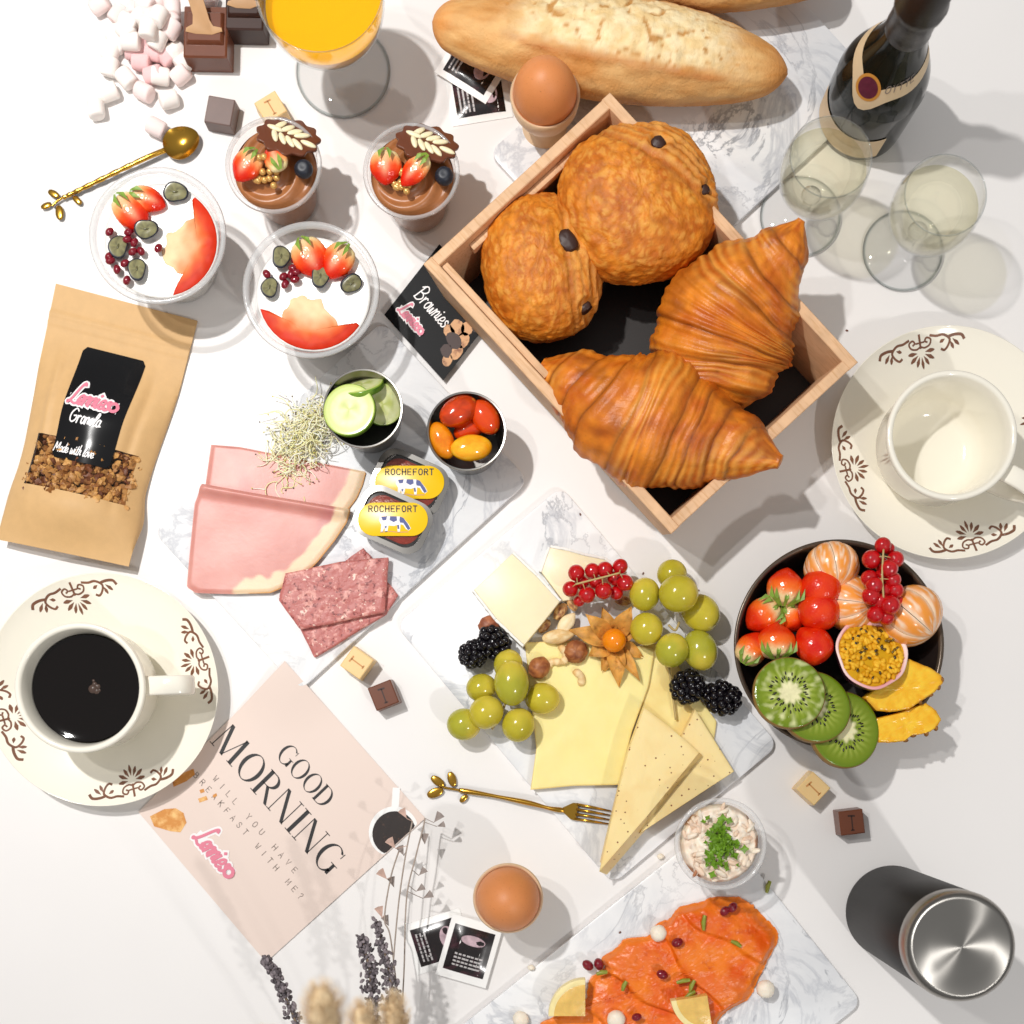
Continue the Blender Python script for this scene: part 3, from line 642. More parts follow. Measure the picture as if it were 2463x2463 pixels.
def motif_mesh(a0):
    mb = MB()
    def F(x, y, z):   # x along the rim, y inwards from the rim (cm)
        r = 8.25 - y; a = a0 + x / 8.0
        return Vector((r * math.cos(a), r * math.sin(a), sau_z(r) + .012))
    for k in range(7):      # daisy petals
        b = math.radians(-5 + 190 * k / 6); l = .95 if k % 2 else .85
        cx, cy = 0, .95
        p = leafpts(cx + .32 * math.cos(b), cy + .3 + .3 * math.sin(b) * .9, cx + (.32 + l) * math.cos(b), cy + .3 + (.3 + l) * math.sin(b) * .95, .15)
        c = (sum(q[0] for q in p) / 6, sum(q[1] for q in p) / 6)
        mb.add([F(c[0], c[1], 0)] + [F(x, y, 0) for x, y in p], [(0, 1 + i, 1 + (i + 1) % 6) for i in range(6)])
    for s in (-1, 1):
        ribbon(mb, [(s * x, y) for x, y in ((.05, .85), (.35, .95), (.75, .8), (.85, .45), (.55, .3), (.4, .5), (.55, .6))], .13, F, 0, 0, 5)
        ribbon(mb, [(s * x, y) for x, y in ((.85, .2), (1.3, .28), (1.8, .22), (2.3, .5), (2.25, .95), (2.0, 1.25), (1.75, 1.2))], .17, F, 0, 0, 5)
        ribbon(mb, [(s * x, y) for x, y in ((2.2, .35), (2.6, .2), (3.1, .15), (3.35, .35))], .2, F, 0, 0, 5)
        for (x0, y0, x1, y1) in ((2.35, .6, 2.75, 1.15), (2.5, .45, 3.15, .85), (1.95, .5, 1.55, .75)):
            p = leafpts(s * x0, y0, s * x1, y1, .13); c = (sum(q[0] for q in p) / 6, sum(q[1] for q in p) / 6)
            mb.add([F(c[0], c[1], 0)] + [F(x, y, 0) for x, y in p], [(0, 1 + i, 1 + (i + 1) % 6) for i in range(6)])
    ribbon(mb, [(0, .05), (0, .9)], .16, F); ribbon(mb, [(-.3, .55), (.3, .55)], .12, F)
    return mb
def saucer(px, py, a0, label):
    o = thing('saucer', label, 'saucer', W(px, py, 2, 0), 0, 'cream saucers with brown flower motifs')
    mb = MB(); mb.lathe(SAU, 96); mb.build('plate', M['ceramic'], o, angle=180)
    for k in range(4): motif_mesh(math.radians(a0 + 90 * k)).build('flower_motif', M['motif'], o)
    return o
saucer(243, 1658, 17, 'cream saucer with brown flower motifs under the cup of black coffee')
saucer(2282, 1063, 15, 'cream saucer with brown flower motifs under the empty cup')
def cup(px, py, ha, label, coffee):
    hr = 7.0; r = 157 / PX * (1 - hr / H); zb = .36
    o = thing('coffee_cup', label, 'cup', W(px, py, hr, zb), 0, 'cream coffee cups')
    h = hr - zb
    prof = [(0, .0), (2.3, .0), (2.45, .0), (2.5, .2), (2.9, .3), (r * .86, 1.1), (r * .95, 2.6), (r * .97, h - 1.0), (r * .985, h - .55), (r * 1.0, h - .35), (r, h - .1), (r - .12, h), (r - .33, h - .02), (r - .45, h - .2), (r * .86, h - 1.2), (r * .82, 2.2), (r * .74, 1.1), (2.6, .6), (0, .5)]
    mb = MB(); mb.lathe(prof, 80); mb.build('cup_body', M['ceramic'], o, angle=180)
    mb = MB(); pts = [(r * .95, 0, h - 1.0), (r + 1.2, 0, h - .75), (r + 2.35, 0, h - 1.0), (r + 2.75, 0, h - 2.0), (r + 2.2, 0, h - 3.3), (r + 1.0, 0, h - 4.2), (r * .9, 0, h - 4.6)]
    C = catmull(pts, 6); V = []; F = []
    for i, p in enumerate(C):
        t = (C[min(i + 1, len(C) - 1)] - C[max(i - 1, 0)]).normalized(); nn = Vector((-t.z, 0, t.x)); w, q = .68, .24
        for y, e in ((-w, -.6), (-w * .8, -1), (w * .8, -1), (w, -.6), (w, .6), (w * .8, 1), (-w * .8, 1), (-w, .6)): V.append(p + nn * (q * e) + Vector((0, y, 0)))
    for i in range(len(C) - 1):
        for k in range(8): F.append((i * 8 + k, i * 8 + (k + 1) % 8, i * 8 + 8 + (k + 1) % 8, i * 8 + 8 + k))
    R = rotz(math.radians(ha)); mb.add([R @ v for v in V], F); mb.build('handle', M['ceramic'], o, angle=60)
    if coffee:
        zc = 5.55 - zb; rc = 128 / PX * (1 - 5.55 / H)
        mb = MB(); mb.lathe([(0, zc), (rc * .6, zc), (rc - .15, zc), (rc + .02, zc + .05), (rc + .05, zc - .3), (0, zc - .4)][::-1], 64); mb.build('coffee', M['coffee'], o)
        for (bx, by, br) in ((.15, -.05, .32), (.42, -.2, .22), (.5, .12, .2), (.28, .3, .18), (.6, -.15, .12), (.2, .55, .1)):
            mb = MB(); mb.ball((bx + .3, by, zc), (br, br, br * .45), 14, 8); mb.build('bubble', M['foam'], o)
    return o
cup(191, 1654, 2, 'cream cup filled with black coffee', True)
cup(2291, 1046, -31, 'empty cream cup beside the wooden crate', False)
# ------------------------------------------------------------------ glassware
def goblet(name, label, cat, foot, rim, hr, hf, bowl, rfoot, liquid, lm, group=None):
    """foot/rim photo points; the glass stands on the table at the foot"""
    p0 = W(foot[0], foot[1], .2, .06)
    o = thing(name, label, cat, p0, 0, group)
    z0 = bowl[0][1]
    # stem and foot: solid glass
    mb = MB(); mb.lathe([(0, .0), (rfoot * .96, 0), (rfoot, .07), (rfoot * .97, .16), (rfoot * .5, .3), (.8, .55), (.42, 1.0), (.36, 1.6), (.36, z0 - .7), (.5, z0 - .25), (.75, z0 + .02), (0, z0 + .05)], 56); mb.build('foot_and_stem', M['stemg'], o, angle=180)
    mb = MB(); mb.lathe([(rfoot * .93, .0), (rfoot + .01, .04), (rfoot + .02, .12), (rfoot * .95, .2)], 64); mb.build('foot_edge', M['glassrim'], o, angle=180)
    th = .10
    outer = bowl; inner = [(max(0, r - th), z + (th if i == 0 else 0)) for i, (r, z) in enumerate(bowl)]
    def sm(P): 
        q = catmull([(r, z, 0) for r, z in P], 6); return [(max(0, v.x), v.y) for v in q]
    mb = MB(); mb.lathe(sm(outer) + sm(inner)[::-1], 64); mb.build('glass_bowl', M['glass'], o, angle=180)
    rb2, zb2 = bowl[-1]; mb = MB(); mb.lathe([(rb2 + .05 * math.cos(q * PI / 4) - .03, zb2 + .06 * math.sin(q * PI / 4)) for q in range(9)], 72); mb.build('glass_rim', M['glassrim'], o, angle=180)
    si = sm(inner); rl = 0
    prof = []
    for a, b in zip(si, si[1:]):
        if a[1] < liquid: prof.append((max(0, a[0] - .02), a[1]))
        if a[1] < liquid <= b[1]: t = (liquid - a[1]) / (b[1] - a[1]); rl = lerp(a[0], b[0], t) - .02; prof.append((rl, liquid))
    prof[0] = (0, prof[0][1])
    mb = MB(); mb.lathe(prof + [(rl * .97, liquid - .03), (0, liquid - .03)], 64); mb.build('drink', lm, o, angle=60)
    return o
wb = [(0, 3.9), (1.0, 4.1), (2.0, 4.9), (2.75, 6.3), (3.0, 7.8), (2.95, 9.2), (2.78, 10.4)]
gw = goblet('wine_glass', 'small stemmed glass of white wine in front of the bottle, by the croissant tip', 'wine glass', (1926, 520), (1994, 375), 10, 0, wb, 3.05, 8.4, M['wine'], 'two glasses of white wine')
g2 = dup(gw, W(2173, 602, .2, .06), label='small stemmed glass of white wine furthest right, standing in the bottle shadow')
goblet('juice_glass', 'stemmed glass full of bright orange juice at the top edge', 'juice glass', (825, 170), (765, -10), 11, 0, [(0, 4.6), (1.3, 4.8), (2.7, 5.8), (3.75, 7.6), (4.2, 9.4), (4.3, 11.2)], 3.55, 9.0, M['juice'])
# ------------------------------------------------------------------ bottle
bl = W(2070, 285, 0)
bottle = thing('wine_bottle', 'dark green sparkling wine bottle with cream neck band and wine-red seal', 'bottle', bl)
BP = [(0, .15), (2.6, 0), (3.05, .1), (3.2, .5), (3.25, 5.5), (3.2, 6.6), (3.0, 7.7), (2.6, 8.9), (2.1, 10.2), (1.72, 11.4), (1.5, 12.6), (1.42, 13.6), (1.4, 18), (0, 18)]
BS = [(v.x, v.y) for v in catmull([(r, z, 0) for r, z in BP], 6)]
def bot_r(z):
    for (a, za), (b, zb) in zip(BS[12:], BS[13:]):
        if za <= z <= zb and zb > za: return lerp(a, b, (z - za) / (zb - za))
    return 1.4
mb = MB(); mb.lathe([(max(r, 0), z) for r, z in BS], 72); mb.build('glass_body', M['bottle'], bottle, angle=180)
mb = MB(); mb.lathe([(1.50, 12.7), (1.55, 13.0), (1.52, 13.4), (1.5, 15.2), (1.68, 15.5), (1.72, 16.1), (1.55, 16.5), (1.5, 19.2), (1.2, 19.6), (0, 19.7)], 48, wob=lambda a, r, z: .018 * nz(a * 3, z * 2.5)); mb.build('foil_capsule', M['foil'], bottle, angle=180)
fa = math.radians(-127)    # the side of the bottle that faces the viewer
def onbottle(a, z, e): r = bot_r(z) + e; return Vector((r * math.cos(a), r * math.sin(a), z))
def band(name, m, a0, a1, zlo, zhi, e, n=48, k=6):
    V = []; F = []
    for i in range(n + 1):
        a = lerp(a0, a1, i / n)
        for j in range(k + 1): V.append(onbottle(a, lerp(zlo(a - fa), zhi(a - fa), j / k), e))
    for i in range(n):
        for j in range(k): a = i * (k + 1) + j; F.append((a, a + k + 1, a + k + 2, a + 1))
    mb = MB(); mb.add(V, F); return mb.build(name, m, bottle, angle=180)
sag = lambda d: 1.5 * math.exp(-(d / .42) ** 2)
band('neck_band', M['paper'], fa - PI, fa + PI, lambda d: 8.75 + .25 * math.cos(d) * 0 - sag(d) * 1.15 + .9 * sstep(.6, 2.2, abs(d)), lambda d: 9.75 - sag(d) * .55 + .95 * sstep(.6, 2.2, abs(d)), .03)
def disc_on(name, m, za, ra, rz, e, da=0):
    V = [onbottle(fa + da, za, e)]; n = 28
    for ring in (.5, 1):
        for i in range(n): q = 2 * PI * i / n; V.append(onbottle(fa + da + ring * ra * math.cos(q), za + ring * rz * math.sin(q), e))
    F = [(0, 1 + i, 1 + (i + 1) % n) for i in range(n)] + [(1 + i, 1 + n + i, 1 + n + (i + 1) % n, 1 + (i + 1) % n) for i in range(n)]
    mb = MB(); mb.add(V, F); return mb.build(name, m, bottle, angle=180)
disc_on('seal_edge', M['gold_edge'], 8.95, .36, 1.0, .05, -.05); disc_on('seal', M['purple'], 8.95, .28, .78, .065, -.05)
mb = MB(); caps(mb, 'OYTTE', .9, 0, .55, lambda x, y, z: onbottle(fa + .12 + x / 3.0, 9.05 + y + .30 * x - .2, .06), .13, .3); mb.build('band_lettering', M['ink_soft'], bottle)
band('front_label', M['paper'], fa - 1.15, fa + .95, lambda d: .7, lambda d: 3.3 + .55 * (d / 1.1) ** 2, .06)
# ------------------------------------------------------------------ eggs
def eggcup(px, py, label, elabel):
    hr = 5.6; r = 2.5
    o = thing('egg_cup', label, 'egg cup', W(px, py, hr, 0), 0, 'beech egg cups')
    mb = MB(); mb.lathe([(0, 0), (1.75, 0), (1.85, .12), (1.8, .4), (1.35, .9), (1.2, 1.5), (1.45, 2.3), (2.05, 3.3), (2.4, 4.4), (r, hr - .15), (r - .1, hr), (r - .22, hr - .03), (r - .35, hr - .4), (2.0, 4.3), (1.5, 3.4), (.8, 3.0), (0, 2.9)], 64); mb.build('turned_cup', M['eggcup'], o, angle=60)
    mb = MB(); mb.ball((0, 0, 0), (2.24, 2.24, 2.85), 48, 32, None, lambda d: -.05 * d.z * (1 - d.z * d.z) * 1.2)
    e = mb.build('egg', M['egg'], None, W(px, py, hr, 5.95), angle=180); tag(e, elabel, 'egg', 'brown eggs in egg cups')
eggcup(1311, 226, 'pale beech egg cup against the crate and baguette', 'brown boiled egg beside the baguette')
eggcup(1222, 2161, 'pale beech egg cup near the salmon board', 'brown boiled egg by the lower sugar sachets')
# ------------------------------------------------------------------ fruit toppings
def straw_col(d):
    t = d.x
    c = mixc(S('#efd09a'), S('#f26e1c'), sstep(-.62, -.15, t + .15 * nz(d.y * 4, d.z * 4)))
    return mixc(c, S('#e02f0a'), sstep(-.2, .5, t))
def cutstraw_col(d):
    t = d.x + .18 * nz(d.y * 3, d.z * 3)
    c = mixc(S('#ecd9a0'), S('#f3a564'), sstep(-.75, -.35, t)); c = mixc(c, S('#ee4a12'), sstep(-.4, .05, t)); c = mixc(c, S('#dd2308'), sstep(.0, .6, t))
    if d.z > .25: c = mixc(c, S('#f6c39a'), .7 * math.exp(-((d.y) / .25) ** 2) * sstep(.9, 0, d.x))
    return c
def strawberry(px, py, h, l, w, ang, label, group, tilt=0, half=False, leaves=4, roll=0):
    o = thing('strawberry', label, 'strawberry', W(px, py, h, h), 0, group, (roll, tilt, ang))
    mb = MB()
    def disp(d):
        k = -.22 * sstep(.1, 1, d.x) * (abs(d.y) + abs(d.z)) * .8 + .06 * (1 - d.x) * .5 - .12 * sstep(-.7, -1, d.x) + .02 * nz(d.x * 3, d.y * 3, d.z * 3 + px)
        if half and d.z > 0: k -= .0
        return k
    mb.ball((0, 0, 0), (l / 2, w / 2, w / 2 * (.55 if half else .95)), 28, 18, None, disp, 0, cutstraw_col if half else (straw_col if leaves else (lambda d: mixc(S('#e8400f'), S('#d61c0a'), .5 + nz(d.x * 2, d.y * 2, d.z + px)))))
    mb.build('fruit_flesh', M['berry'], o, angle=180)
    if half: leaves = 2
    for k in range(leaves):
        a = (k - (leaves - 1) / 2) * .75; m2 = MB()
        y0, y1 = math.sin(a) * w * .12, math.sin(a) * w * .42
        m2.add([(-l * .50, y0 - .08, w * .14), (-l * .50, y0 + .08, w * .14), (-l * .33 , y1 + .16, w * .42), (-l * (.14 - .05 * abs(a)), y1 * 1.1, w * .44), (-l * .33, y1 - .16, w * .42), (-l * .38, y1 * .9, w * .38)], [(0, 1, 5), (1, 2, 5), (2, 3, 5), (3, 4, 5), (4, 0, 5)])
        m2.build('calyx_leaf', M['leaf'], o)
    return o
def blueberry_half(px, py, h, r, ang, label, tilt=.25):
    o = thing('blueberry_half', label, 'blueberry', W(px, py, h, h), 0, 'cut blueberries on the yogurt', (tilt, .1, ang))
    mb = MB(); mb.lathe([(0, -r * .8), (r * .6, -r * .6), (r * .95, -r * .2), (r, .05), (r * .95, .12), (r * .86, .13)], 24, wob=lambda a, q, z: .14 * math.cos(2 * a) + .06 * math.cos(3 * a + px)); mb.build('skin', M['blueberry'], o, angle=180)
    mb = MB()
    cf = lambda a, q, z: mixc(S('#989468'), S('#67634a'), .5 + .8 * nz(math.cos(a) * 2, math.sin(a) * 2, q * 4))
    mb.lathe([(r * .86, .13), (r * .7, .15), (r * .35, .13), (0, .10)], 24, wob=lambda a, q, z: .14 * math.cos(2 * a) + .06 * math.cos(3 * a + px), col=cf); mb.ball((0, 0, .11), (r * .3, r * .10, .05), 10, 6, col=S('#5d5a3c')); mb.build('cut_face', M['vcg'], o, angle=180)
seed_src = []
def pome(px, py, h, ang, label, group, big=1.0, parent=None):
    if not seed_src:
        mb = MB(); mb.ball((0, 0, 0), (.36, .27, .27), 12, 8, None, lambda d: -.25 * d.x * .5 + .04 * nz(d.x * 3, d.y * 3, d.z)); o = mb.build('pomegranate_seed', M['pome'], None, W(px, py, h, h), angle=180); seed_src.append(o)
    else: o = seed_src[0].copy(); COL.objects.link(o); o.location = W(px, py, h, h) * .01
    o.rotation_euler = (.3, .2, ang); o.scale = (big, big, big); tag(o, label, 'pomegranate seed', group); return o
# ------------------------------------------------------------------ yogurt cups
def yogurt(px, py, label, side):
    hr = 6.6; r = 4.78; hc = 5.5
    loc = W(px, py, hr, 0)
    o = thing('yogurt_cup', label, 'yogurt cup', loc, 0, 'clear yogurt cups')
    mb = MB(); mb.lathe([(0, .0), (2.4, .0), (2.65, .15), (2.85, .6), (4.1, 5.4), (4.32, 6.1), (4.35, 6.35), (4.7, 6.4), (r, 6.55), (r - .02, 6.68), (r - .3, 6.62), (4.5, 6.72), (4.38, 6.55), (4.28, 6.2), (4.05, 5.5), (2.8, .65), (2.6, .22), (0, .1)], 72); mb.build('plastic_cup', M['plastic'], o, angle=60)
    mb = MB(); mb.lathe([(4.33, 6.42), (4.5, 6.74), (4.75, 6.72), (4.83, 6.6), (4.7, 6.36), (4.42, 6.33)], 72); mb.build('cup_rim', M['rimp'], o, angle=180)
    mb = MB(); mb.lathe([(0, .2), (2.5, .25), (2.76, .7), (4.0, 5.35), (4.05, 5.55), (3.85, 5.52), (2.6, 5.5), (1.2, 5.56), (0, 5.5)], 64, wob=lambda a, q, z: .004 * math.sin(5 * a)); mb.build('yogurt_fill', M['yogurt'], o, angle=180)
    # coulis hugging the wall on one side, thin and pale towards the middle
    a0 = math.radians(side); out = []
    R_ = 4.0; c0, s0 = math.cos(a0), math.sin(a0); P_ = lambda d, w: (R_ * (d * c0 - w * s0), R_ * (d * s0 + w * c0))
    for i in range(15): a = lerp(-1.28, 1.02, i / 14); out.append(P_(.98 * math.cos(a), .98 * math.sin(a)))
    for v in catmull([(.47, .78, 0), (.58, .66, 0), (.62, .50, 0), (.42, .40, 0), (.24, .20, 0), (.07, .14, 0), (.10, -.04, 0), (.02, -.18, 0), (.09, -.38, 0), (.22, -.44, 0), (.34, -.54, 0), (.52, -.55, 0), (.46, -.67, 0), (.32, -.78, 0)], 5): out.append(P_(v.x + .02 * nz(v.y * 14, px), v.y + .02 * nz(px, v.x * 14)))
    def cf(x, y, t):
        q = math.hypot(x, y) + .35 * nz(x * 1.5, y * 1.5, 7) - .5 * sstep(.8, 1, t) * sstep(3.4, 2.6, math.hypot(x, y)); k = sstep(1.0, 3.2, q + .35 * nz(x, y, 4)); 
        c = mixc(S('#f2cfa2'), S('#e06a1c'), k); return mixc(c, S('#cf2c04'), sstep(2.5, 3.6, q))
    ce = P_(.66, -.06)
    mb = MB(); mb.patch(out, lambda x, y, t: 5.56 + .14 * (1 - t ** 4) + .03 * nz(x * 2, y * 2), 5.45, 12, 120, 0, cf, ce, False); mb.build('fruit_coulis', M['coulis'], o, angle=180)
    return o
yogurt(379, 567, 'clear cup of yogurt with red coulis on its right, beside the gold spoon', -5)
yogurt(748, 697, 'clear cup of yogurt with coulis at its lower edge, above the cucumber cup', -92)
k1, k2 = 1 / 3.116, .352
yg = 'strawberry pieces on the yogurt'
strawberry(1110 * k1, 1495 * k1, 6.0, 2.6, 1.7, 2.3 - PI + .5, 'cut strawberry topmost on the left yogurt, under the spoon', yg, .15, True)
strawberry(985 * k1, 1590 * k1, 6.0, 3.1, 2.2, -.85, 'cut strawberry lower of two on the left yogurt, beside seeds', yg, .1, True)
blueberry_half(1315 * k1, 1440 * k1, 6.0, .78, .1, 'cut blueberry near the rim of the left yogurt, right of the strawberries')
blueberry_half(1095 * k1, 1718 * k1, 6.2, .75, .2, 'cut blueberry amid red seeds, below the strawberries on the left yogurt')
blueberry_half(885 * k1, 1850 * k1, 6.0, .75, 1.3, 'cut blueberry at the far left of the left yogurt')
blueberry_half(795 * .4141, 600 + 115 * .4141, 6.0, .72, 1.5, 'cut blueberry lowest on the left yogurt')
for (x, y, a) in ((825 * k1, 1735 * k1, .9), (970 * k1, 1740 * k1, .4), (1010 * k1, 1815 * k1, 1.2), (960 * k1, 1795 * k1, .2), (1055 * k1, 1880 * k1, 2.2), (1000 * k1, 1885 * k1, .7), (1190 * k1, 1858 * k1, 1.1), (645 * .4141, 627, .3), (730 * .4141, 633, .6), (680 * .4141, 647, 1.7), (738 * .4141, 673, 1.3), (820 * k1, 1920 * k1, 1)):
    pome(x, y, 6.0, a, 'dark red pomegranate seed on the left yogurt', 'pomegranate seeds on the left yogurt')
X = lambda x: 560 + x * k2
Y = lambda y: 500 + y * k2
strawberry(X(530), Y(340), 6.0, 3.0, 2.5, -1.1, 'cut strawberry with pale top, left of the pair on the right yogurt', yg, .1, True)
strawberry(X(715), Y(365), 6.0, 2.9, 2.2, -2.2, 'cut strawberry with green edge, right of the pair on the right yogurt', yg, .1, True)
blueberry_half(X(330), Y(335), 6.0, .72, 1.4, 'cut blueberry at the upper left of the right yogurt')
blueberry_half(X(597), Y(470), 6.1, .72, 1.4, 'cut blueberry in the middle of the right yogurt below the strawberries')
blueberry_half(X(250), Y(545), 6.0, .66, 1.3, 'cut blueberry by the left rim of the right yogurt, beside one seed')
blueberry_half(X(810), Y(515), 6.0, .72, .5, 'dark cut blueberry with bluish skin, at the right of the right yogurt', .7)
for (x, y, a) in ((430, 350, .9), (415, 410, .4), (400, 450, 1.2), (440, 440, .2), (230, 450, 2.2), (350, 468, .7), (360, 520, 1.1), (430, 490, .3)):
    pome(X(x), Y(y), 6.0, a, 'red pomegranate seed on the right yogurt', 'pomegranate seeds on the right yogurt')
# ------------------------------------------------------------------ mousse cups
def mousse(px, py, which):
    hr = 6.2; r = 115 / PX * (1 - hr / H)
    side = 'left' if which == 0 else 'right'
    by = 'beside the chocolate squares' if which == 0 else 'nearest the egg'
    loc = W(px, py, hr, 0)
    o = thing('mousse_cup', 'clear cup of chocolate mousse topped with fruit, ' + by, 'dessert cup', loc, 0, 'chocolate mousse cups')
    mb = MB(); mb.lathe([(0, 0), (2.1, 0), (2.3, .15), (r - .35, 5.8), (r - .1, 5.9), (r, 6.05), (r - .02, 6.2), (r - .2, 6.2), (r - .3, 6.0), (r - .45, 5.7), (2.2, .25), (0, .1)], 64); mb.build('plastic_cup', M['plastic'], o, angle=60)
    mb = MB(); mb.lathe([(r - .28, 6.0), (r - .2, 6.24), (r + .01, 6.24), (r + .05, 6.05), (r - .1, 5.86)], 64); mb.build('cup_rim', M['rimp'], o, angle=180)
    R0 = r - .42
    def sw(a, q, z): return 0
    V = []; F = []; nr, na = 22, 64
    for i in range(nr + 1):
        q = R0 * i / nr
        for k in range(na):
            a = 2 * PI * k / na; V.append(Vector((q * math.cos(a), q * math.sin(a), 5.55 + .5 * (1 - (q / R0) ** 2) + .17 * math.sin(3 * a + q * 5.2) * sstep(0, .8, q) - .3 * sstep(.9, 1, q / R0))))
    for i in range(nr):
        for k in range(na): F.append((i * na + k, (i + 1) * na + k, (i + 1) * na + (k + 1) % na, i * na + (k + 1) % na))
    mb = MB(); mb.add(V, F); mb.lathe([(0, .2), (2.1, .3), (R0 - .1, 5.0), (R0, 5.3)], 64); mb.build('mousse', M['mousse'], o, angle=180)
    # chocolate disc standing at the back, tilted, with white chocolate leaf
    d = thing('chocolate_disc', 'scalloped chocolate disc with a white chocolate leaf on the mousse cup ' + by, 'chocolate disc', loc + Vector((1.15, 1.75, 6.6)), 0, 'scalloped chocolate discs', (-.45, .25, .0))
    mb = MB(); mb.prism([((2.15 + .13 * math.cos(11 * a)) * math.cos(a), (1.75 + .13 * math.cos(11 * a)) * math.sin(a)) for a in [2 * PI * i / 88 for i in range(88)]], -.12, .12, .05); mb.build('disc', M['choc_milk'], d, angle=50)
    R = rotz(-.45)
    for (x, y, a, l) in [(-1.35, .1, .05, .62)] + [(-1.0 + .52 * i, .32, 1.15 - .17 * i, .60) for i in range(4)] + [(-.95 + .52 * i, -.3, -1.0 + .15 * i, .60) for i in range(4)] + [(1.2, 0, 0, .6)]:
        m2 = MB(); m2.ball((0, 0, 0), (l, .22, .16), 12, 8); p = R @ Vector((x + .3 * math.cos(a), y + .3 * math.sin(a), .17)); m2.build('white_leaf_lobe', M['brie'], d, p, a - .45)
    b = MB(); b.ball((0, 0, 0), (.66, .66, .62), 20, 14, None, lambda d: -.18 * sstep(.86, .97, d.z)); o2 = b.build('blueberry', M['blueberry'], None, loc + (Vector((2.2, -.45, 6.5)) if which == 0 else Vector((2.35, -.5, 6.5))), angle=180); tag(o2, 'whole blueberry on the mousse cup ' + by, 'blueberry', 'whole blueberries on mousse')
    g = 'strawberry pieces on the mousse'
    if which == 0:
        strawberry(594, 398, 6.9, 2.6, 2.0, -2.2, 'cut strawberry at the left on the mousse cup ' + by, g, .1, True); strawberry(662, 380, 7.1, 2.5, 1.6, -1.0 + PI * .95, 'narrow cut strawberry leaning against the disc on the mousse cup ' + by, g, .3, True, 3)
    else:
        strawberry(928, 402, 6.9, 2.5, 2.2, -1.6, 'cut strawberry at the left on the mousse cup ' + by, g, .1, True); strawberry(998, 410, 7.1, 2.8, 1.6, -2.35, 'narrow cut strawberry beside the blueberry on the mousse cup ' + by, g, .2, True, 3)
    pl = [(-.75, -.0), (-.4, 0.05), (-.1, -.75), (-.62, -.78), (-.2, -.3), (.35, -.75), (-1.35, -.9), (-1.15, -1.2), (-.95, -1.05), (-.2, -1.1), (.3, -1.05), (-1.0, -1.25), (.1, -1.6), (-.55, -1.2)]
    if which: pl = [(x * .6 - .35, y * .75 - .35) for x, y in pl]
    m0 = None
    for x, y in pl:
        if m0 is None: q = MB(); q.ball((0, 0, 0), .25, 12, 8); m0 = q.build('gold_pearl', M['pearl'], None, angle=180); e = m0
        else: e = m0.copy(); COL.objects.link(e)
        e.location = (loc + Vector((x, y, 6.5 + (.85 if y > -.2 and which == 0 else (.35 if y > -.8 else 0))))) * .01
        tag(e, 'tiny gold sugar pearl on the mousse cup ' + by, 'sugar pearl', 'gold pearls on the mousse cup ' + by)
mousse(657, 396, 0); mousse(989, 411, 1)
# ------------------------------------------------------------------ ham board
def loc_poly(pts, h, base): return [tuple((W(x, y, h) - base).xy) for x, y in pts]
E2 = 1.2749
def T2(pts): return [(x * E2, y * E2) for x, y in pts]
def near(p, a, b):
    ab = b - a; t = max(0, min(1, (p - a).dot(ab) / ab.dot(ab))); return (p - a - ab * t).length
def ham(pts, fat, label, z0, fold=None, seed=0):
    pts = T2(pts); base = W(*pts[0], .9, 0); P = loc_poly(pts, .9, base); FA = [Vector(q) for q in loc_poly(T2(fat), .9, base)]
    FO = [Vector(q) for q in loc_poly(T2(fold), .9, base)] if fold else None
    def fd(x, y):
        p = Vector((x, y)); return min(near(p, a, b) for a, b in zip(FA, FA[1:]))
    def zf(x, y, t):
        z = z0 + .26 + .06 * nz(x * .3 + seed, y * .3, 1) - .1 * sstep(.93, 1, t)
        if FO: z += .42 * math.exp(-(min(near(Vector((x, y)), a, b) for a, b in zip(FO, FO[1:])) / .38) ** 2)
        return z
    def cf(x, y, t):
        c = mixc(S('#c98379'), S('#d79a8f'), .5 + .5 * fbm(x * .3 + seed, y * .3)); c = mixc(c, S('#b4676c'), .75 * sstep(.15, .5, nz(x * .34 + 5 + seed, y * .14 + seed)))
        k = fd(x, y) + .3 * nz(x * 1.3, y * 1.3, seed); c = mixc(S('#e8cba8'), c, sstep(1.05, 1.3, k))
        return mixc(S('#d99c58'), c, sstep(.02, .14, fd(x, y)))
    mb = MB(); mb.patch(P, zf, z0, 34, 160, 0, cf, None, False); tag(mb.build('ham_slice', M['ham'], None, base, angle=70), label, 'ham', 'slices of cooked ham')
ham([(397, 838), (450, 842), (500, 852), (600, 872), (690, 889), (683, 915), (672, 940), (645, 975), (560, 990), (400, 980), (384, 930)], [(690, 889), (683, 915), (672, 940), (645, 975)], 'pink slice of cooked ham at the back, under the sprouts', BT, None, 2)
ham([(383, 914), (470, 930), (560, 945), (662, 962), (655, 985), (632, 1020), (600, 1060), (562, 1098), (510, 1119), (440, 1121), (370, 1119), (353, 1108), (358, 1050), (368, 950)], [(662, 962), (655, 985), (632, 1020), (600, 1060), (562, 1098), (510, 1119), (470, 1121)], 'pink slice of cooked ham at the front with a wide fat edge', BT + .3, [(383, 922), (470, 937), (560, 952), (650, 968)], 5)
kh = .3934
def slab(name, m, pts, z0, z1, label, cat, group, bev=.08, h=1.2, dz=None):
    base = W(*pts[0], h, 0); P = loc_poly(pts, h, base); mb = MB(); mb.prism(P, z0, z1, bev)
    o = mb.build(name, m, None, base, angle=30); tag(o, label, cat, group); return o
HX = lambda l: [(420 + x * kh, 840 + y * kh) for x, y in l]
pg_ = 'slices of coarse pate'
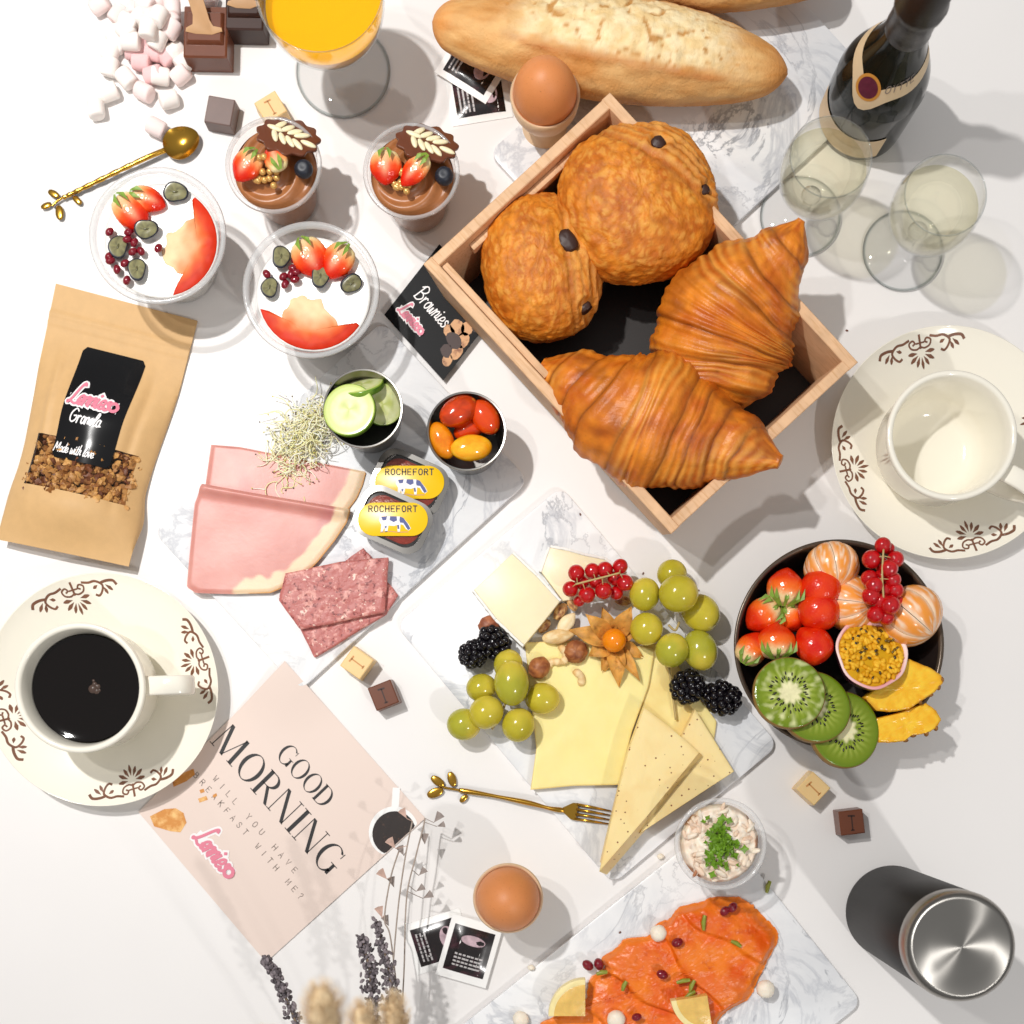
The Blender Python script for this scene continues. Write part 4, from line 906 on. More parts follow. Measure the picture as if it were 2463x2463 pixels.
def pslice(l, z0, z1, label, seed):
    pts = HX(l); base = W(*pts[0], 1.2, 0); P = loc_poly(pts, 1.2, base)
    mb = MB(); mb.patch([q for i in range(len(P)) for q in [Vector(P[i]).lerp(Vector(P[(i + 1) % len(P)]), k / 6) + Vector((.07 * nz(i + k * .4, seed), .07 * nz(seed, i + k * .4))) for k in range(6)]], lambda x, y, t: z1 + .05 * fbm(x * 2, y * 2, seed) - .1 * sstep(.95, 1, t), z0, 16, 110, 0, None, None, False)
    tag(mb.build('pate_slice', M['pate'], None, base, angle=60), label, 'pate', pg_)
pslice([(1005, 1310), (1150, 1210), (1215, 1285), (1230, 1400), (1050, 1420)], BT, BT + .35, 'small corner of a pate slice showing behind the others, nearest the tins', 1)
pslice([(760, 1700), (850, 1885), (1290, 1620), (1365, 1500), (1300, 1420), (900, 1560)], BT, BT + .45, 'lower pate slice underneath, at the bottom edge of the ham board', 2)
pslice([(680, 1372), (1020, 1300), (1310, 1275), (1285, 1610), (770, 1715), (640, 1535)], BT + .47, BT + .95, 'uppermost coarse pate slice with pale fat flecks', 3)
# sprouts: nobody could count them
mb = MB(); rs = random.Random(4)
def sprout_strand(x, y):
    a = rs.uniform(0, 2 * PI); l = rs.uniform(.9, 2.1); z = BT + .3 + 1.5 * max(0, 1 - ((x / 2.3) ** 2 + (y / 3.2) ** 2)) * rs.random(); p = Vector((x, y, z)); P = [p]
    da = rs.uniform(-.5, .5)
    for k in range(6): a += da + rs.uniform(-.35, .35); p = p + Vector((math.cos(a), math.sin(a), rs.uniform(-.25, .3))) * l / 6; p.z = max(p.z, BT + .12); P.append(p.copy())
    c = mixc(S('#fbf8ea'), S('#efe6a4'), rs.random()); mb.tube(P, [.045, .045, .042, .04, .038, .03, .02], 5, 0, c)
    if rs.random() < .65:
        q = P[-1]; cc_2 = S('#3c2a1c') if rs.random() < .35 else mixc(S('#b9b23e'), S('#dccf7a'), rs.random()); mb.ball(q, (.075, .06, .05), 6, 5, None, None, 0, cc_2)
sb = W(740, 1050, 1.2, 0); ra = math.radians(-72)
for i in range(360):
    q = rs.gauss(0, 1), rs.gauss(0, 1); x, y = q[0] * 1.3, q[1] * 1.6
    c, s_ = math.cos(-.35), math.sin(-.35); sprout_strand(x * c + y * -s_ * .9, x * s_ * -1 + y * c)
tag(mb.build('alfalfa_sprouts', M['sprout'], None, sb, angle=180), 'loose heap of pale alfalfa sprouts beside the cucumber cup', 'sprouts', kind='stuff')
# little steel cups
def steelcup(px, py, label):
    hr = 5.2; r = 96 / PX * (1 - hr / H); o = thing('steel_cup', label, 'steel cup', W(px, py, hr, BT), 0, 'small steel cups')
    h = hr - BT
    mb = MB(); mb.lathe([(0, 0), (2.1, 0), (2.25, .1), (r - .18, h - .5), (r - .06, h - .15), (r, h - .05), (r - .03, h), (r - .14, h - .02), (r - .22, h - .3), (2.1, .25), (0, .2)], 64); mb.build('cup_shell', M['tin'], o, angle=60); return o
steelcup(873, 982, 'small steel cup filled with cucumber slices'); steelcup(1122, 1037, 'small steel cup filled with halved cherry tomatoes')
def cuke_col(a, q, z):
    if z < .24 and q > 1.4: return mixc(S('#8fae3c'), S('#5d8a22'), .5 + .5 * math.sin(a * 3))
    c = mixc(S('#d7db98'), S('#e6e8b4'), .5 + .8 * nz(math.cos(a) * q * 3, math.sin(a) * q * 3))
    w = .5 + .3 * math.cos(3 * a)
    if q < .95: c = mixc(c, S('#b9c266'), .8 * sstep(.95, .6, q) * (.6 + .5 * math.cos(3 * a)))
    return mixc(c, S('#c6d27c'), sstep(1.15, 1.45, q))
def cuke(px, py, h, rx, ry, label, r=1.6):
    o = thing('cucumber_slice', label, 'cucumber slice', W(px, py, h, h), .3, 'cucumber slices in a steel cup', (rx, ry, .3))
    mb = MB(); mb.lathe([(0, -.25), (r * .95, -.25), (r, -.18), (r, .16)], 44, col=lambda a, q, z: mixc(S('#3c6a14'), S('#7fa434'), .5 + .9 * nz(a * 3, z * 4))); mb.build('peel', M['vc'], o, angle=180)
    mb = MB(); mb.lathe([(r, .16), (r * .985, .238)] + [(r * .95 * (1 - k / 10), .25 + .02 * nz(k, 3)) for k in range(10)] + [(0, .25)], 44, col=cuke_col); mb.build('flesh', M['vcg'], o, angle=180)
X = lambda x: 560 + x * .352
Y = lambda y: 500 + y * .352
cuke(X(1020), Y(1345), 4.0, .25, .35, 'cucumber slice at the right, partly covered in its cup', 1.5)
cuke(X(890), Y(1225), 4.4, -.95, .1, 'cucumber slice standing upright with dark green peel at the back of the cup', 1.55)
cuke(X(800), Y(1385), 5.3, -.12, -.1, 'large pale cucumber slice on top of the cup', 1.9)
def tom(px, py, h, ang, l, w, c1, c2, label, tilt=0):
    o = thing('tomato_half', label, 'tomato', W(px, py, h, h), 0, 'halved cherry tomatoes', (tilt, .1, ang)); mb = MB()
    mb.ball((0, 0, 0), (l, w, w * .8), 26, 16, None, lambda d: .02 * nz(d.x * 2, d.y * 2, d.z), 0, lambda d: mixc(c1, c2, .5 + .9 * fbm(d.x * 1.5 + px, d.y * 1.5, d.z))); mb.build('tomato_flesh', M['tomato'], o, angle=180)
RD, OR = S('#d8430c'), S('#f5a010')
tom(X(1545), Y(1390), 5.0, .5, 1.5, 1.05, RD, S('#a83208'), 'red cherry tomato half at the top left of the tomato cup')
tom(X(1725), Y(1430), 4.7, -1.0, 1.35, .95, S('#e04a0c'), RD, 'red cherry tomato half at the right of the tomato cup')
tom(X(1430), Y(1590), 4.6, -1.15, 1.4, .85, S('#f09410'), S('#e07808'), 'orange cherry tomato half at the left of the tomato cup')
tom(X(1630), Y(1640), 5.0, .1, 1.5, .95, OR, S('#fbc02a'), 'yellow-orange cherry tomato half lowest in the tomato cup')
tom(X(1620), Y(1500), 3.9, .6, 1.3, .9, RD, RD, 'dark red cherry tomato half beneath the other tomatoes')
# pate tins
COW = [(0, .78), (.35, .8), (.7, .78), (.82, .72), (1.0, .42), (1.08, .22), (1.0, .12), (.9, .2), (.82, .38), (.72, .42), (.7, .05), (.62, .05), (.6, .38), (.5, .34), (.3, .36), (.26, .05), (.18, .05), (.16, .3), (.1, .05), (.03, .05), (.05, .4), (-.03, .6)]
def tin(px, py, ang, z0, label):
    hz = 2.2; o = thing('pate_tin', label, 'pate tin', W(px, py, z0 + 1.7, z0), ang, 'yellow labelled pate tins')
    sh = lambda a, b: rrect(a, b, 1.15, 8)
    mb = MB(); mb.prism(sh(2.5, 1.75), 0, 1.45, .25); mb.build('tin_body', M['clearlid'], o, angle=50)
    mb = MB(); mb.prism(sh(2.15, 1.42), 1.46, 1.52, .03); mb.build('potted_meat', M['pork'], o)
    mb = MB(); P1 = rrect(2.75, 1.98, 1.3, 8); P0 = rrect(2.35, 1.6, 1.1, 8); n = len(P1)
    V = [(x, y, 1.45) for x, y in P1] + [(x, y, 1.62) for x, y in P1] + [(x, y, 1.66) for x, y in P0] + [(x, y, 1.5) for x, y in P0]
    mb.add(V, [(l * n + i, l * n + (i + 1) % n, (l + 1) % 4 * n + (i + 1) % n, (l + 1) % 4 * n + i) for l in range(4) for i in range(n)]); mb.build('rolled_rim', M['tin'], o, angle=60)
    mb = MB(); mb.prism(rrect(2.45, 1.72, 1.1, 8), 1.57, 1.60, 0); mb.build('clear_lid', M['film'], o)
    la = -ang   # the label lies level in the photo
    c, s_ = math.cos(la), math.sin(la)
    def F(x, y, z): return Vector((x * c - y * s_, x * s_ + y * c, 1.72 + z))
    mb = MB(); mb.prism(rrect(2.55, 1.22, 1.2, 10), -.05, .0, .02, 0, None, lambda p: F(p.x, p.y, p.z)); lb = mb.build('pill_label', M['yellow'], o)
    mb = MB(); caps(mb, 'ROCHEFORT', -1.75, .55, .42, F, .2, .5, .6, 0, .012, 1.75); mb.build('brand_lettering', M['ink'], lb)
    cw = lambda p: F((p[0] - .5) * 2.1 + .1, (p[1] - .45) * 1.55 - .32, .012)
    mb = MB(); mb.add([cw(p) for p in COW], [tuple(range(len(COW)))]); mb.build('cow_emblem', M['white_ink'], lb)
    mb = MB()
    for pl in ([(.1, .6), (.05, .78), (.25, .8), (.22, .62)], [(.34, .62), (.36, .8), (.58, .79), (.6, .6), (.48, .52)], [(.68, .62), (.7, .78), (.82, .72), (.98, .42), (1.06, .22), (.98, .14), (.9, .3), (.82, .48), (.7, .5)], [(.6, .38), (.66, .4), (.68, .2), (.62, .2)], [(.16, .3), (.24, .36), (.22, .2)]):
        mb.add([cw(p) + Vector((0, 0, .012)) for p in pl], [tuple(range(len(pl)))])
    mb.build('cow_patches', M['blue_ink'], lb)
    mb = MB(); ribbon(mb, [(-.9, -.95), (-.2, -.88), (.4, -.95), (1.1, -.92)], .07, F, 0, .012); mb.build('ground_line', M['gold_edge'], lb)
    return o
tin(985, 1160, -.42, BT, 'yellow labelled pate tin further from the ham, tucked under the other tin')
tin(945, 1249, -.42, BT + .75, 'yellow labelled pate tin in front, resting on the edge of the other')
# ------------------------------------------------------------------ cheese board
CX = lambda l: [(940 + x / 3.116, 1240 + y / 3.116) for x, y in l]
def brie(l, label, tp=2.3, ri=(0, 2)):
    pts = CX(l); base = W(*pts[0], tp, 0); P = loc_poly(pts, tp, base)
    o = thing('brie_wedge', label, 'cheese', base + Vector((0, 0, BT)), 0, 'pieces of brie'); n = len(P)
    c = sum((Vector(p) for p in P), Vector((0, 0))) / n
    mb = MB(); mb.prism(P, 0, tp - BT, .07); mb.build('paste', M['brie'], o, angle=40)
    for i in ri:
        a, b = Vector(P[i]), Vector(P[(i + 1) % n]); d = (b - a).normalized(); q = Vector((-d.y, d.x))
        if q.dot(c - a) > 0: q = -q
        K = 14; rr_ = []
        for k in range(K + 1): p = a.lerp(b, k / K); rr_.append(p + q * (.02 * nz(k * .9, tp)))
        for k in range(K, -1, -1): p = a.lerp(b, k / K); rr_.append(p + q * (.20 + .07 * nz(k * .8, i + 3)))
        m2 = MB(); m2.prism(rr_, .02, tp - BT + .015, .04); m2.build('rind', M['rind'], o, angle=60)
    return o
brie([(1195, 240), (1330, 265), (1450, 300), (1600, 330), (1760, 440), (1560, 600), (1290, 640), (1130, 425)], 'brie piece lying under the red currants', 1.5, (0, 1, 2, 3, 7))
brie([(908, 285), (1090, 455), (1265, 645), (1130, 815), (1000, 970), (790, 770), (625, 555), (760, 430)], 'brie piece in front, beside the dark berries', 2.4, (0, 1, 4, 5))
def cslice(pts, z0, th, label, c1, seed=0):
    base = W(*pts[0], 1.1, 0); P = loc_poly(pts, 1.1, base)
    P = [Vector(P[i]).lerp(Vector(P[(i + 1) % len(P)]), k / 8) for i in range(len(P)) for k in range(8)]
    cf = lambda x, y, t: mixc(c1, S('#f6e6a0'), .4 + .7 * fbm(x * .4 + seed, y * .4)) if t < .985 else S('#e0bf72')
    mb = MB(); mb.patch(P, lambda x, y, t: z0 + th + .06 * fbm(x * .3 + seed, y * .3) - .04 * sstep(.97, 1, t), z0, 14, 120, 0, cf, None, False)
    tag(mb.build('cheese_slice', M['cheese'], None, base, angle=50), label, 'cheese', 'slices of yellow cheese')
cslice([(1490, 1560), (1600, 1545), (1655, 1640), (1725, 1735), (1712, 1830), (1640, 1830), (1520, 1700)], BT, .3, 'yellow cheese slice at the back, under the blackberries and right-hand grapes', S('#f0d588'), 3)
cslice([(1262, 1545), (1400, 1540), (1575, 1560), (1560, 1650), (1520, 1760), (1488, 1888), (1380, 1890), (1276, 1900), (1290, 1800)], BT + .32, .3, 'wide pale yellow cheese slice under the nuts and left-hand grapes', S('#f1e196'), 1)
def wedge(top, z0, th, label, seed, skirt=None):
    h = z0 + th; base = W(*top[0], h, 0); P = loc_poly(top, h, base)
    P = [Vector(P[i]).lerp(Vector(P[(i + 1) % len(P)]), k / 10) for i in range(len(P)) for k in range(10)]
    mb = MB(); cf = lambda x, y, t: mixc(S('#f3dc9e'), S('#e9c178'), sstep(.9, 1, t) * .3 + .4 * fbm(x * .5, y * .5, seed))
    mb.patch(P, lambda x, y, t: h + .02 * fbm(x, y, seed) - .05 * sstep(.98, 1, t), z0, 16, 150, 0, cf, None, False)
    if skirt:
        a_, b_ = [(W(*top[i], h, 0) - base).xy for i in skirt]; nv_ = 150
        for k in range(len(mb.v) - nv_, len(mb.v)):
            if near(mb.v[k].xy, a_, b_) < .25: mb.v[k] += Vector((.62, -.42, 0))
    o = mb.build('cheese_wedge', M['pepper'], None, base, angle=50); tag(o, label, 'cheese', 'peppered cheese wedges')
wedge([(1672, 1706), (1766, 1856), (1538, 2006), (1600, 1850)], BT + .2, 1.3, 'peppered cheese wedge at the right, partly behind the other wedge', 2)
wedge([(1549, 1702), (1600, 1740), (1683, 1810), (1560, 1960), (1441, 2098), (1480, 1930), (1510, 1810)], BT + .62, 1.8, 'long peppered cheese wedge in front, pointing down to the salmon board', 5, (2, 4))
GR = [S('#b9ad2f'), S('#c3b434'), S('#aca934')]
def grapes(lst, h0, label, stems):
    b = W(lst[0][0], lst[0][1], 2, 0); o = thing('grape_bunch', label, 'grapes', b, 0, 'bunches of green grapes')
    for i, (x, y, r, h, sq, a) in enumerate(lst):
        c1 = GR[i % 3]; rr_ = L(r, h); p = W(x, y, h, h) - b
        mb = MB(); mb.ball((0, 0, 0), (rr_ * sq, rr_, rr_), 28, 18, None, lambda d: .015 * nz(d.x * 1.5 + x, d.y, d.z), 0, lambda d: mixc(c1, S('#d2bf45'), sstep(-.2, .9, d.x + .4 * nz(d.x * 2, d.y * 2, x))))
        mb.build('grape', M['grape'], o, p, a, angle=180)
    for P in stems:
        mb = MB(); mb.tube(catmull([W(x, y, h, h) - b for x, y, h in P], 5), .09, 8); mb.build('stem', M['stemw'], o, angle=180)
def cx(x): return 940 + x / 3.116
def cyy(y): return 1240 + y / 3.116
def dx(x): return 1300 + x / 3.116
grapes([(cx(680), cyy(1290), 34, 2.0, 1.1, .2), (cx(1135), cyy(1370), 38, 1.9, 1.12, 0), (cx(548), cyy(1565), 39, 2.0, 1.06, 0), (cx(955), cyy(1570), 39, 2.6, 1.08, 1.2), (cx(715), cyy(1475), 40, 2.9, 1.08, .6), (cx(905), cyy(1255), 42, 3.4, 1.32, 1.6), (cx(880), cyy(1120), 35, 2.6, 1.1, 1.4)], 2, 'bunch of green grapes at the left edge of the cheese board', [[(cx(760), cyy(1600), 1.3), (cx(830), cyy(1480), 2.2), (cx(860), cyy(1400), 2.2)]])
grapes([(dx(985), cyy(440), 36, 2.0, 1.0, 0), (dx(1200), cyy(730), 44, 2.2, 1.12, -.7), (dx(1195), cyy(1010), 42, 2.4, 1.2, -1.2), (dx(780), cyy(590), 37, 3.0, 1.1, 1.5), (dx(795), cyy(850), 40, 2.8, 1.0, 0), (dx(985), cyy(1010), 40, 3.2, 1.05, 1.2), (dx(1035), cyy(585), 46, 4.0, 1.05, 0)], 2, 'bunch of green grapes at the right of the cheese board, by the fruit bowl', [[(dx(960), cyy(820), 2.4), (dx(1010), cyy(860), 2.6), (dx(1040), cyy(800), 2.2)], [(dx(960), cyy(1130), 1.6), (dx(985), cyy(1300), 1.4), (dx(1015), cyy(1530), 1.2)]])
def blackberry(px, py, r, label, sq=1.12, ang=0, h=1.8):
    mb = MB(); rb = random.Random(px); rc = L(r, h); n = 46
    for k in range(n):
        z = 1 - 2 * (k + .5) / n; q = math.sqrt(1 - z * z); a = k * 2.399 + rb.uniform(-.12, .12); d = Vector((q * math.cos(a), q * math.sin(a), z)); rr_ = rc * .27 * rb.uniform(.85, 1.15)
        mb.ball(Vector((d.x * rc * sq * .82, d.y * rc * .82, d.z * rc * .8)), rr_, 10, 7)
    mb.ball((0, 0, 0), rc * .75, 10, 8); o = mb.build('blackberry', M['blackberry'], None, W(px, py, h, h), ang, angle=180); tag(o, label, 'blackberry', 'blackberries on the cheese board')
blackberry(cx(615), cyy(1040), 34, 'round blackberry at the far left of the cheese board', 1.05, .4)
blackberry(cx(775), cyy(955), 37, 'blackberry leaning against the front brie piece', 1.25, -.9, 2.1)
blackberry(dx(1100), cyy(1285), 40, 'blackberry nearest the right-hand grapes', 1.1, .5, 2.0)
blackberry(dx(1362), cyy(1368), 41, 'blackberry nearest the fruit bowl', 1.18, -.35, 1.9)
def nutty(name, px, py, h, r, ang, c1, c2, label, cat, seed, disp=None, tilt=0):
    mb = MB(); mb.ball((0, 0, 0), r, 22, 14, None, disp or (lambda d: .10 * fbm(d.x * 2 + seed, d.y * 2, d.z * 2)), 0, lambda d: mixc(c1, c2, .5 + 1.1 * fbm(d.x * 2 + seed, d.y * 2, d.z * 2)))
    tag(mb.build(name, M['nut'], None, W(px, py, h, h), 0, (tilt, 0, ang), angle=180), label, cat, 'nuts and dried fruit on the cheese')
BR1, BR2 = S('#8a4b2a'), S('#b5713f'); AL1, AL2 = S('#ecd3a2'), S('#dcb273')
nutty('raisin', cx(740), cyy(820), 1.4, (.85, .7, .55), .3, S('#8c4a2e'), S('#b06a45'), 'brown raisin peeping out above the blackberry by the brie', 'raisin', 1, lambda d: .14 * nz(d.x * 3, d.y * 3, d.z * 3))
al = lambda d: -.25 * sstep(0, 1, d.x) * abs(d.y)
nutty('almond', cx(1320), cyy(805), 1.5, (.95, .55, .35), .9, AL1, S('#f2deb4'), 'blanched almond standing nearest the physalis husk', 'almond', 2, al)
nutty('almond', cx(1258), cyy(905), 1.6, (1.25, .55, .42), .15, AL1, AL2, 'long blanched almond lying just below the brie', 'almond', 3, al)
nutty('hazelnut', cx(1112), cyy(1140), 1.5, (.85, .78, .75), .9, BR1, BR2, 'brown hazelnut above the left-hand grapes', 'hazelnut', 4)
nutty('hazelnut', cx(1385), cyy(1020), 1.5, (.9, .85, .75), .4, S('#7e4020'), BR2, 'wrinkled brown hazelnut right of the cashews', 'hazelnut', 5, lambda d: .12 * fbm(d.x * 3, d.y * 3, d.z * 3 + 5))
def cashew(px, py, h, a0, label, r=.62):
    P = [Vector((r * math.cos(t), r * math.sin(t), .06 * math.sin(2 * t))) for t in [a0 + k * .27 for k in range(11)]]
    mb = MB(); mb.tube(P, [.08, .24, .30, .30, .28, .27, .28, .30, .30, .24, .08], 14, 0, [mixc(AL1, AL2, .5 + nz(k * .6, r)) for k in range(11)], .9)
    tag(mb.build('cashew', M['nut'], None, W(px, py, h, h), angle=180), label, 'cashew', 'nuts and dried fruit on the cheese')
cashew(cx(1250), cyy(1050), 1.5, -1.2, 'curled cashew between the two hazelnuts')
cashew(cx(1230), cyy(1150), 1.3, .6, 'cashew lying below the curled one, touching the hazelnut', .55)
cashew(cx(1375), cyy(1230), 1.3, -.9, 'cashew lowest on the wide cheese slice', .55)
for (x, y, r, s_, l) in ((1270, 720, .7, 1, 'brown nut piece at the tip of the brie under the currants'), (1360, 660, .6, 2, 'chopped nut right below the currant bunch'), (1740, 640, .6, 3, 'chopped nut beside the right-hand grapes'), (1150, 830, .6, 4, 'dark nut half hidden by the brie corner')):
    nutty('nut_piece', cx(x), cyy(y), 1.2, (r, r * .6, r * .5), s_, BR1, AL2, l, 'nut', 6 + s_)
def currants(lst, stem, label, h, b):
    base = W(*b, h, 0); o = thing('currant_bunch', label, 'red currants', base, 0, 'bunches of red currants'); src = None
    for (x, y, r, hh) in lst:
        rr_ = L(r, hh); p = W(x, y, hh, hh) - base
        if src is None: mb = MB(); mb.ball((0, 0, 0), 1, 18, 12); src = c = mb.build('currant', M['currant'], o, p, angle=180); 
        else: c = src.copy(); COL.objects.link(c); c.location = p * .01
        c.scale = (rr_,) * 3; c.rotation_euler = (random.random(), random.random(), 0)
    P = catmull([W(x, y, hh, hh) - base for x, y, hh in stem], 6)
    mb = MB(); mb.tube(P, .07, 7); 
    for (x, y, r, hh) in lst[:9]:
        p = W(x, y, hh, hh) - base; q = min(P, key=lambda v: (v - p).length); mb.tube([q, q.lerp(p, .5) + Vector((0, 0, .1)), p], .035, 5)
    mb.build('stem', M['stemw'], o, angle=180)
currants([(cx(x), cyy(y), r / 3.116, h) for x, y, r, h in ((1390, 430, 64, 3.2), (1510, 412, 58, 3.3), (1605, 405, 62, 3.3), (1720, 380, 58, 3.4), (1755, 505, 64, 3.2), (1345, 550, 60, 3.0), (1470, 595, 64, 3.2), (1595, 565, 66, 3.3), (1680, 470, 58, 2.8), (1430, 500, 55, 2.6), (1540, 500, 55, 2.6), (1690, 580, 55, 2.5), (1410, 640, 45, 2.3))], [(cx(1385), cyy(515), 3.9), (cx(1500), cyy(485), 4.1), (cx(1600), cyy(460), 4.1), (cx(1715), cyy(430), 4.0)], 'bunch of red currants on the brie, with its pale stem across', 3, (cx(1550), cyy(500)))
# physalis with papery husk
ph = W(cx(1675), cyy(935), 2.4, 0)
o = thing('physalis', 'orange physalis berry with open papery husk among the grapes', 'physalis', ph)
mb = MB(); mb.ball((0, 0, 2.3), .88, 24, 16); mb.build('berry', M['physalis'], o, angle=180)
rs3 = random.Random(8)
def huskleaf(a, l, w, z0, z1, seed):
    V = []; F = []; n, m = 9, 6
    for i in range(n + 1):
        t = i / n
        for j in range(m + 1):
            s = j / m * 2 - 1; ww = w * math.sin(PI * min(1, t * .8 + .2)) ** .7 * (1 - .75 * t * t)
            x, y = .5 + l * t, ww * s; z = lerp(z0, z1, t) + .45 * s * s * (1 - t) + .5 * math.sin(PI * t) + .34 * nz(t * 4 + seed, s * 3)
            V.append(Vector((x * math.cos(a) - y * math.sin(a), x * math.sin(a) + y * math.cos(a), z)))
    for i in range(n):
        for j in range(m): q = i * (m + 1) + j; F.append((q, q + m + 1, q + m + 2, q + 1))
    mb = MB(); mb.add(V, F); return mb.build('husk_leaf', M['husk'], o, angle=180)
for i, (a, l, w, z0, z1) in enumerate(((2.9, 3.0, .8, 1.6, 1.6), (2.4, 2.4, .7, 1.4, 2.4), (1.9, 2.2, .6, 1.4, 1.5), (1.1, 2.3, .8, 1.3, 2.5), (.5, 1.6, .6, 1.3, 1.6), (-2.6, 1.7, .8, 1.2, 1.5), (-1.9, 2.2, .6, 1.2, .9), (-1.45, 3.0, .75, 1.4, 1.3), (-1.0, 3.1, .55, 1.2, 1.9), (-.5, 2.2, .6, 1.2, 1.0))): huskleaf(a, l, w, z0, z1, i * 3)
# ------------------------------------------------------------------ fruit bowl
FX = lambda x: 1740 + x / 3.116
FY = lambda y: 1260 + y / 3.116
hb = 4.8; fb = W(2018, 1550, hb, 0); rb_ = 252 / PX * (1 - hb / H)
o = thing('fruit_bowl', 'dark stoneware bowl filled with cut fruit', 'bowl', fb)
mb = MB(); mb.lathe([(0, 0), (3.6, 0), (4.0, .1), (5.2, .9), (6.6, 2.6), (rb_ - .15, 4.4), (rb_, hb - .12)], 96); mb.lathe([(rb_ - .32, hb - .18), (rb_ - .5, 4.2), (6.2, 2.6), (4.9, 1.1), (3.4, .5), (0, .45)], 96); mb.build('bowl_body', M['bowl'], o, angle=60)
mb = MB(); mb.lathe([(rb_ - .0, hb - .14), (rb_ + .03, hb - .02), (rb_ - .1, hb + .04), (rb_ - .26, hb - .02), (rb_ - .33, hb - .2)], 96); mb.build('bronze_rim', M['bowlrim'], o, angle=180)
sg = 'strawberries in the fruit bowl'
def bstraw(x, y, h, l, w, ang, label, tilt=0.0, leaves=5): return strawberry(FX(x), FY(y), h, l, w, ang, label, sg, tilt, False, leaves)
bstraw(300, 690, 4.4, 2.9, 2.5, -2.5, 'strawberry with drooping green calyx at the left of the bowl', .1)
bstraw(510, 700, 4.3, 2.4, 2.1, -1.0, 'strawberry half hidden under the green calyx in the bowl', .1, 4)
bstraw(465, 475, 5.0, 2.9, 2.6, 1.45, 'roundish strawberry above its green leaves, topmost of the left strawberries', .1)
bstraw(725, 470, 5.4, 3.1, 2.8, 1.7, 'large glossy red strawberry touching the peeled clementine', .3, 0)
bstraw(715, 640, 5.4, 3.2, 2.9, 1.4, 'large glossy red strawberry in the middle left of the bowl', .2, 0)
bstraw(215, 935, 4.8, 2.7, 2.2, 1.0, 'pale orange strawberry at the left rim of the bowl', .1, 3)
bstraw(395, 880, 5.3, 2.8, 2.7, 1.55, 'strawberry with pale shoulder just above the kiwi slices', .15)
bstraw(672, 905, 5.4, 3.1, 2.6, 2.2, 'red strawberry beside the passion fruit', .25, 0)
def clem(x, y, h, r, rot, label, n=9, z=0):
    o = thing('clementine', label, 'clementine', W(FX(x), FY(y), h, h), 0, 'peeled clementine halves in the bowl', rot); src = None
    V = []; F = []; cc = []; nu, nv = 9, 14
    for j in range(nv + 1):
        b = -PI / 2 + PI * j / nv
        for i in range(nu + 1):
            s = i / nu * 2 - 1; a = s * PI / n * .97; q = r * math.cos(b) * (1 - .05 * s ** 4)
            V.append(Vector((q * math.cos(a), q * math.sin(a), r * .88 * math.sin(b))))
            k = max(abs(s) ** 4, .95 * sstep(.0, .4, fbm(s * 1.2 + x, b * 2.5, 1)) ); cc.append(mixc(S('#f19a3c'), S('#f7dcc0'), k * .95))
    for j in range(nv):
        for i in range(nu): q = j * (nu + 1) + i; F.append((q, q + 1, q + nu + 2, q + nu + 1))
    # side membranes
    m = len(V)
    for s_ in (0, nu):
        k0 = len(V)
        for j in range(nv + 1): V.append(V[j * (nu + 1) + s_].copy()); cc.append(S('#f3c89a')); V.append(Vector((.1, 0, V[j * (nu + 1) + s_].z * .7))); cc.append(S('#f6e2cc'))
        for j in range(nv): F.append((k0 + 2 * j, k0 + 2 * j + 1, k0 + 2 * j + 3, k0 + 2 * j + 2))
    for i in range(n):
        if src is None: mb = MB(); mb.add(V, F, 0, cc); src = c = mb.build('segment', M['vcg'], o, (0, 0, 0), 0, angle=60)
        else: c = src.copy(); COL.objects.link(c); c.rotation_euler = (0, 0, 2 * PI * i / n)
        c.rotation_euler = (0, 0, 2 * PI * i / n)
clem(810, 325, 4.8, 2.0, (1.05, .1, .1), 'peeled clementine with white pith at the back of the bowl')
clem(960, 600, 4.4, 2.1, (.5, .5, .7), 'clementine half deeper in the bowl, left of the red currants')
clem(1405, 690, 4.9, 2.35, (.5, 1.15, -.25), 'large clementine half against the right rim of the bowl')
currants([(FX(x), FY(y), r / 3.116, h) for x, y, r, h in ((1195, 160, 62, 7.0), (1240, 185, 45, 6.6), (1110, 265, 72, 6.8), (1290, 265, 64, 6.9), (1180, 300, 55, 6.3), (1240, 335, 70, 7.2), (1095, 410, 66, 6.8), (1130, 460, 66, 7.2), (1270, 420, 62, 6.9), (1105, 540, 70, 7.0), (1200, 500, 60, 6.6), (1290, 500, 62, 6.8), (1180, 580, 66, 6.8), (1140, 680, 68, 6.8), (1250, 610, 76, 7.2), (1220, 700, 62, 6.7), (1305, 580, 50, 6.3), (1190, 390, 60, 6.3))], [(FX(1200), FY(190), 7.4), (FX(1190), FY(380), 7.5), (FX(1200), FY(560), 7.3), (FX(1200), FY(690), 7.0)], 'upright bunch of red currants at the back of the fruit bowl', 5.5, (FX(1200), FY(430)))
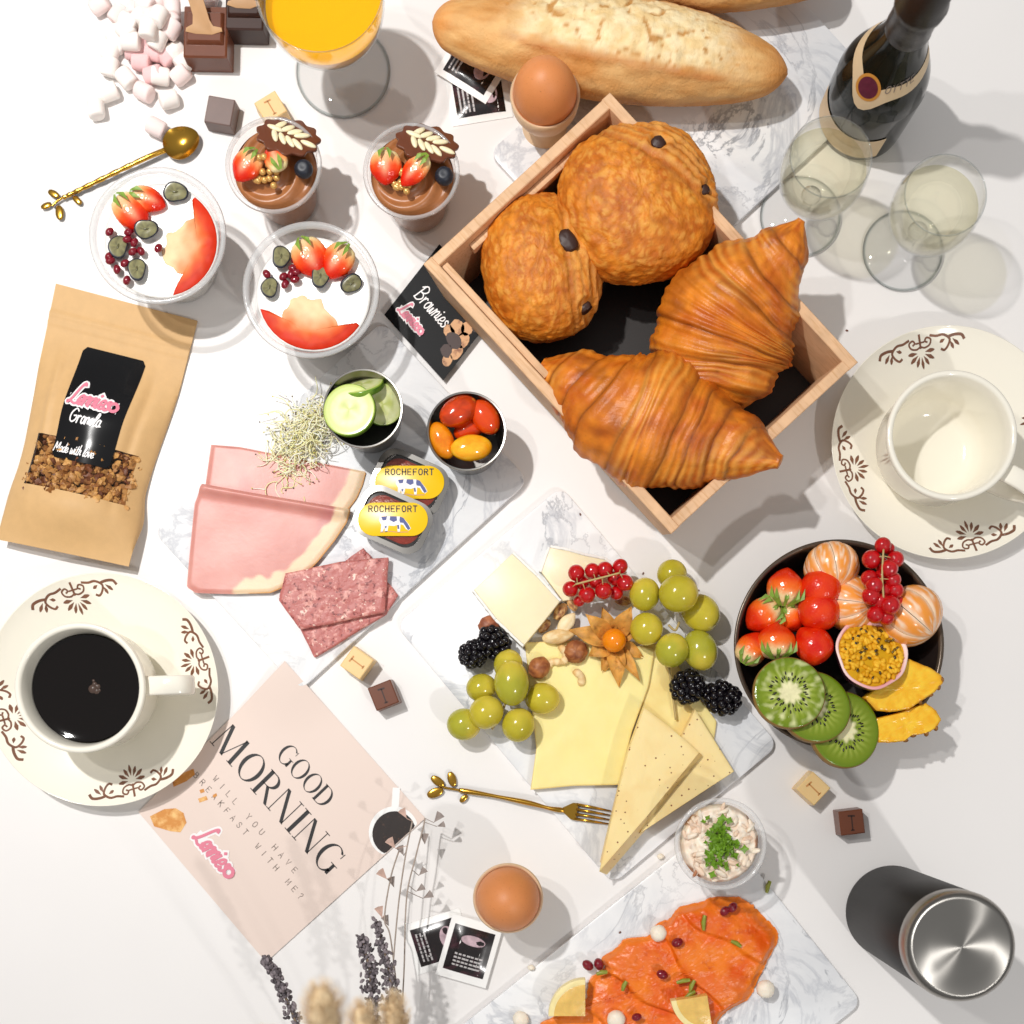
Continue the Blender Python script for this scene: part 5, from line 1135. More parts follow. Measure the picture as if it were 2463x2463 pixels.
# passion fruit half
o = thing('passion_fruit', 'halved passion fruit with yellow pulp and purple skin', 'passion fruit', W(FX(1110), FY(975), 6.0, 6.0), 0, None, (-.34, .12, 0)); R1 = 2.62
wobp = lambda a, q, z: .035 * math.sin(3 * a + 1) + .015 * math.sin(7 * a)
mb = MB(); mb.lathe([(0, -2.3), (1.2, -2.1), (2.1, -1.4), (R1 * .97, -.4), (R1, .0)], 56, wob=wobp, col=lambda a, q, z: mixc(S('#3a1626'), S('#5a2638'), .5 + nz(a * 3, z * 2))); mb.build('skin', M['vcg'], o, angle=180)
mb = MB(); mb.lathe([(R1, 0), (R1 * .985, .07), (R1 * .93, .06), (R1 * .89, -.15)], 56, wob=wobp, col=lambda a, q, z: mixc(S('#e9a3a6'), S('#f6dcd6'), .5 + .5 * math.sin(a * 2 + q * 3))); mb.build('pith_ring', M['vc'], o, angle=180)
rs4 = random.Random(3); mb = MB(); mb.lathe([(R1 * .91, -.1), (1.6, .0), (0, .05)], 40, wob=wobp, col=S('#cf9c16'))
for k in range(150):
    q = R1 * .86 * math.sqrt(rs4.random()); a = rs4.uniform(0, 2 * PI); c = mixc(S('#d99a12'), S('#f0bf38'), rs4.random()); mb.ball((q * math.cos(a), q * math.sin(a), .05), (.26, .17, .17), 8, 6, rotz(rs4.uniform(0, 3)), None, 0, c)
mb.build('pulp', M['coulis'], o, angle=180)
mb = MB()
for k in range(34): q = R1 * .76 * math.sqrt(rs4.random()); a = rs4.uniform(0, 2 * PI); mb.ball((q * math.cos(a), q * math.sin(a), .17), (.16, .10, .08), 8, 5, rotz(rs4.uniform(0, 3)), None, 0, mixc(S('#3a2a12'), S('#7a5c14'), rs4.random()))
mb.build('seeds', M['vcg'], o, angle=180)
def kiwi(x, y, h, r, rot, label, wet=0):
    o = thing('kiwi_slice', label, 'kiwi', W(FX(x), FY(y), h, h), 0, 'kiwi slices in the bowl', rot)
    def cf(a, q, z):
        t = q / r; c = mixc(S('#e9e3b4'), S('#74891a'), sstep(.24, .36, t + .04 * math.sin(a * 9))); ray = .5 + .5 * math.sin(a * 26 + 2 * nz(q * 2, a))
        c = mixc(c, S('#c3cf62'), .5 * ray * sstep(.3, .45, t) * sstep(.85, .5, t)); c = mixc(c, S('#5f7a12'), sstep(.8, .97, t) * .7)
        return mixc(c, S('#dfe0a8'), wet * .6 * max(0, nz(q * 2, a * 5, 2) * 2))  # pale streaks are wet glints painted into the flesh colour
    mb = MB(); mb.lathe([(r * .97, .26)] + [(r * (.95 - .95 * k / 18), .30 + .02 * nz(k * 1.3, r)) for k in range(18)] + [(0, .3)], 96, col=cf); mb.build('flesh', M['wet'] if wet else M['vcg'], o, angle=180)
    mb = MB(); mb.lathe([(0, -.3), (r * .95, -.3), (r, -.2), (r, .18), (r * .97, .26)], 48, col=S('#8a6a34')); mb.build('skin', M['vc'], o, angle=180)
    rk = random.Random(x); mb = MB()
    for k in range(44):
        a = 2 * PI * k / 44 + rk.uniform(-.05, .05); q = r * rk.uniform(.36, .56); mb.ball((q * math.cos(a), q * math.sin(a), .31), (.15, .06, .05), 6, 4, rotz(a), None, 0, S('#1c150c'))
    mb.build('seeds', M['vcg'], o, angle=180)
kiwi(900, 1545, 5.5, 2.75, (-.10, .30, 0), 'kiwi slice hanging over the bowl rim with a bright green face')
kiwi(680, 1375, 6.2, 2.6, (-.15, .22, .5), 'middle kiwi slice, half covered by the wet one on top')
kiwi(490, 1270, 7.0, 2.55, (-.15, .10, .3), 'wet shiny kiwi slice on top, below the strawberries', 1)
def pine(l, z0, th, label, tilt):
    pts = [(FX(x), FY(y)) for x, y in l]; h = z0 + th; base = W(*pts[0], h, z0); P = loc_poly(pts, h, base)
    P = [Vector(P[i]).lerp(Vector(P[(i + 1) % len(P)]), k / 6) for i in range(len(P)) for k in range(6)]; P = [p + Vector((.05 * nz(i * .9, 1), .05 * nz(2, i * .9))) for i, p in enumerate(P)]
    o = thing('pineapple_slice', label, 'pineapple', base, 0, 'pineapple pieces in the bowl', tilt)
    cf = lambda x, y, t: mixc(mixc(S('#f6c838'), S('#f0b020'), .5 + .9 * fbm(x * 1.4, y * 1.4, th)), S('#c07818'), sstep(.90, 1, t) * .6)
    mb = MB(); mb.patch(P, lambda x, y, t: th + .05 * fbm(x * 3, y * 3) - .1 * sstep(.93, 1, t), 0, 14, 130, 0, cf, None, False); mb.build('flesh', M['vcg'], o, angle=60)
    for k in (int(len(P) * q) for q in (.42, .5, .58, .66)): mb = MB(); mb.ball((P[k].x, P[k].y, th * .7), (.24, .16, .3), 9, 6, rotz(k)); mb.build('peel_eye', M['nutd'], o, angle=180)
M['nutd'] = mat('pineapple_peel', '#8a5a20', rough=.6, var=(3, .3))
pine([(1060, 1300), (1390, 1010), (1480, 1050), (1560, 1080), (1640, 1140), (1650, 1190), (1590, 1260), (1500, 1320), (1390, 1390), (1270, 1410), (1150, 1400)], 4.4, 1.0, 'upper pineapple piece beneath the passion fruit', (0, 0, 0))
pine([(1140, 1460), (1300, 1420), (1520, 1340), (1600, 1400), (1635, 1470), (1600, 1530), (1530, 1570), (1410, 1590), (1360, 1630), (1260, 1640), (1160, 1640), (1130, 1560)], 4.0, .9, 'lower pineapple piece overhanging the bowl edge', (0, 0, 0))
# ------------------------------------------------------------------ salmon board
SX = lambda x: 1100 + x * .3623
SY = lambda y: 1850 + y * .3623
UX = lambda x: 1600 + x * .4467
UY = lambda y: 1780 + y * .4467
ol = [(SX(1640), SY(880)), (SX(1480), SY(920)), (SX(1420), SY(990)), (SX(1330), SY(1030)), (SX(1270), SY(1110)), (SX(1120), SY(1130)), (SX(1060), SY(1190)), (SX(960), SY(1260)), (SX(980), SY(1330)), (SX(880), SY(1400)), (SX(840), SY(1560)), (SX(640), SY(1650)), (SX(560), SY(1720)), (SX(900), SY(1850)), (SX(1600), SY(1800)), (SX(1780), SY(1620)), (UX(450), UY(1400)), (UX(500), UY(1300)), (UX(560), UY(1180)), (UX(610), UY(1080)), (UX(600), UY(1020)), (UX(540), UY(960)), (UX(480), UY(900)), (UX(400), UY(850)), (UX(250), UY(850))]
base = W(1560, 2340, 1, 0); P = loc_poly(ol, 1, base)
def foldz(x, y):
    u = x * .62 + y * .78; v = -x * .78 + y * .62; z = 0
    for (u0, k, am) in ((-5.5, .5, .45), (-1.6, -.7, .5), (2.2, .6, .42), (5.2, -.4, .38)):
        z += am * sstep(-.06, .10, (u - u0) - .9 * nz(v * .28, k, 3) - k * .25 * v) * (1 - .75 * sstep(.1, 3.0, (u - u0) - .9 * nz(v * .28, k, 3) - k * .25 * v))
    return z
def sz(x, y, t):
    return BT + .2 + .3 * sstep(1, .75, t) + foldz(x, y) * sstep(1, .9, t) + .16 * nz(x * .6, y * .6) + .07 * fbm(x * 1.5, y * 1.5)
def scol(x, y, t):
    u = x * .62 + y * .78; v = -x * .78 + y * .62
    c = mixc(S('#e05605'), S('#f07c14'), .5 + .9 * fbm(x * .4, y * .4, 2)); c = mixc(c, S('#ee7d34'), .5 * sstep(.0, .45, nz(x * .45 + 7, y * .45))); c = mixc(c, S('#f6b184'), .4 * sstep(.06, .0, abs((u * 1.6 + .9 * fbm(v * .5, u * .4)) % 1 - .5)) * sstep(-.1, .4, nz(x * .6, y * .6)))
    return mixc(c, S('#ef8a2c'), sstep(.85, 1, t) * .6)
mb = MB(); P = [p + Vector((.16 * nz(i * .55, 1), .16 * nz(2, i * .55))) for i, p in enumerate(catmull([Vector((q[0], q[1], 0)).xy.to_3d() for q in P], 10, True)) for p in [p.xy]]; mb.patch(P, sz, BT, 60, 320, 0, scol, None, False); tag(mb.build('smoked_salmon', M['salmon'], None, base, angle=180), 'folded orange slices of smoked salmon spread over their board', 'salmon')
def lemon(x, y, ang, label, h=2.6):
    o = thing('lemon_wedge', label, 'lemon', W(SX(x), SY(y), h, h - .9), ang, 'lemon wedges on the salmon'); R0 = 2.7; n = 16
    arc = [(R0 * math.cos(PI / 2 * i / n), R0 * math.sin(PI / 2 * i / n)) for i in range(n + 1)]; arc2 = [(.86 * a, .86 * b) for a, b in arc]
    mb = MB(); mb.prism([(0, 0)] + arc2, 0, .98, .06); mb.build('flesh', M['lemonf'], o)
    mb = MB(); mb.prism(arc + [(a * .99, b * .99) for a, b in arc2[::-1]], -.02, 1.0, .05); mb.build('rind', M['lemonr'], o)
M['lemonf'] = mat('lemon_flesh', '#e9c069', rough=.25, sss=.2, var=(1.5, .12), bump=((3, .03),)); M['lemonr'] = mat('lemon_rind', '#f3e2a2', rough=.4, var=(2, .06))
lemon(850, 1640, PI / 2, 'lemon wedge at the left edge of the salmon'); lemon(1660, 1502, PI + .15 + PI / 2 * 0, 'lemon wedge lower right on the salmon, flesh side up')
for (x, y, r, l) in ((1335, 1090, .62, 'dollop of cream cheese at the upper edge of the salmon'), (1055, 1660, .68, 'dollop of cream cheese at the bottom edge, on the salmon'), (420, 1670, .6, 'dollop of cream cheese on bare marble at the lower left'), ((UX(540) - 1100) / .3623, (UY(1340) - 1850) / .3623, .68, 'dollop of cream cheese at the right edge of the salmon')):
    onb = x < 600; mb = MB(); mb.ball((0, 0, 0), (r, r, r * .8), 20, 14, None, lambda d: .08 * fbm(d.x * 2 + x, d.y * 2, d.z * 2)); tag(mb.build('cream_dollop', M['cream'], None, W(SX(x), SY(y), 1.5, 1.0 if onb else 1.5), angle=180), l, 'cream cheese', 'cream cheese dollops by the salmon')
for (x, y, a, b) in ((1465, 1150, .3, 1.3), (1365, 1365, -.4, 1.3), (1195, 1645, .2, 1.1), (1780, 940, .7, 1.2), (1830, 915, .9, 1.2)): pome(SX(x), SY(y), 1.9, a, 'dark red seed scattered on the smoked salmon', 'red seeds on the salmon', b)
for (x, y, a, l) in ((870, 1305, -.7, 'dark red seed left of the pair off the salmon edge'), (938, 1290, 1.9, 'dark red seed right of the pair off the salmon edge')): pome(SX(x), SY(y), 1.3, a, l, 'red seeds off the salmon edge', 1.35)
CG = mat('chive_green', '#8d9330', rough=.4, var=(2, .2))
for (x, y, a, l_) in ((1640, 1020, 1.5, .55), (1850, 1160, -.5, .4), (1110, 1440, 1.2, .38), (1500, 1410, .2, .5), (1560, 1440, 1.2, .45), (1545, 1500, .6, .45), (960, 1355, .2, .4), (UX(570) / .3623 - 1100 / .3623, (UY(800) - 1850) / .3623, 1.3, .45)):
    mb = MB(); mb.tube([(-l_, 0, 0), (0, .06, .05), (l_, 0, 0)], [.12, .18, .14], 8); tag(mb.build('green_herb_piece', CG, None, W(SX(x), SY(y), 1.9, 1.85 if x < 2000 else .75), a, angle=60), 'small chopped green herb piece on or beside the salmon', 'herb', 'chopped herb pieces by the salmon')
# cup of chunky spread
hr = 5.8; rr = 110 / PX * (1 - hr / H)
so = thing('spread_cup', 'small clear cup of chunky cream spread topped with parsley', 'cup', W(1733, 2030, hr, BT))
mb = MB(); mb.lathe([(rr - .3, 5.1), (rr - .2, 5.32), (rr + .04, 5.3), (rr + .04, 5.1), (rr - .15, 4.95)], 56); mb.build('cup_rim', M['rimp'], so, angle=180)
mb = MB(); mb.lathe([(0, 0), (2.2, 0), (2.4, .15), (rr - .2, 5.0), (rr, 5.15), (rr, 5.28), (rr - .22, 5.25), (rr - .35, 4.9), (2.3, .3), (0, .15)], 56); mb.build('plastic_cup', M['plastic'], so, angle=60)
rs5 = random.Random(11); mb = MB(); mb.lathe([(0, .2), (2.2, .3), (rr - .55, 4.2), (rr - .5, 4.5), (0, 4.75)], 40, col=S('#e6cbb2'))
mb.patch([((rr - .42) * math.cos(2 * PI * i / 24), (rr - .42) * math.sin(2 * PI * i / 24)) for i in range(24)], lambda x, y, t: 5.0 + .45 * (1 - t * t) + .16 * fbm(x * 1.6, y * 1.6, 3) - .22 * abs(nz(x * 1.5 + 4, y * 1.5, 6)) - .5 * sstep(.9, 1, t), None, 26, 110, 0, lambda x, y, t: mixc(mixc(S('#f6ead8'), S('#efd3ba'), .5 + fbm(x * 1.2, y * 1.2, 8)), S('#b07a54'), sstep(.42, .6, nz(x * .9 + 3, y * .9, 1) + .35 * sstep(.8, 1, t))), (0, 0), False)
for k in range(60):
    q = (rr - .6) * math.sqrt(rs5.random()); a = rs5.uniform(0, 2 * PI); c = mixc(S('#f4e6d2'), S('#ecc9ae'), rs5.random()); 
    if rs5.random() < .12: c = S('#b5764f')
    mb.ball((q * math.cos(a), q * math.sin(a), 4.95 + rs5.uniform(.0, .45) * (1 - (q / rr) ** 3)), (rs5.uniform(.25, .6), rs5.uniform(.12, .24), rs5.uniform(.10, .2)), 9, 6, R3(rs5.uniform(-.6, .6), rs5.uniform(-.6, .6), rs5.uniform(0, 6)), lambda d: .2 * nz(d.x * 2 + k, d.y * 2, d.z * 2), 0, c)
mb.build('chunky_spread', M['crab'], so, angle=180)
mb = MB()
for k in range(150):
    a = rs5.uniform(0, 2 * PI); q = abs(rs5.gauss(0, .72)); cx0, cy0 = q * math.cos(a) + .0, q * math.sin(a) * 1.35; z = 5.55 + .45 * max(0, 1 - q) * rs5.random() + .12; s = rs5.uniform(.2, .42)
    V = [Vector((0, 0, 0))] + [Vector((s * (1 if i % 2 else .55) * math.cos(i * PI / 4), s * (1 if i % 2 else .55) * math.sin(i * PI / 4), .1 * rs5.uniform(-1, 1))) for i in range(8)]
    R = R3(rs5.uniform(-.8, .8), rs5.uniform(-.8, .8), rs5.uniform(0, 6)); mb.add([R @ v + Vector((cx0, cy0, z)) for v in V], [(0, 1 + i, 1 + (i + 1) % 8) for i in range(8)])
o = mb.build('parsley', M['parsley'], None, W(1733, 2030, hr, BT), angle=30); tag(o, 'chopped green parsley sprinkled on the chunky cream spread', 'parsley', kind='stuff')
for (x, y) in ((1350, 580), (490, 1310)): mb = MB(); mb.ball((0, 0, 0), (.28, .22, .22), 10, 7, None, lambda d: .2 * nz(d.x * 2 + x, d.y * 2, d.z * 2)); tag(mb.build('cheese_crumb', M['cream'], None, W(SX(x), SY(y), .3, .75 if x < 600 else .22), angle=180), 'tiny white crumb ' + ('beside the spread cup' if x > 600 else 'on the edge of the salmon board by the egg'), 'crumb', 'stray crumbs')
# ------------------------------------------------------------------ greeting card
def cardframe(T_, R_, L_, B_, base, z):
    T_, R_, L_, B_ = [(W(p[0], p[1], .1) - base) for p in (T_, R_, L_, B_)]
    def F(a, b, dz=0):
        p = T_ + (R_ - T_) * a + (L_ - T_) * b + (B_ - R_ - L_ + T_) * (a * b); return Vector((p.x, p.y, z + dz))
    return F
cb = W(672, 1957, .1, 0)
G_ = cardframe((689, 1591), (1023, 1968), (333, 1953), (640, 2314), cb, .12)
co = thing('greeting_card', 'square blush pink greeting card reading GOOD MORNING', 'card', cb + Vector((0, 0, .03)))
mb = MB(); n = 12
def cardz(a, b): return .05 + .55 * (max(0, b - .25 - .5 * a) * 0) + (.62 * sstep(.35, 0, math.hypot(a, b)))
V = []; 
for k, zz in ((0, 0), (1, .05)):
    for i in range(n + 1):
        for j in range(n + 1): p = G_(i / n, j / n); p.z = cardz(i / n, j / n) + zz; V.append(p)
F_ = []; q = (n + 1) ** 2
for i in range(n):
    for j in range(n): a = i * (n + 1) + j; F_ += [(q + a, q + a + n + 1, q + a + n + 2, q + a + 1), (a, a + 1, a + n + 2, a + n + 1)]
for i in range(n):
    for a, b in ((i, i + 1), (n * (n + 1) + i + 1, n * (n + 1) + i), ((i + 1) * (n + 1), i * (n + 1)), (i * (n + 1) + n, (i + 1) * (n + 1) + n)): F_.append((a, b, q + b, q + a))
mb.add(V, F_); mb.build('card_sheet', M['card'], co, angle=30)
SC = 1 / 15.6
def GF(x, y, z): a, b = x * SC, 1 - y * SC; p = G_(a, b); p.z = cardz(a, b) + .062 + z; return p
def gy(b): return (1 - b) * 15.6
mb = MB(); x = .285 * 15.6
for ch in 'GOOD': x += serif(mb, ch, x, gy(.335), 1.5, GF, 0) * 1.5 * .99
x = .015 * 15.6
for ch in 'MORNING': x += serif(mb, ch, x, gy(.525), 2.15, GF, 0) * 2.15 * 1.03
mb.build('headline_lettering', M['ink'], co)
mb = MB(); caps(mb, 'WILL YOU HAVE', .15 * 15.6, gy(.632), .42, GF, .14, .5, .62, 0, 0, .765 * 15.6); caps(mb, 'BREAKFAST WITH ME?', .07 * 15.6, gy(.690), .42, GF, .14, .5, .62, 0, 0, .88 * 15.6); mb.build('verse_lettering', M['ink_soft'], co)
mb = MB(); logo(mb, .285 * 15.6, gy(.885), .82, GF, 0, 1, 0); mb.build('script_logo', [M['white_ink'], M['pink_ink']], co)
def pdisc(mb, cx, cy, r, z, mi=0, clip=1.0, n=32, ry=None):
    P = [(min(cx + r * math.cos(2 * PI * i / n), clip * 15.55), max(.05, min(15.55, cy + (ry or r) * math.sin(2 * PI * i / n)))) for i in range(n)]
    mb.add([GF(min(cx, clip * 15.5), cy, z)] + [GF(x, y, z) for x, y in P], [(0, 1 + i, 1 + (i + 1) % n) for i in range(n)], mi)
ccx, ccy = .945 * 15.6, gy(.152)
mb = MB(); ribbon(mb, [(ccx - 1.2, ccy + 1.2), (ccx - 2.1 , ccy + 2.1)], .55, GF, 1, .006)
pdisc(mb, ccx, ccy, 1.85, .008, 1); pdisc(mb, ccx + .12, ccy - .05, 1.62, .014, 2)
M['coffee_print'] = mat('coffee_print', '#1e110c', rough=.5, mix=((2.5, '#5a3a28', .6, .8),)); M['crois_print'] = mat('croissant_print', '#d08a3c', rough=.5, mix=((1.2, '#f0c27c', .5, .7), (2, '#8a4a18', .62, .75)))
mb.build('printed_cup', [M['ink_soft'], M['white_paper'], M['coffee_print']], co)
mb = MB()
for pl in ([(.9, .45), (1.7, .2), (2.9, .9), (3.5, 1.4), (3.3, 2.2), (2.6, 2.5), (1.9, 2.3), (1.3, 1.6)], [(.2, 3.4), (.6, 3.2), (1.0, 4.2), (1.1, 5.0), (.7, 5.2), (.35, 4.4)], [(2.6, 4.0), (2.9, 3.9), (3.2, 4.5), (2.9, 4.6)], [(2.2, 4.5), (2.45, 4.4), (2.6, 4.7), (2.35, 4.8)], [(3.2, 5.0), (3.4, 4.9), (3.5, 5.2), (3.3, 5.3)]):
    c = (sum(p[0] for p in pl) / len(pl), sum(p[1] for p in pl) / len(pl)); nn = len(pl)
    mb.add([GF(*c, .006)] + [GF(x, y, .006) for x, y in pl], [(0, 1 + i, 1 + (i + 1) % nn) for i in range(nn)])
mb.build('printed_croissant', M['crois_print'], co)
# ------------------------------------------------------------------ black card
bb = W(980, 800, .1, 0)
K_ = cardframe((1018, 644), (1340, 895), (926, 762), (1067 + 190, 919 + 148), bb, .02)
K_ = cardframe((926, 762), (1067, 919), (1018 + 40, 593), (1199, 750), bb, .06)   # a along the left edge, b towards the crate
bo = thing('black_card', 'black chocolate card sticking out from under the crate', 'card', bb)
P = [K_(a, b) for a, b in ((0, 0), (1, 0), (1, 1.0), (0, 1.0))]
mb = MB(); mb.add([Vector((p.x, p.y, .56)) for p in P] + [Vector((p.x, p.y, .60)) for p in P], [(0, 1, 2, 3), (4, 5, 6, 7), (0, 1, 5, 4), (1, 2, 6, 5), (2, 3, 7, 6), (3, 0, 4, 7)]); mb.build('card_sheet', M['card_black'], bo)
WD, HT = 6.6, 6.4
def KF(x, y, z): p = K_(x / WD, y / HT); p.z = .604 + z; return p
mb = MB(); script(mb, 'Brownies', .9, 2.5, .62, KF, .14, 0, .01, .25); mb.build('script_lettering', M['white_ink'], bo)
mb = MB(); logo(mb, .55, .9, .5, KF, 0, 1, .01); mb.build('script_logo', [M['white_ink'], M['pink_ink']], bo)
mb = MB()
TAN = mat('caramel_print', '#cf9c6c', rough=.5, mix=((1.6, '#7a4020', .52, .7),))
for (x, y, rx, ry, mi) in ((5.0, 3.3, .62, .55, 0), (4.7, 2.7, .55, .4, 0), (5.6, 3.8, .45, .55, 0), (5.9, 3.0, .5, .6, 0), (5.4, 2.5, .7, .5, 1), (6.1, 2.1, .42, .6, 0), (5.4, 1.6, .5, .45, 1), (5.9, 1.2, .4, .45, 0), (6.1, 4.4, .4, .4, 1)):
    V = [KF(x, y, .008 + .004 * mi)] + [KF(min(6.5, x + rx * math.cos(i * PI / 6) * (1 + .2 * nz(x + i, y))), y + ry * math.sin(i * PI / 6) * (1 + .2 * nz(i, x)), .008 + .004 * mi) for i in range(12)]; mb.add(V, [(0, 1 + i, 1 + (i + 1) % 12) for i in range(12)], mi)
mb.build('printed_nuts', [TAN, M['choc_dark']], bo)
# ------------------------------------------------------------------ sugar sachets
def sachet(px, py, w, h, ang, z0, label, kind):
    o = thing('sugar_sachet', label, 'sugar sachet', W(px, py, z0 + .3, z0), ang, 'black and white sugar sachets')
    def zz(x, y): u, v = abs(x) / (w / 2), abs(y) / (h / 2); return .06 + .34 * sstep(1, .35, u) * sstep(1, .35, v) + .02 * nz(x * 2, y * 2, px)
    def F(x, y, z): return Vector((x, y, zz(x, y) + z))
    n = 14; V = []; Fc = []
    for s in (0, 1):
        for i in range(n + 1):
            for j in range(n + 1): x, y = (i / n - .5) * w, (j / n - .5) * h; V.append(Vector((x, y, zz(x, y) if s else .0)))
    q = (n + 1) ** 2
    for i in range(n):
        for j in range(n): a = i * (n + 1) + j; Fc += [(q + a, q + a + n + 1, q + a + n + 2, q + a + 1), (a, a + 1, a + n + 2, a + n + 1)]
    for i in range(n):
        for a, b in ((i, i + 1), (n * (n + 1) + i + 1, n * (n + 1) + i), ((i + 1) * (n + 1), i * (n + 1)), (i * (n + 1) + n, (i + 1) * (n + 1) + n)): Fc.append((a, b, q + b, q + a))
    mb = MB(); mb.add(V, Fc); mb.build('paper_packet', M['white_paper'], o, angle=60)
    mb = MB(); m = 10; iw, ih = w * .80, h * .74; V = []; Fc = []
    for i in range(m + 1):
        for j in range(m + 1): V.append(F((i / m - .5) * iw, (j / m - .5) * ih, .012))
    for i in range(m):
        for j in range(m): a = i * (m + 1) + j; Fc.append((a, a + m + 1, a + m + 2, a + 1))
    mb.add(V, Fc); mb.build('dark_print', SACH, o, angle=180)
    mb = MB()
    rr_ = random.Random(px)
    for k in range(4 if kind else 3):
        x0 = -iw * .40 + k * .32 if kind != 2 else 0
        for c in range(7):
            if kind == 2: x_, y_ = -iw * .3 + c * iw * .1, -ih * .10 - k * .28
            else: x_, y_ = x0, -ih * .35 + c * ih * .11
            l = rr_.uniform(.08, .2); ribbon(mb, [(x_, y_ - (0 if kind == 2 else l / 2)), (x_ + (l if kind == 2 else 0), y_ + (0 if kind == 2 else l / 2))], .13, F, 0, .024)
    mb.build('small_print', M['sachtxt'], o)
    mb = MB()
    ex, ey = ((iw * .22, ih * .05) if kind != 2 else (.1, ih * .24)); rx, ry = (iw * .16, ih * .3) if kind != 2 else (iw * .30, ih * .11)
    mb.add([F(ex, ey, .022)] + [F(ex + rx * math.cos(i * PI / 10), ey + ry * math.sin(i * PI / 10), .022) for i in range(20)], [(0, 1 + i, 1 + (i + 1) % 20) for i in range(20)]); mb.build('printed_spoon', M['sachpic'], o, angle=180)
M['sachtxt'] = mat('grey_print', '#b9b5b5', rough=.4); M['sachpic'] = mat('mauve_print', '#b9a0a8', rough=.3, var=(2, .3)); SACH = mat('dark_sachet_print', '#1a1315', rough=.22, coat=.3, mix=((.55, '#4a2530', .52, .7, 'noise', 1.0),))
sachet(1152, 232, 4.6, 3.6, .16, .02, 'sugar sachet lying underneath the other by the upper egg cup', 1)
sachet(1136, 160, 4.5, 3.5, -.56, .42, 'sugar sachet on top, tucked under the baguette', 0)
sachet(1054, 2266, 4.5, 3.9, .30, .02, 'sugar sachet underneath at the left of the lower pair', 0)
sachet(1128, 2289, 3.9, 4.7, -.28, .40, 'sugar sachet on top at the right of the lower pair, under the egg', 2)
# ------------------------------------------------------------------ granola pouch
pc = [(128, 676), (470, 766), (315, 1365), (0, 1300)]
pb = W(235, 1020, 1, 0); PC = [W(x, y, .8) - pb for x, y in pc]
def pz(u, v):
    z = .25 + 2.0 * sstep(.16, .5, v) * sstep(1.02, .80, v) * (math.sin(PI * min(1, max(0, u))) ** .7)
    z += 1.5 * sstep(.55, 1.0, v) * (.75 + .25 * math.sin(PI * u))
    z += .14 * math.exp(-((v - .115) / .012) ** 2) + .10 * math.exp(-((v - .145) / .010) ** 2)
    z += .12 * nz(u * 4, v * 5) * sstep(.1, .4, v) + .22 * math.exp(-((u - .14 - .06 * v) / .03) ** 2) * sstep(.2, .35, v) * sstep(.95, .6, v) - .2 * math.exp(-((u - .84 + .04 * v) / .035) ** 2) * sstep(.2, .35, v) * sstep(.95, .6, v)
    return z
def PB(u, v, dz=0):
    uu = u + .05 * sstep(.25, .7, v) * (1 - sstep(.7, .85, v)) * (-1 if u > .5 else .25) * abs(u - .5) * 2
    p = PC[0] * (1 - uu) * (1 - v) + PC[1] * uu * (1 - v) + PC[2] * uu * v + PC[3] * (1 - uu) * v; return Vector((p.x, p.y, pz(u, v) + dz))
po = thing('granola_pouch', 'brown kraft pouch of granola with a glossy black label', 'pouch', pb)
wu0, wu1, wv0, wv1 = .13, .90, .575, .775
nu, nv = 60, 90; mb = MB(); V = []; Fc = []; us = [i / nu for i in range(nu + 1)]; vs = [j / nv for j in range(nv + 1)]
def snap(lst, t): i = min(range(len(lst)), key=lambda k: abs(lst[k] - t)); lst[i] = t
for t in (wu0, wu1): snap(us, t)
for t in (wv0, wv1): snap(vs, t)
for s in (0, 1):
    for v in vs:
        for u in us: p = PB(u, v); p.z = p.z if s else max(.03, min(.1 + 1.4 * sstep(.75, 1, v), p.z - .06)); V.append(p)
q = (nu + 1) * (nv + 1)
for j in range(nv):
    for i in range(nu):
        a = j * (nu + 1) + i; win = wu0 - 1e-6 <= us[i] and us[i + 1] <= wu1 + 1e-6 and wv0 - 1e-6 <= vs[j] and vs[j + 1] <= wv1 + 1e-6
        Fc.append((a, a + 1, a + nu + 2, a + nu + 1))
        if not win: Fc.append((q + a, q + a + nu + 1, q + a + nu + 2, q + a + 1))
for i in range(nu): Fc += [(i + 1, i, q + i, q + i + 1), (nv * (nu + 1) + i, nv * (nu + 1) + i + 1, q + nv * (nu + 1) + i + 1, q + nv * (nu + 1) + i)]
for j in range(nv): a = j * (nu + 1); Fc += [(a, a + nu + 1, q + a + nu + 1, q + a), (a + nu + nu + 1, a + nu, q + a + nu, q + a + nu + nu + 1)]
mb.add(V, Fc); mb.build('kraft_bag', M['kraft'], po, angle=60)
def sheet(name, m, u0, u1, v0, v1, dz, nu=16, nv=16, rnd=0, parent=None):
    V = []; Fc = []
    for j in range(nv + 1):
        for i in range(nu + 1):
            u, v = lerp(u0, u1, i / nu), lerp(v0, v1, j / nv)
            V.append(PB(u, v, dz))
    for j in range(nv):
        for i in range(nu):
            if rnd and i in (0, nu - 1) and j in (0, nv - 1): continue
            a = j * (nu + 1) + i; Fc.append((a, a + nu + 1, a + nu + 2, a + 1))
    if rnd:
        for (i, j) in ((0, 0), (nu - 1, 0), (0, nv - 1), (nu - 1, nv - 1)):
            a = j * (nu + 1) + i; c = [a, a + nu + 1, a + nu + 2, a + 1]; out = {(0, 0): 0, (nu - 1, 0): 3, (0, nv - 1): 1, (nu - 1, nv - 1): 2}[(i, j)]; Fc.append(tuple(c[k] for k in range(4) if k != out))
    mb = MB(); mb.add(V, Fc); return mb.build(name, m, parent or po, angle=180)
rg = random.Random(9); mb = MB()
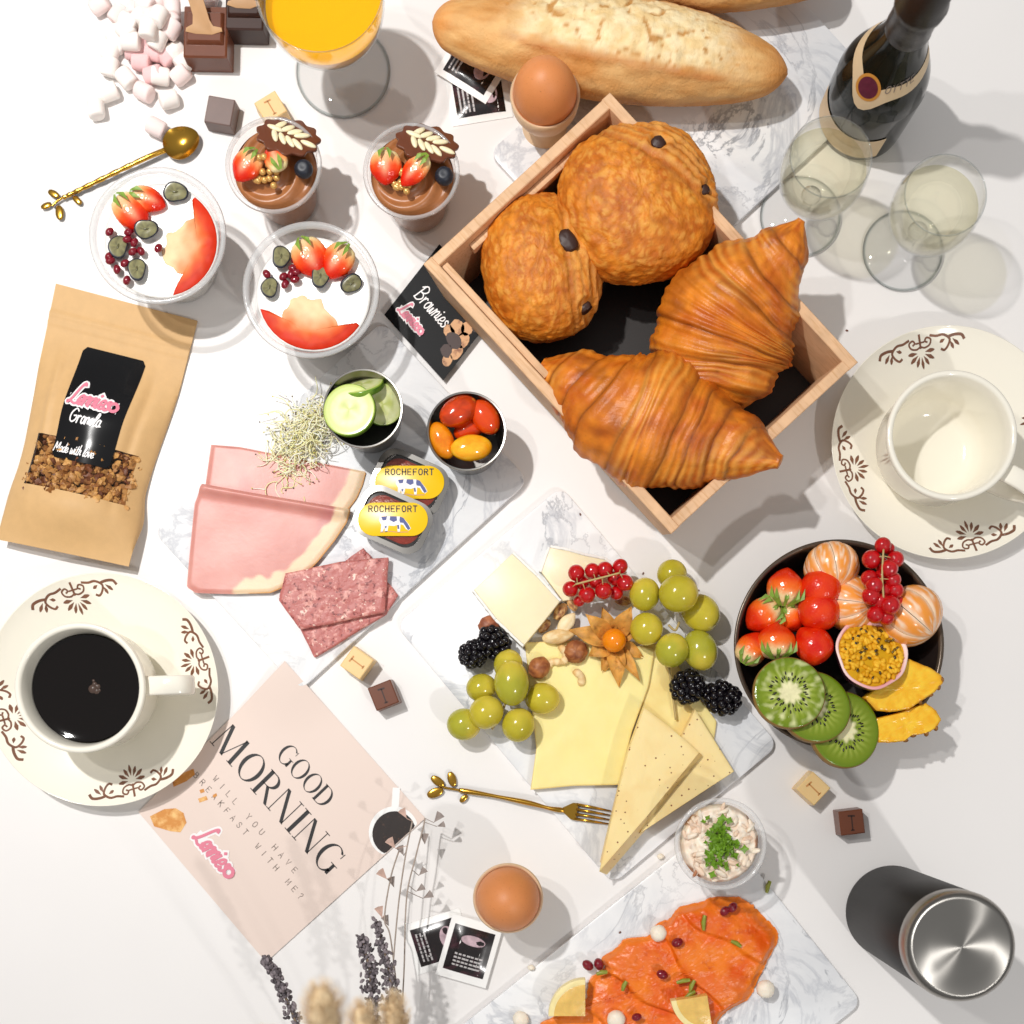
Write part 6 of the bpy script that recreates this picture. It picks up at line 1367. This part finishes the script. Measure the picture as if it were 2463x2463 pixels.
for k in range(330):
    u, v = rg.uniform(wu0 - .02, wu1 + .02), rg.uniform(wv0 - .01, wv1 + .02); s = rg.uniform(.2, .48)
    if u < wu0 + .06 and rg.random() < .6: continue
    c = mixc(S('#8a5526'), S('#d09c58'), rg.random()); c = S('#6b3a1c') if rg.random() < .12 else c
    mb.ball(PB(u, v, -.38 + rg.uniform(-.15, .2)), (s, s * .7, s * .55), 9, 6, R3(rg.uniform(-1, 1), rg.uniform(-1, 1), rg.uniform(0, 6)), lambda d: .8 * nz(d.x * 1.7 + k * 1.37, d.y * 1.7, d.z * 1.7) + .3 * nz(d.x * 4 + k, d.y * 4, d.z * 4), 0, c)
tag(mb.build('granola', M['granola'], po, angle=32), kind='stuff')
sheet('pouch_window', M['film'], wu0, wu1, wv0, wv1, .0)
lu0, lu1, lv0, lv1 = .285, .735, .205, .655
lab = sheet('black_label', M['black_label'], lu0, lu1, lv0, lv1, .035, 18, 24, 1)
LW, LH = 4.7, 8.4
def LF(x, y, z): return PB(lu0 + (lu1 - lu0) * x / LW, lv1 - (lv1 - lv0) * y / LH, .05 + z)
mb = MB(); logo(mb, .25, 4.0, .72, LF, 0, 1, .0); mb.build('script_logo', [M['white_ink'], M['pink_ink']], lab)
mb = MB(); script(mb, 'Granola', .75, 2.7, .52, LF, .2, 0, 0, .2); script(mb, 'Made with love', .05, .45, .38, LF, .2, 0, 0, .2); mb.build('script_lettering', M['white_ink'], lab)
# ------------------------------------------------------------------ gold cutlery
def sprig(o, P, leaves):
    mb = MB(); mb.tube(catmull(P, 6), .1, 8); mb.build('twig', M['gold'], o, angle=180)
    for (x, y, a, l) in leaves:
        mb = MB(); mb.ball((l * .5, 0, 0), (l * .5, l * .24, .10), 14, 8, None, lambda d: -.15 * (1 - abs(d.y))); mb.build('leaf', M['gold'], o, (x, y, .3), a, angle=180)
def line_frame(p0, p1, h):
    a, b = W(*p0, h, 0), W(*p1, h, 0); d = b - a; return a, math.atan2(d.y, d.x), d.length
a, ang, ln = line_frame((150, 474), (437, 343), .5)
o = thing('gold_spoon', 'small gold teaspoon with a leafy twig handle', 'spoon', a, ang)
mb = MB(); n = 20; prof = catmull([(-.0, 0, .35), (1.5, 0, .42), (ln * .45, 0, .55), (ln * .72, 0, .62), (ln - 1.35, 0, .5)], 8); mb.tube(prof, [.15 + .05 * i / len(prof) + (.03 * math.sin(i * 2.1) if i < 22 else 0) for i in range(len(prof))], 10); mb.build('handle', M['gold'], o, angle=180)
def sbowl(u, v): x = ln + u * 1.45; w = 1.22 * (1 - .18 * u); return Vector((x, v * w, 0))
V = []; Fc = []; nr, na = 10, 40
for s in (0, 1):
    for i in range(nr + 1):
        t = i / nr
        for k in range(na): q = 2 * PI * k / na; V.append(Vector((ln + 1.4 * t * math.cos(q), 1.2 * t * math.sin(q) * (1 - .15 * t * math.cos(q)), .62 - .5 * (1 - t * t) - (.08 if not s else 0))))
q0 = (nr + 1) * na
for i in range(nr):
    for k in range(na): a_, b_ = i * na + k, i * na + (k + 1) % na; Fc += [(q0 + a_, q0 + a_ + na, q0 + b_ + na, q0 + b_), (a_, b_, b_ + na, a_ + na)]
for k in range(na): a_, b_ = nr * na + k, nr * na + (k + 1) % na; Fc.append((a_, b_, q0 + b_, q0 + a_))
mb = MB(); mb.add(V, Fc); mb.build('spoon_bowl', M['gold'], o, angle=60)
sprig(o, [(1.0, 0, .38), (.2, .05, .35), (-.6, -.05, .3), (-1.0, -.2, .3)], [(-.2, .15, 2.2, 1.1), (-.9, .0, 3.1, 1.0), (-.5, -.25, -1.9, 1.3), (.7, -.1, -1.2, 1.0)])
a, ang, ln = line_frame((1110, 1905), (1470, 1966), .5)
o = thing('gold_fork', 'small gold fork with a leafy twig handle, tines under the cheese wedge', 'fork', a, ang)
mb = MB(); P = catmull([(-.2, .1, .3), (2, .12, .5), (5, .05, .72), (ln - 4.6, -.08, .95), (ln - 3.6, -.05, .9)], 8); mb.tube(P, [.17 + .03 * math.sin(i * .5) for i in range(len(P))], 10); mb.build('handle', M['gold'], o, angle=180)
mb = MB(); mb.add([(ln - 3.7, -.15, .84), (ln - 3.0, -.62, .78), (ln - 2.6, -.66, .76), (ln - 2.6, .66, .76), (ln - 3.0, .62, .78), (ln - 3.7, .15, .84), (ln - 3.7, -.15, .96), (ln - 3.0, -.62, .9), (ln - 2.6, -.66, .88), (ln - 2.6, .66, .88), (ln - 3.0, .62, .9), (ln - 3.7, .15, .96)], [(5, 4, 3, 2, 1, 0), (6, 7, 8, 9, 10, 11)] + [(i, (i + 1) % 6, 6 + (i + 1) % 6, 6 + i) for i in range(6)]); mb.build('fork_neck', M['gold'], o)
for y in (-.54, -.18, .18, .54):
    mb = MB(); mb.tube([(ln - 2.7, y, .82), (ln - 1.4, y * .96, .74), (ln - .1, y * .9, .80)], [.12, .11, .05], 8); mb.build('tine', M['gold'], o, angle=180)
sprig(o, [(.4, .1, .35), (-.5, .1, .3), (-1.2, .1, .3), (-1.7, .2, .3)], [(-.6, .2, 2.0, 1.35), (-1.3, .2, 2.7, 1.35), (-1.3, 0, -2.6, 1.5), (.5, -.1, -2.2, .9)])
# ------------------------------------------------------------------ chocolates
def chocsq(px, py, ang, m, label, mark=True, h=1.7, s=1.8, tap=.95):
    o = thing('chocolate_square', label, 'chocolate', W(px, py, h, 0), ang, 'square filled chocolates')
    mb = MB(); mb.box((0, 0, h / 2), (s / tap, s / tap, h), None, 0, None, .07, tap); mb.build('chocolate_body', m, o, angle=35)
    if mark:
        mb = MB(); F = lambda x, y, z: Vector((x, y, h + .012)); ribbon(mb, [(0, -.55), (.02, .45)], .10, F); ribbon(mb, [(-.2, .5), (.22, .46)], .13, F); ribbon(mb, [(-.1, -.58), (.1, -.58)], .1, F); mb.build('stamped_emblem', M['stamp_l'] if m == M['choc_white'] else M['choc_dark'], o)
M['stamp_l'] = mat('toffee_stamp', '#c98a4a', rough=.5)
chocsq(528, 266, -.18, M['choc_sheen'], 'dark chocolate square near the gold spoon', False, 1.5, 2.0, .97)
chocsq(651, 257, .55, M['choc_white'], 'white chocolate square half hidden behind the mousse cup', True)
chocsq(858, 1594, .95, M['choc_white'], 'white chocolate square between the ham and cheese boards', True)
chocsq(922, 1672, .38, M['choc_milk'], 'milk chocolate square between the ham and cheese boards', True)
chocsq(1957, 1897, .82, M['choc_white'], 'white chocolate square below the fruit bowl', True)
chocsq(2049, 1978, .12, M['choc_milk'], 'milk chocolate square above the steel flask', True)
def spoonblock(px, py, w, l, m, label, ang, stick):
    o = thing('chocolate_spoon', label, 'chocolate spoon', W(px, py, 2.2, 0), ang, 'hot chocolate spoons')
    mb = MB(); mb.box((0, 0, 1.1), (w, l, 2.2), None, 0, None, .12, .97); mb.box((0, .2, 2.3), (w * .86, l * .62, .5), None, 0, None, .1, .9); mb.build('chocolate_block', m, o, angle=35)
    mb = MB(); mb.prism([(x, y) for x, y in stick], 0, .16, .03); mb.build('wooden_stick', M['stick'], o, (0, 0, 2.55), rot=(.35, 0, 0))
M['stick'] = mat('wooden_stick', '#bf9468', rough=.55, var=(1, .06))
spoonblock(494, 76, 3.3, 3.9, M['choc_milk'], 'milk chocolate hot drink spoon with a wooden stick, beside the marshmallows', -.02, [(1.35, -.15), (1.3, .1), (.7, .2), (.45, .6), (-.1, 2.6), (-.3, 3.4), (-1.6, 3.4), (-1.2, 2.6), (-.75, .9), (-.8, .3), (-1.3, .05), (-1.35, -.2), (-.6, -.35), (.6, -.38)])
spoonblock(588, 14, 2.9, 3.6, M['choc_dark'], 'dark chocolate hot drink spoon beside the juice glass', -.02, [(1.2, -.15), (1.2, .1), (.5, .3), (.3, 2.6), (-.5, 2.6), (-.5, .3), (-1.1, .1), (-1.2, -.15), (-.5, -.35), (.5, -.38)])
# ------------------------------------------------------------------ marshmallows
ML = [(745, 35, 0, 1), (890, 110, 0, 1), (930, 15, 0, 0), (1090, 40, 1, 1), (1190, 30, 0, 1), (1290, 60, 1, 1), (1050, 130, 1, 0), (965, 170, 1, 0), (1110, 215, 2, 0), (1285, 215, 1, 1), (865, 245, 0, 0), (980, 310, 1, 0), (1180, 300, 1, 0), (945, 235, 1, 0), (1310, 385, 0, 0), (1385, 470, 0, 0), (830, 385, 0, 0), (822, 500, 0, 0), (1062, 465, 0, 2), (1155, 395, 0, 2), (1355, 560, 0, 1), (1200, 570, 0, 0), (945, 585, 0, 0), (815, 690, 0, 0), (1080, 690, 0, 1), (1265, 745, 0, 0), (720, 815, 0, 0), (1170, 955, 0, 1), (1560, 15, 0, 1), (1010, 70, 0, 1), (1185, 125, 2, 0), (1270, 140, 1, 1), (1060, 330, 0, 2), (1010, 390, 0, 2), (880, 320, 0, 0), (1120, 110, 1, 1), (1220, 230, 0, 1), (1030, 240, 0, 1), (1150, 560, 0, 2), (1240, 420, 0, 2)]
rm = random.Random(21); msrc = {}
for i, (x, y, lay, kd) in enumerate(ML):
    h = .62 + lay * .95
    if kd not in msrc:
        c = [S('#f8f0ea'), S('#f6e2de'), S('#eec4c4')][kd]; mb = MB(); mb.lathe([(0, -.66), (.46, -.68), (.57, -.62), (.62, -.48), (.62, 0), (.62, .48), (.57, .62), (.46, .68), (0, .66)], 24, col=c, wob=lambda a, q, z: .05 * math.sin(2 * a + 1) + .03 * nz(a, z * 2)); o = mb.build('marshmallow', M['mallow'], None, angle=180); msrc[kd] = o
    else: o = msrc[kd].copy(); COL.objects.link(o)
    o.location = W(x / 3.116, y / 3.116, h) * .01; o.rotation_euler = (PI / 2 + rm.uniform(-.35, .35), rm.uniform(-.4, .4), rm.uniform(0, PI))
    alone = (720, 815), (1170, 955), (815, 690), (1265, 745)
    lb = {(720, 815): 'white mini marshmallow furthest from the heap, above the spoon handle', (1170, 955): 'pink-white mini marshmallow touching the gold spoon bowl'}.get((x, y), ['pale white mini marshmallow in the scattered heap', 'pale pink-white mini marshmallow in the scattered heap', 'deeper pink mini marshmallow in the scattered heap'][kd])
    tag(o, lb, 'marshmallow', 'mini marshmallows')
# ------------------------------------------------------------------ steel flask
tb = W(2145, 2193, 0); o = thing('steel_flask', 'matt black flask with a brushed steel top', 'flask', tb); hf = 16.5; rf = 3.5
mb = MB(); mb.lathe([(0, 0), (rf - .15, 0), (rf, .15), (rf, hf - 1.9), (rf - .03, hf - 1.75), (0, hf - 1.75)], 72); mb.build('flask_body', M['blackpaint'], o, angle=50)
mb = MB(); mb.lathe([(rf - .0, hf - 1.72), (rf + .02, hf - .6), (rf - .08, hf - .25), (rf - .35, hf - .02), (rf - .5, hf), (2.0, hf + .02), (1.0, hf + .03), (.02, hf + .03)], 96); mb.build('steel_lid', M['steel'], o, angle=180)
# ------------------------------------------------------------------ dried flowers (their stems run out of the frame below)
rd = random.Random(5)
def stem_pts(l): return catmull([W(x, y, h) for x, y, h in l], 8)
def lavender(l, hw, label):
    P = stem_pts(l); b = P[0].copy(); b.z = 0; P = [p - b for p in P]; o = thing('dried_flower', label, 'dried flower', b, 0, 'dark dried flower spikes')
    mb = MB(); mb.tube(P, .09, 6, 0, S('#8a7560')); mb.build('stem', M['dry'], o, angle=180)
    mb = MB(); n = len(P); k0 = int(n * .25)
    for i in range(k0, n):
        t = (i - k0) / (n - k0); d = (P[min(i + 1, n - 1)] - P[i - 1]).normalized()
        for q in range(9):
            a = rd.uniform(0, 2 * PI); r = hw * (1.15 - t * .75) * rd.uniform(.1, 1.2); p = P[i] + Vector((math.cos(a) * r, math.sin(a) * r, rd.uniform(-.4, .4) * hw)); c = mixc(S('#4d464a'), S('#91868a'), rd.random())
            mb.ball(p + d * rd.uniform(0, .4), (rd.uniform(.14, .3), rd.uniform(.08, .16), .12), 6, 5, R3(rd.uniform(-1, 1), rd.uniform(-1, 1), math.atan2(d.y, d.x) + rd.uniform(-1.1, 1.1)), None, 0, c)
    mb.build('flower_spike', M['dry'], o, angle=180)
lavender([(790, 2620, 6), (740, 2530, 7), (700, 2430, 8), (665, 2350, 9), (642, 2312, 9.5)], .55, 'dark dried flower spike furthest left, at the corner of the pink card')
lavender([(905, 2620, 6), (900, 2500, 7), (895, 2410, 8), (888, 2330, 9), (872, 2265, 9.5)], .75, 'dark dried flower spike in the middle of the dried bunch')
lavender([(950, 2620, 6), (955, 2500, 7), (948, 2410, 8), (930, 2310, 9), (908, 2230, 9.5)], .65, 'dark dried flower spike at the right, nearest the sugar sachets')
def wire(l, tris, label):
    P = stem_pts(l); b = P[0].copy(); b.z = 0; P = [p - b for p in P]; o = thing('dried_sprig', label, 'dried sprig', b, 0, 'thin dried sprigs with fan leaves')
    mb = MB(); mb.tube(P, .055, 6, 0, S('#a5978c')); mb.build('stem', M['dry'], o, angle=180)
    for (x, y, h, a, s, side) in tris:
        s *= .82
        p = W(x, y, h) - b; q = min(P, key=lambda v: (v - p).length); d = Vector((math.cos(a), math.sin(a), 0)); e = Vector((-d.y, d.x, 0))
        c = [S('#c4a597'), S('#9c908a')][side]  # grey shape beside a pink leaf is that leaf's shadow, built as a triangle
        mb = MB(); mb.add([p - d * s * .5, p + d * s * .5 + e * s * .42, p + d * s * .58 + Vector((0, 0, .12)), p + d * s * .5 - e * s * .42, p + Vector((0, 0, -.1))], [(0, 4, 1), (4, 2, 1), (4, 3, 2), (0, 3, 4)], 0, c); mb.tube([q, q.lerp(p - d * s * .5, .6) + Vector((0, 0, .05)), p - d * s * .5], .03, 5, 0, c); mb.build('fan_leaf_or_shadow', M['dry'], o)
f = .3623
wire([(965, 2640, 3), (962, 2463, 4), (940, 2260, 4), (925, 2210, 4), (940, 2110, 3.5), (962, 2040, 3)], [(915, 2195, 4, 1.9, 1.0, 0), (930, 2215, 3.4, 2.0, .9, 1), (922, 2105, 4, 2.3, 1.0, 0), (944, 2122, 3.2, 1.9, .9, 1)], 'thin dried sprig furthest left, with pale fan leaves beside grey shadow shapes')
wire([(930, 2640, 3), (938, 2463, 4), (945, 2330, 4.5), (958, 2180, 4), (975, 2060, 3.6), (992, 1975, 3)], [(943, 2030, 4, 2.2, 1.0, 0), (966, 2047, 3.4, 2.0, .9, 1), (972, 1958, 3.4, 2.1, .9, 0)], 'thin dried sprig in the middle, ending over the printed coffee cup')
wire([(955, 2640, 3), (965, 2463, 4), (972, 2330, 4.5), (978, 2160, 4), (1000, 2060, 3.6), (1018, 1990, 3), (1022, 1968, 3)], [(1052, 1968, 3.2, .9, 1.0, 1), (1022, 2018, 3, 1.6, .9, 1), (1015, 2098, 3, .8, .8, 1), (1010, 2138, 3, .6, .8, 1), (1028, 2155, 3, .5, .9, 1), (1060, 1985, 3, .3, .7, 1)], 'thin dried sprig at the right, reaching the corner of the pink card')
def bunny(l, r, label):
    P = stem_pts(l); b = P[0].copy(); b.z = 0; P = [p - b for p in P]; o = thing('bunny_tail_grass', label, 'dried grass', b, 0, 'tan bunny tail grass heads'); top = P[-1]; d = (P[-1] - P[-4]).normalized()
    mb = MB(); mb.tube(P, .07, 6, 0, S('#b99a6a')); mb.build('stem', M['dry'], o, angle=180)
    mb = MB(); R = d.to_track_quat('Z', 'Y').to_matrix(); mb.ball(top, (r * .62, r * .62, r * 2.2), 16, 12, R, lambda v: .12 * nz(v.x * 3, v.y * 3, v.z * 3), 0, S('#ecd4ac'))
    for k in range(420):
        z = rd.uniform(-1, 1); a = rd.uniform(0, 2 * PI); q = math.sqrt(1 - z * z); p = top + R @ Vector((r * .6 * q * math.cos(a), r * .6 * q * math.sin(a), r * 2.1 * z)); e = R @ Vector((q * math.cos(a) * .5, q * math.sin(a) * .5, .75)); mb.tube([p, p + e * .95], [.025, .006], 3, 0, mixc(S('#e0ba84'), S('#f6e6c8'), rd.random()))
    mb.build('fluffy_head', M['dry'], o, angle=180)
bunny([(930, 2950, 6), (860, 2800, 22), (800, 2600, 34), (778, 2440, 40)], 1.05, 'blurred tan bunny tail head, the tallest of the dried bunch')
bunny([(960, 2900, 4), (930, 2700, 14), (905, 2600, 30), (880, 2485, 34)], .85, 'blurred tan bunny tail head in the middle of the bottom edge')
bunny([(980, 2900, 4), (965, 2700, 14), (958, 2600, 26), (950, 2455, 30)], .75, 'blurred tan bunny tail head next to the right-hand dark spike')
bunny([(900, 2900, 4), (780, 2700, 14), (690, 2620, 30), (648, 2530, 36)], .85, 'blurred tan bunny tail head at the lower left, barely in the frame')
for i, (x, y) in enumerate(((2037, 795), (1547, 1379), (2085, 1612), (1680, 1420), (1490, 2240), (1395, 1240))):
    mb = MB(); mb.ball((0, 0, 0), (.11, .07, .06), 7, 5, None, lambda d: .3 * nz(d.x * 2 + i, d.y * 2, d.z)); tag(mb.build('crumb', M['choc_milk'], None, W(x, y, .05, .06 if i not in (4, 5) else .62), i, angle=180), 'tiny dark crumb lying loose between the plates', 'crumb', 'tiny dark crumbs')
# ------------------------------------------------------------------
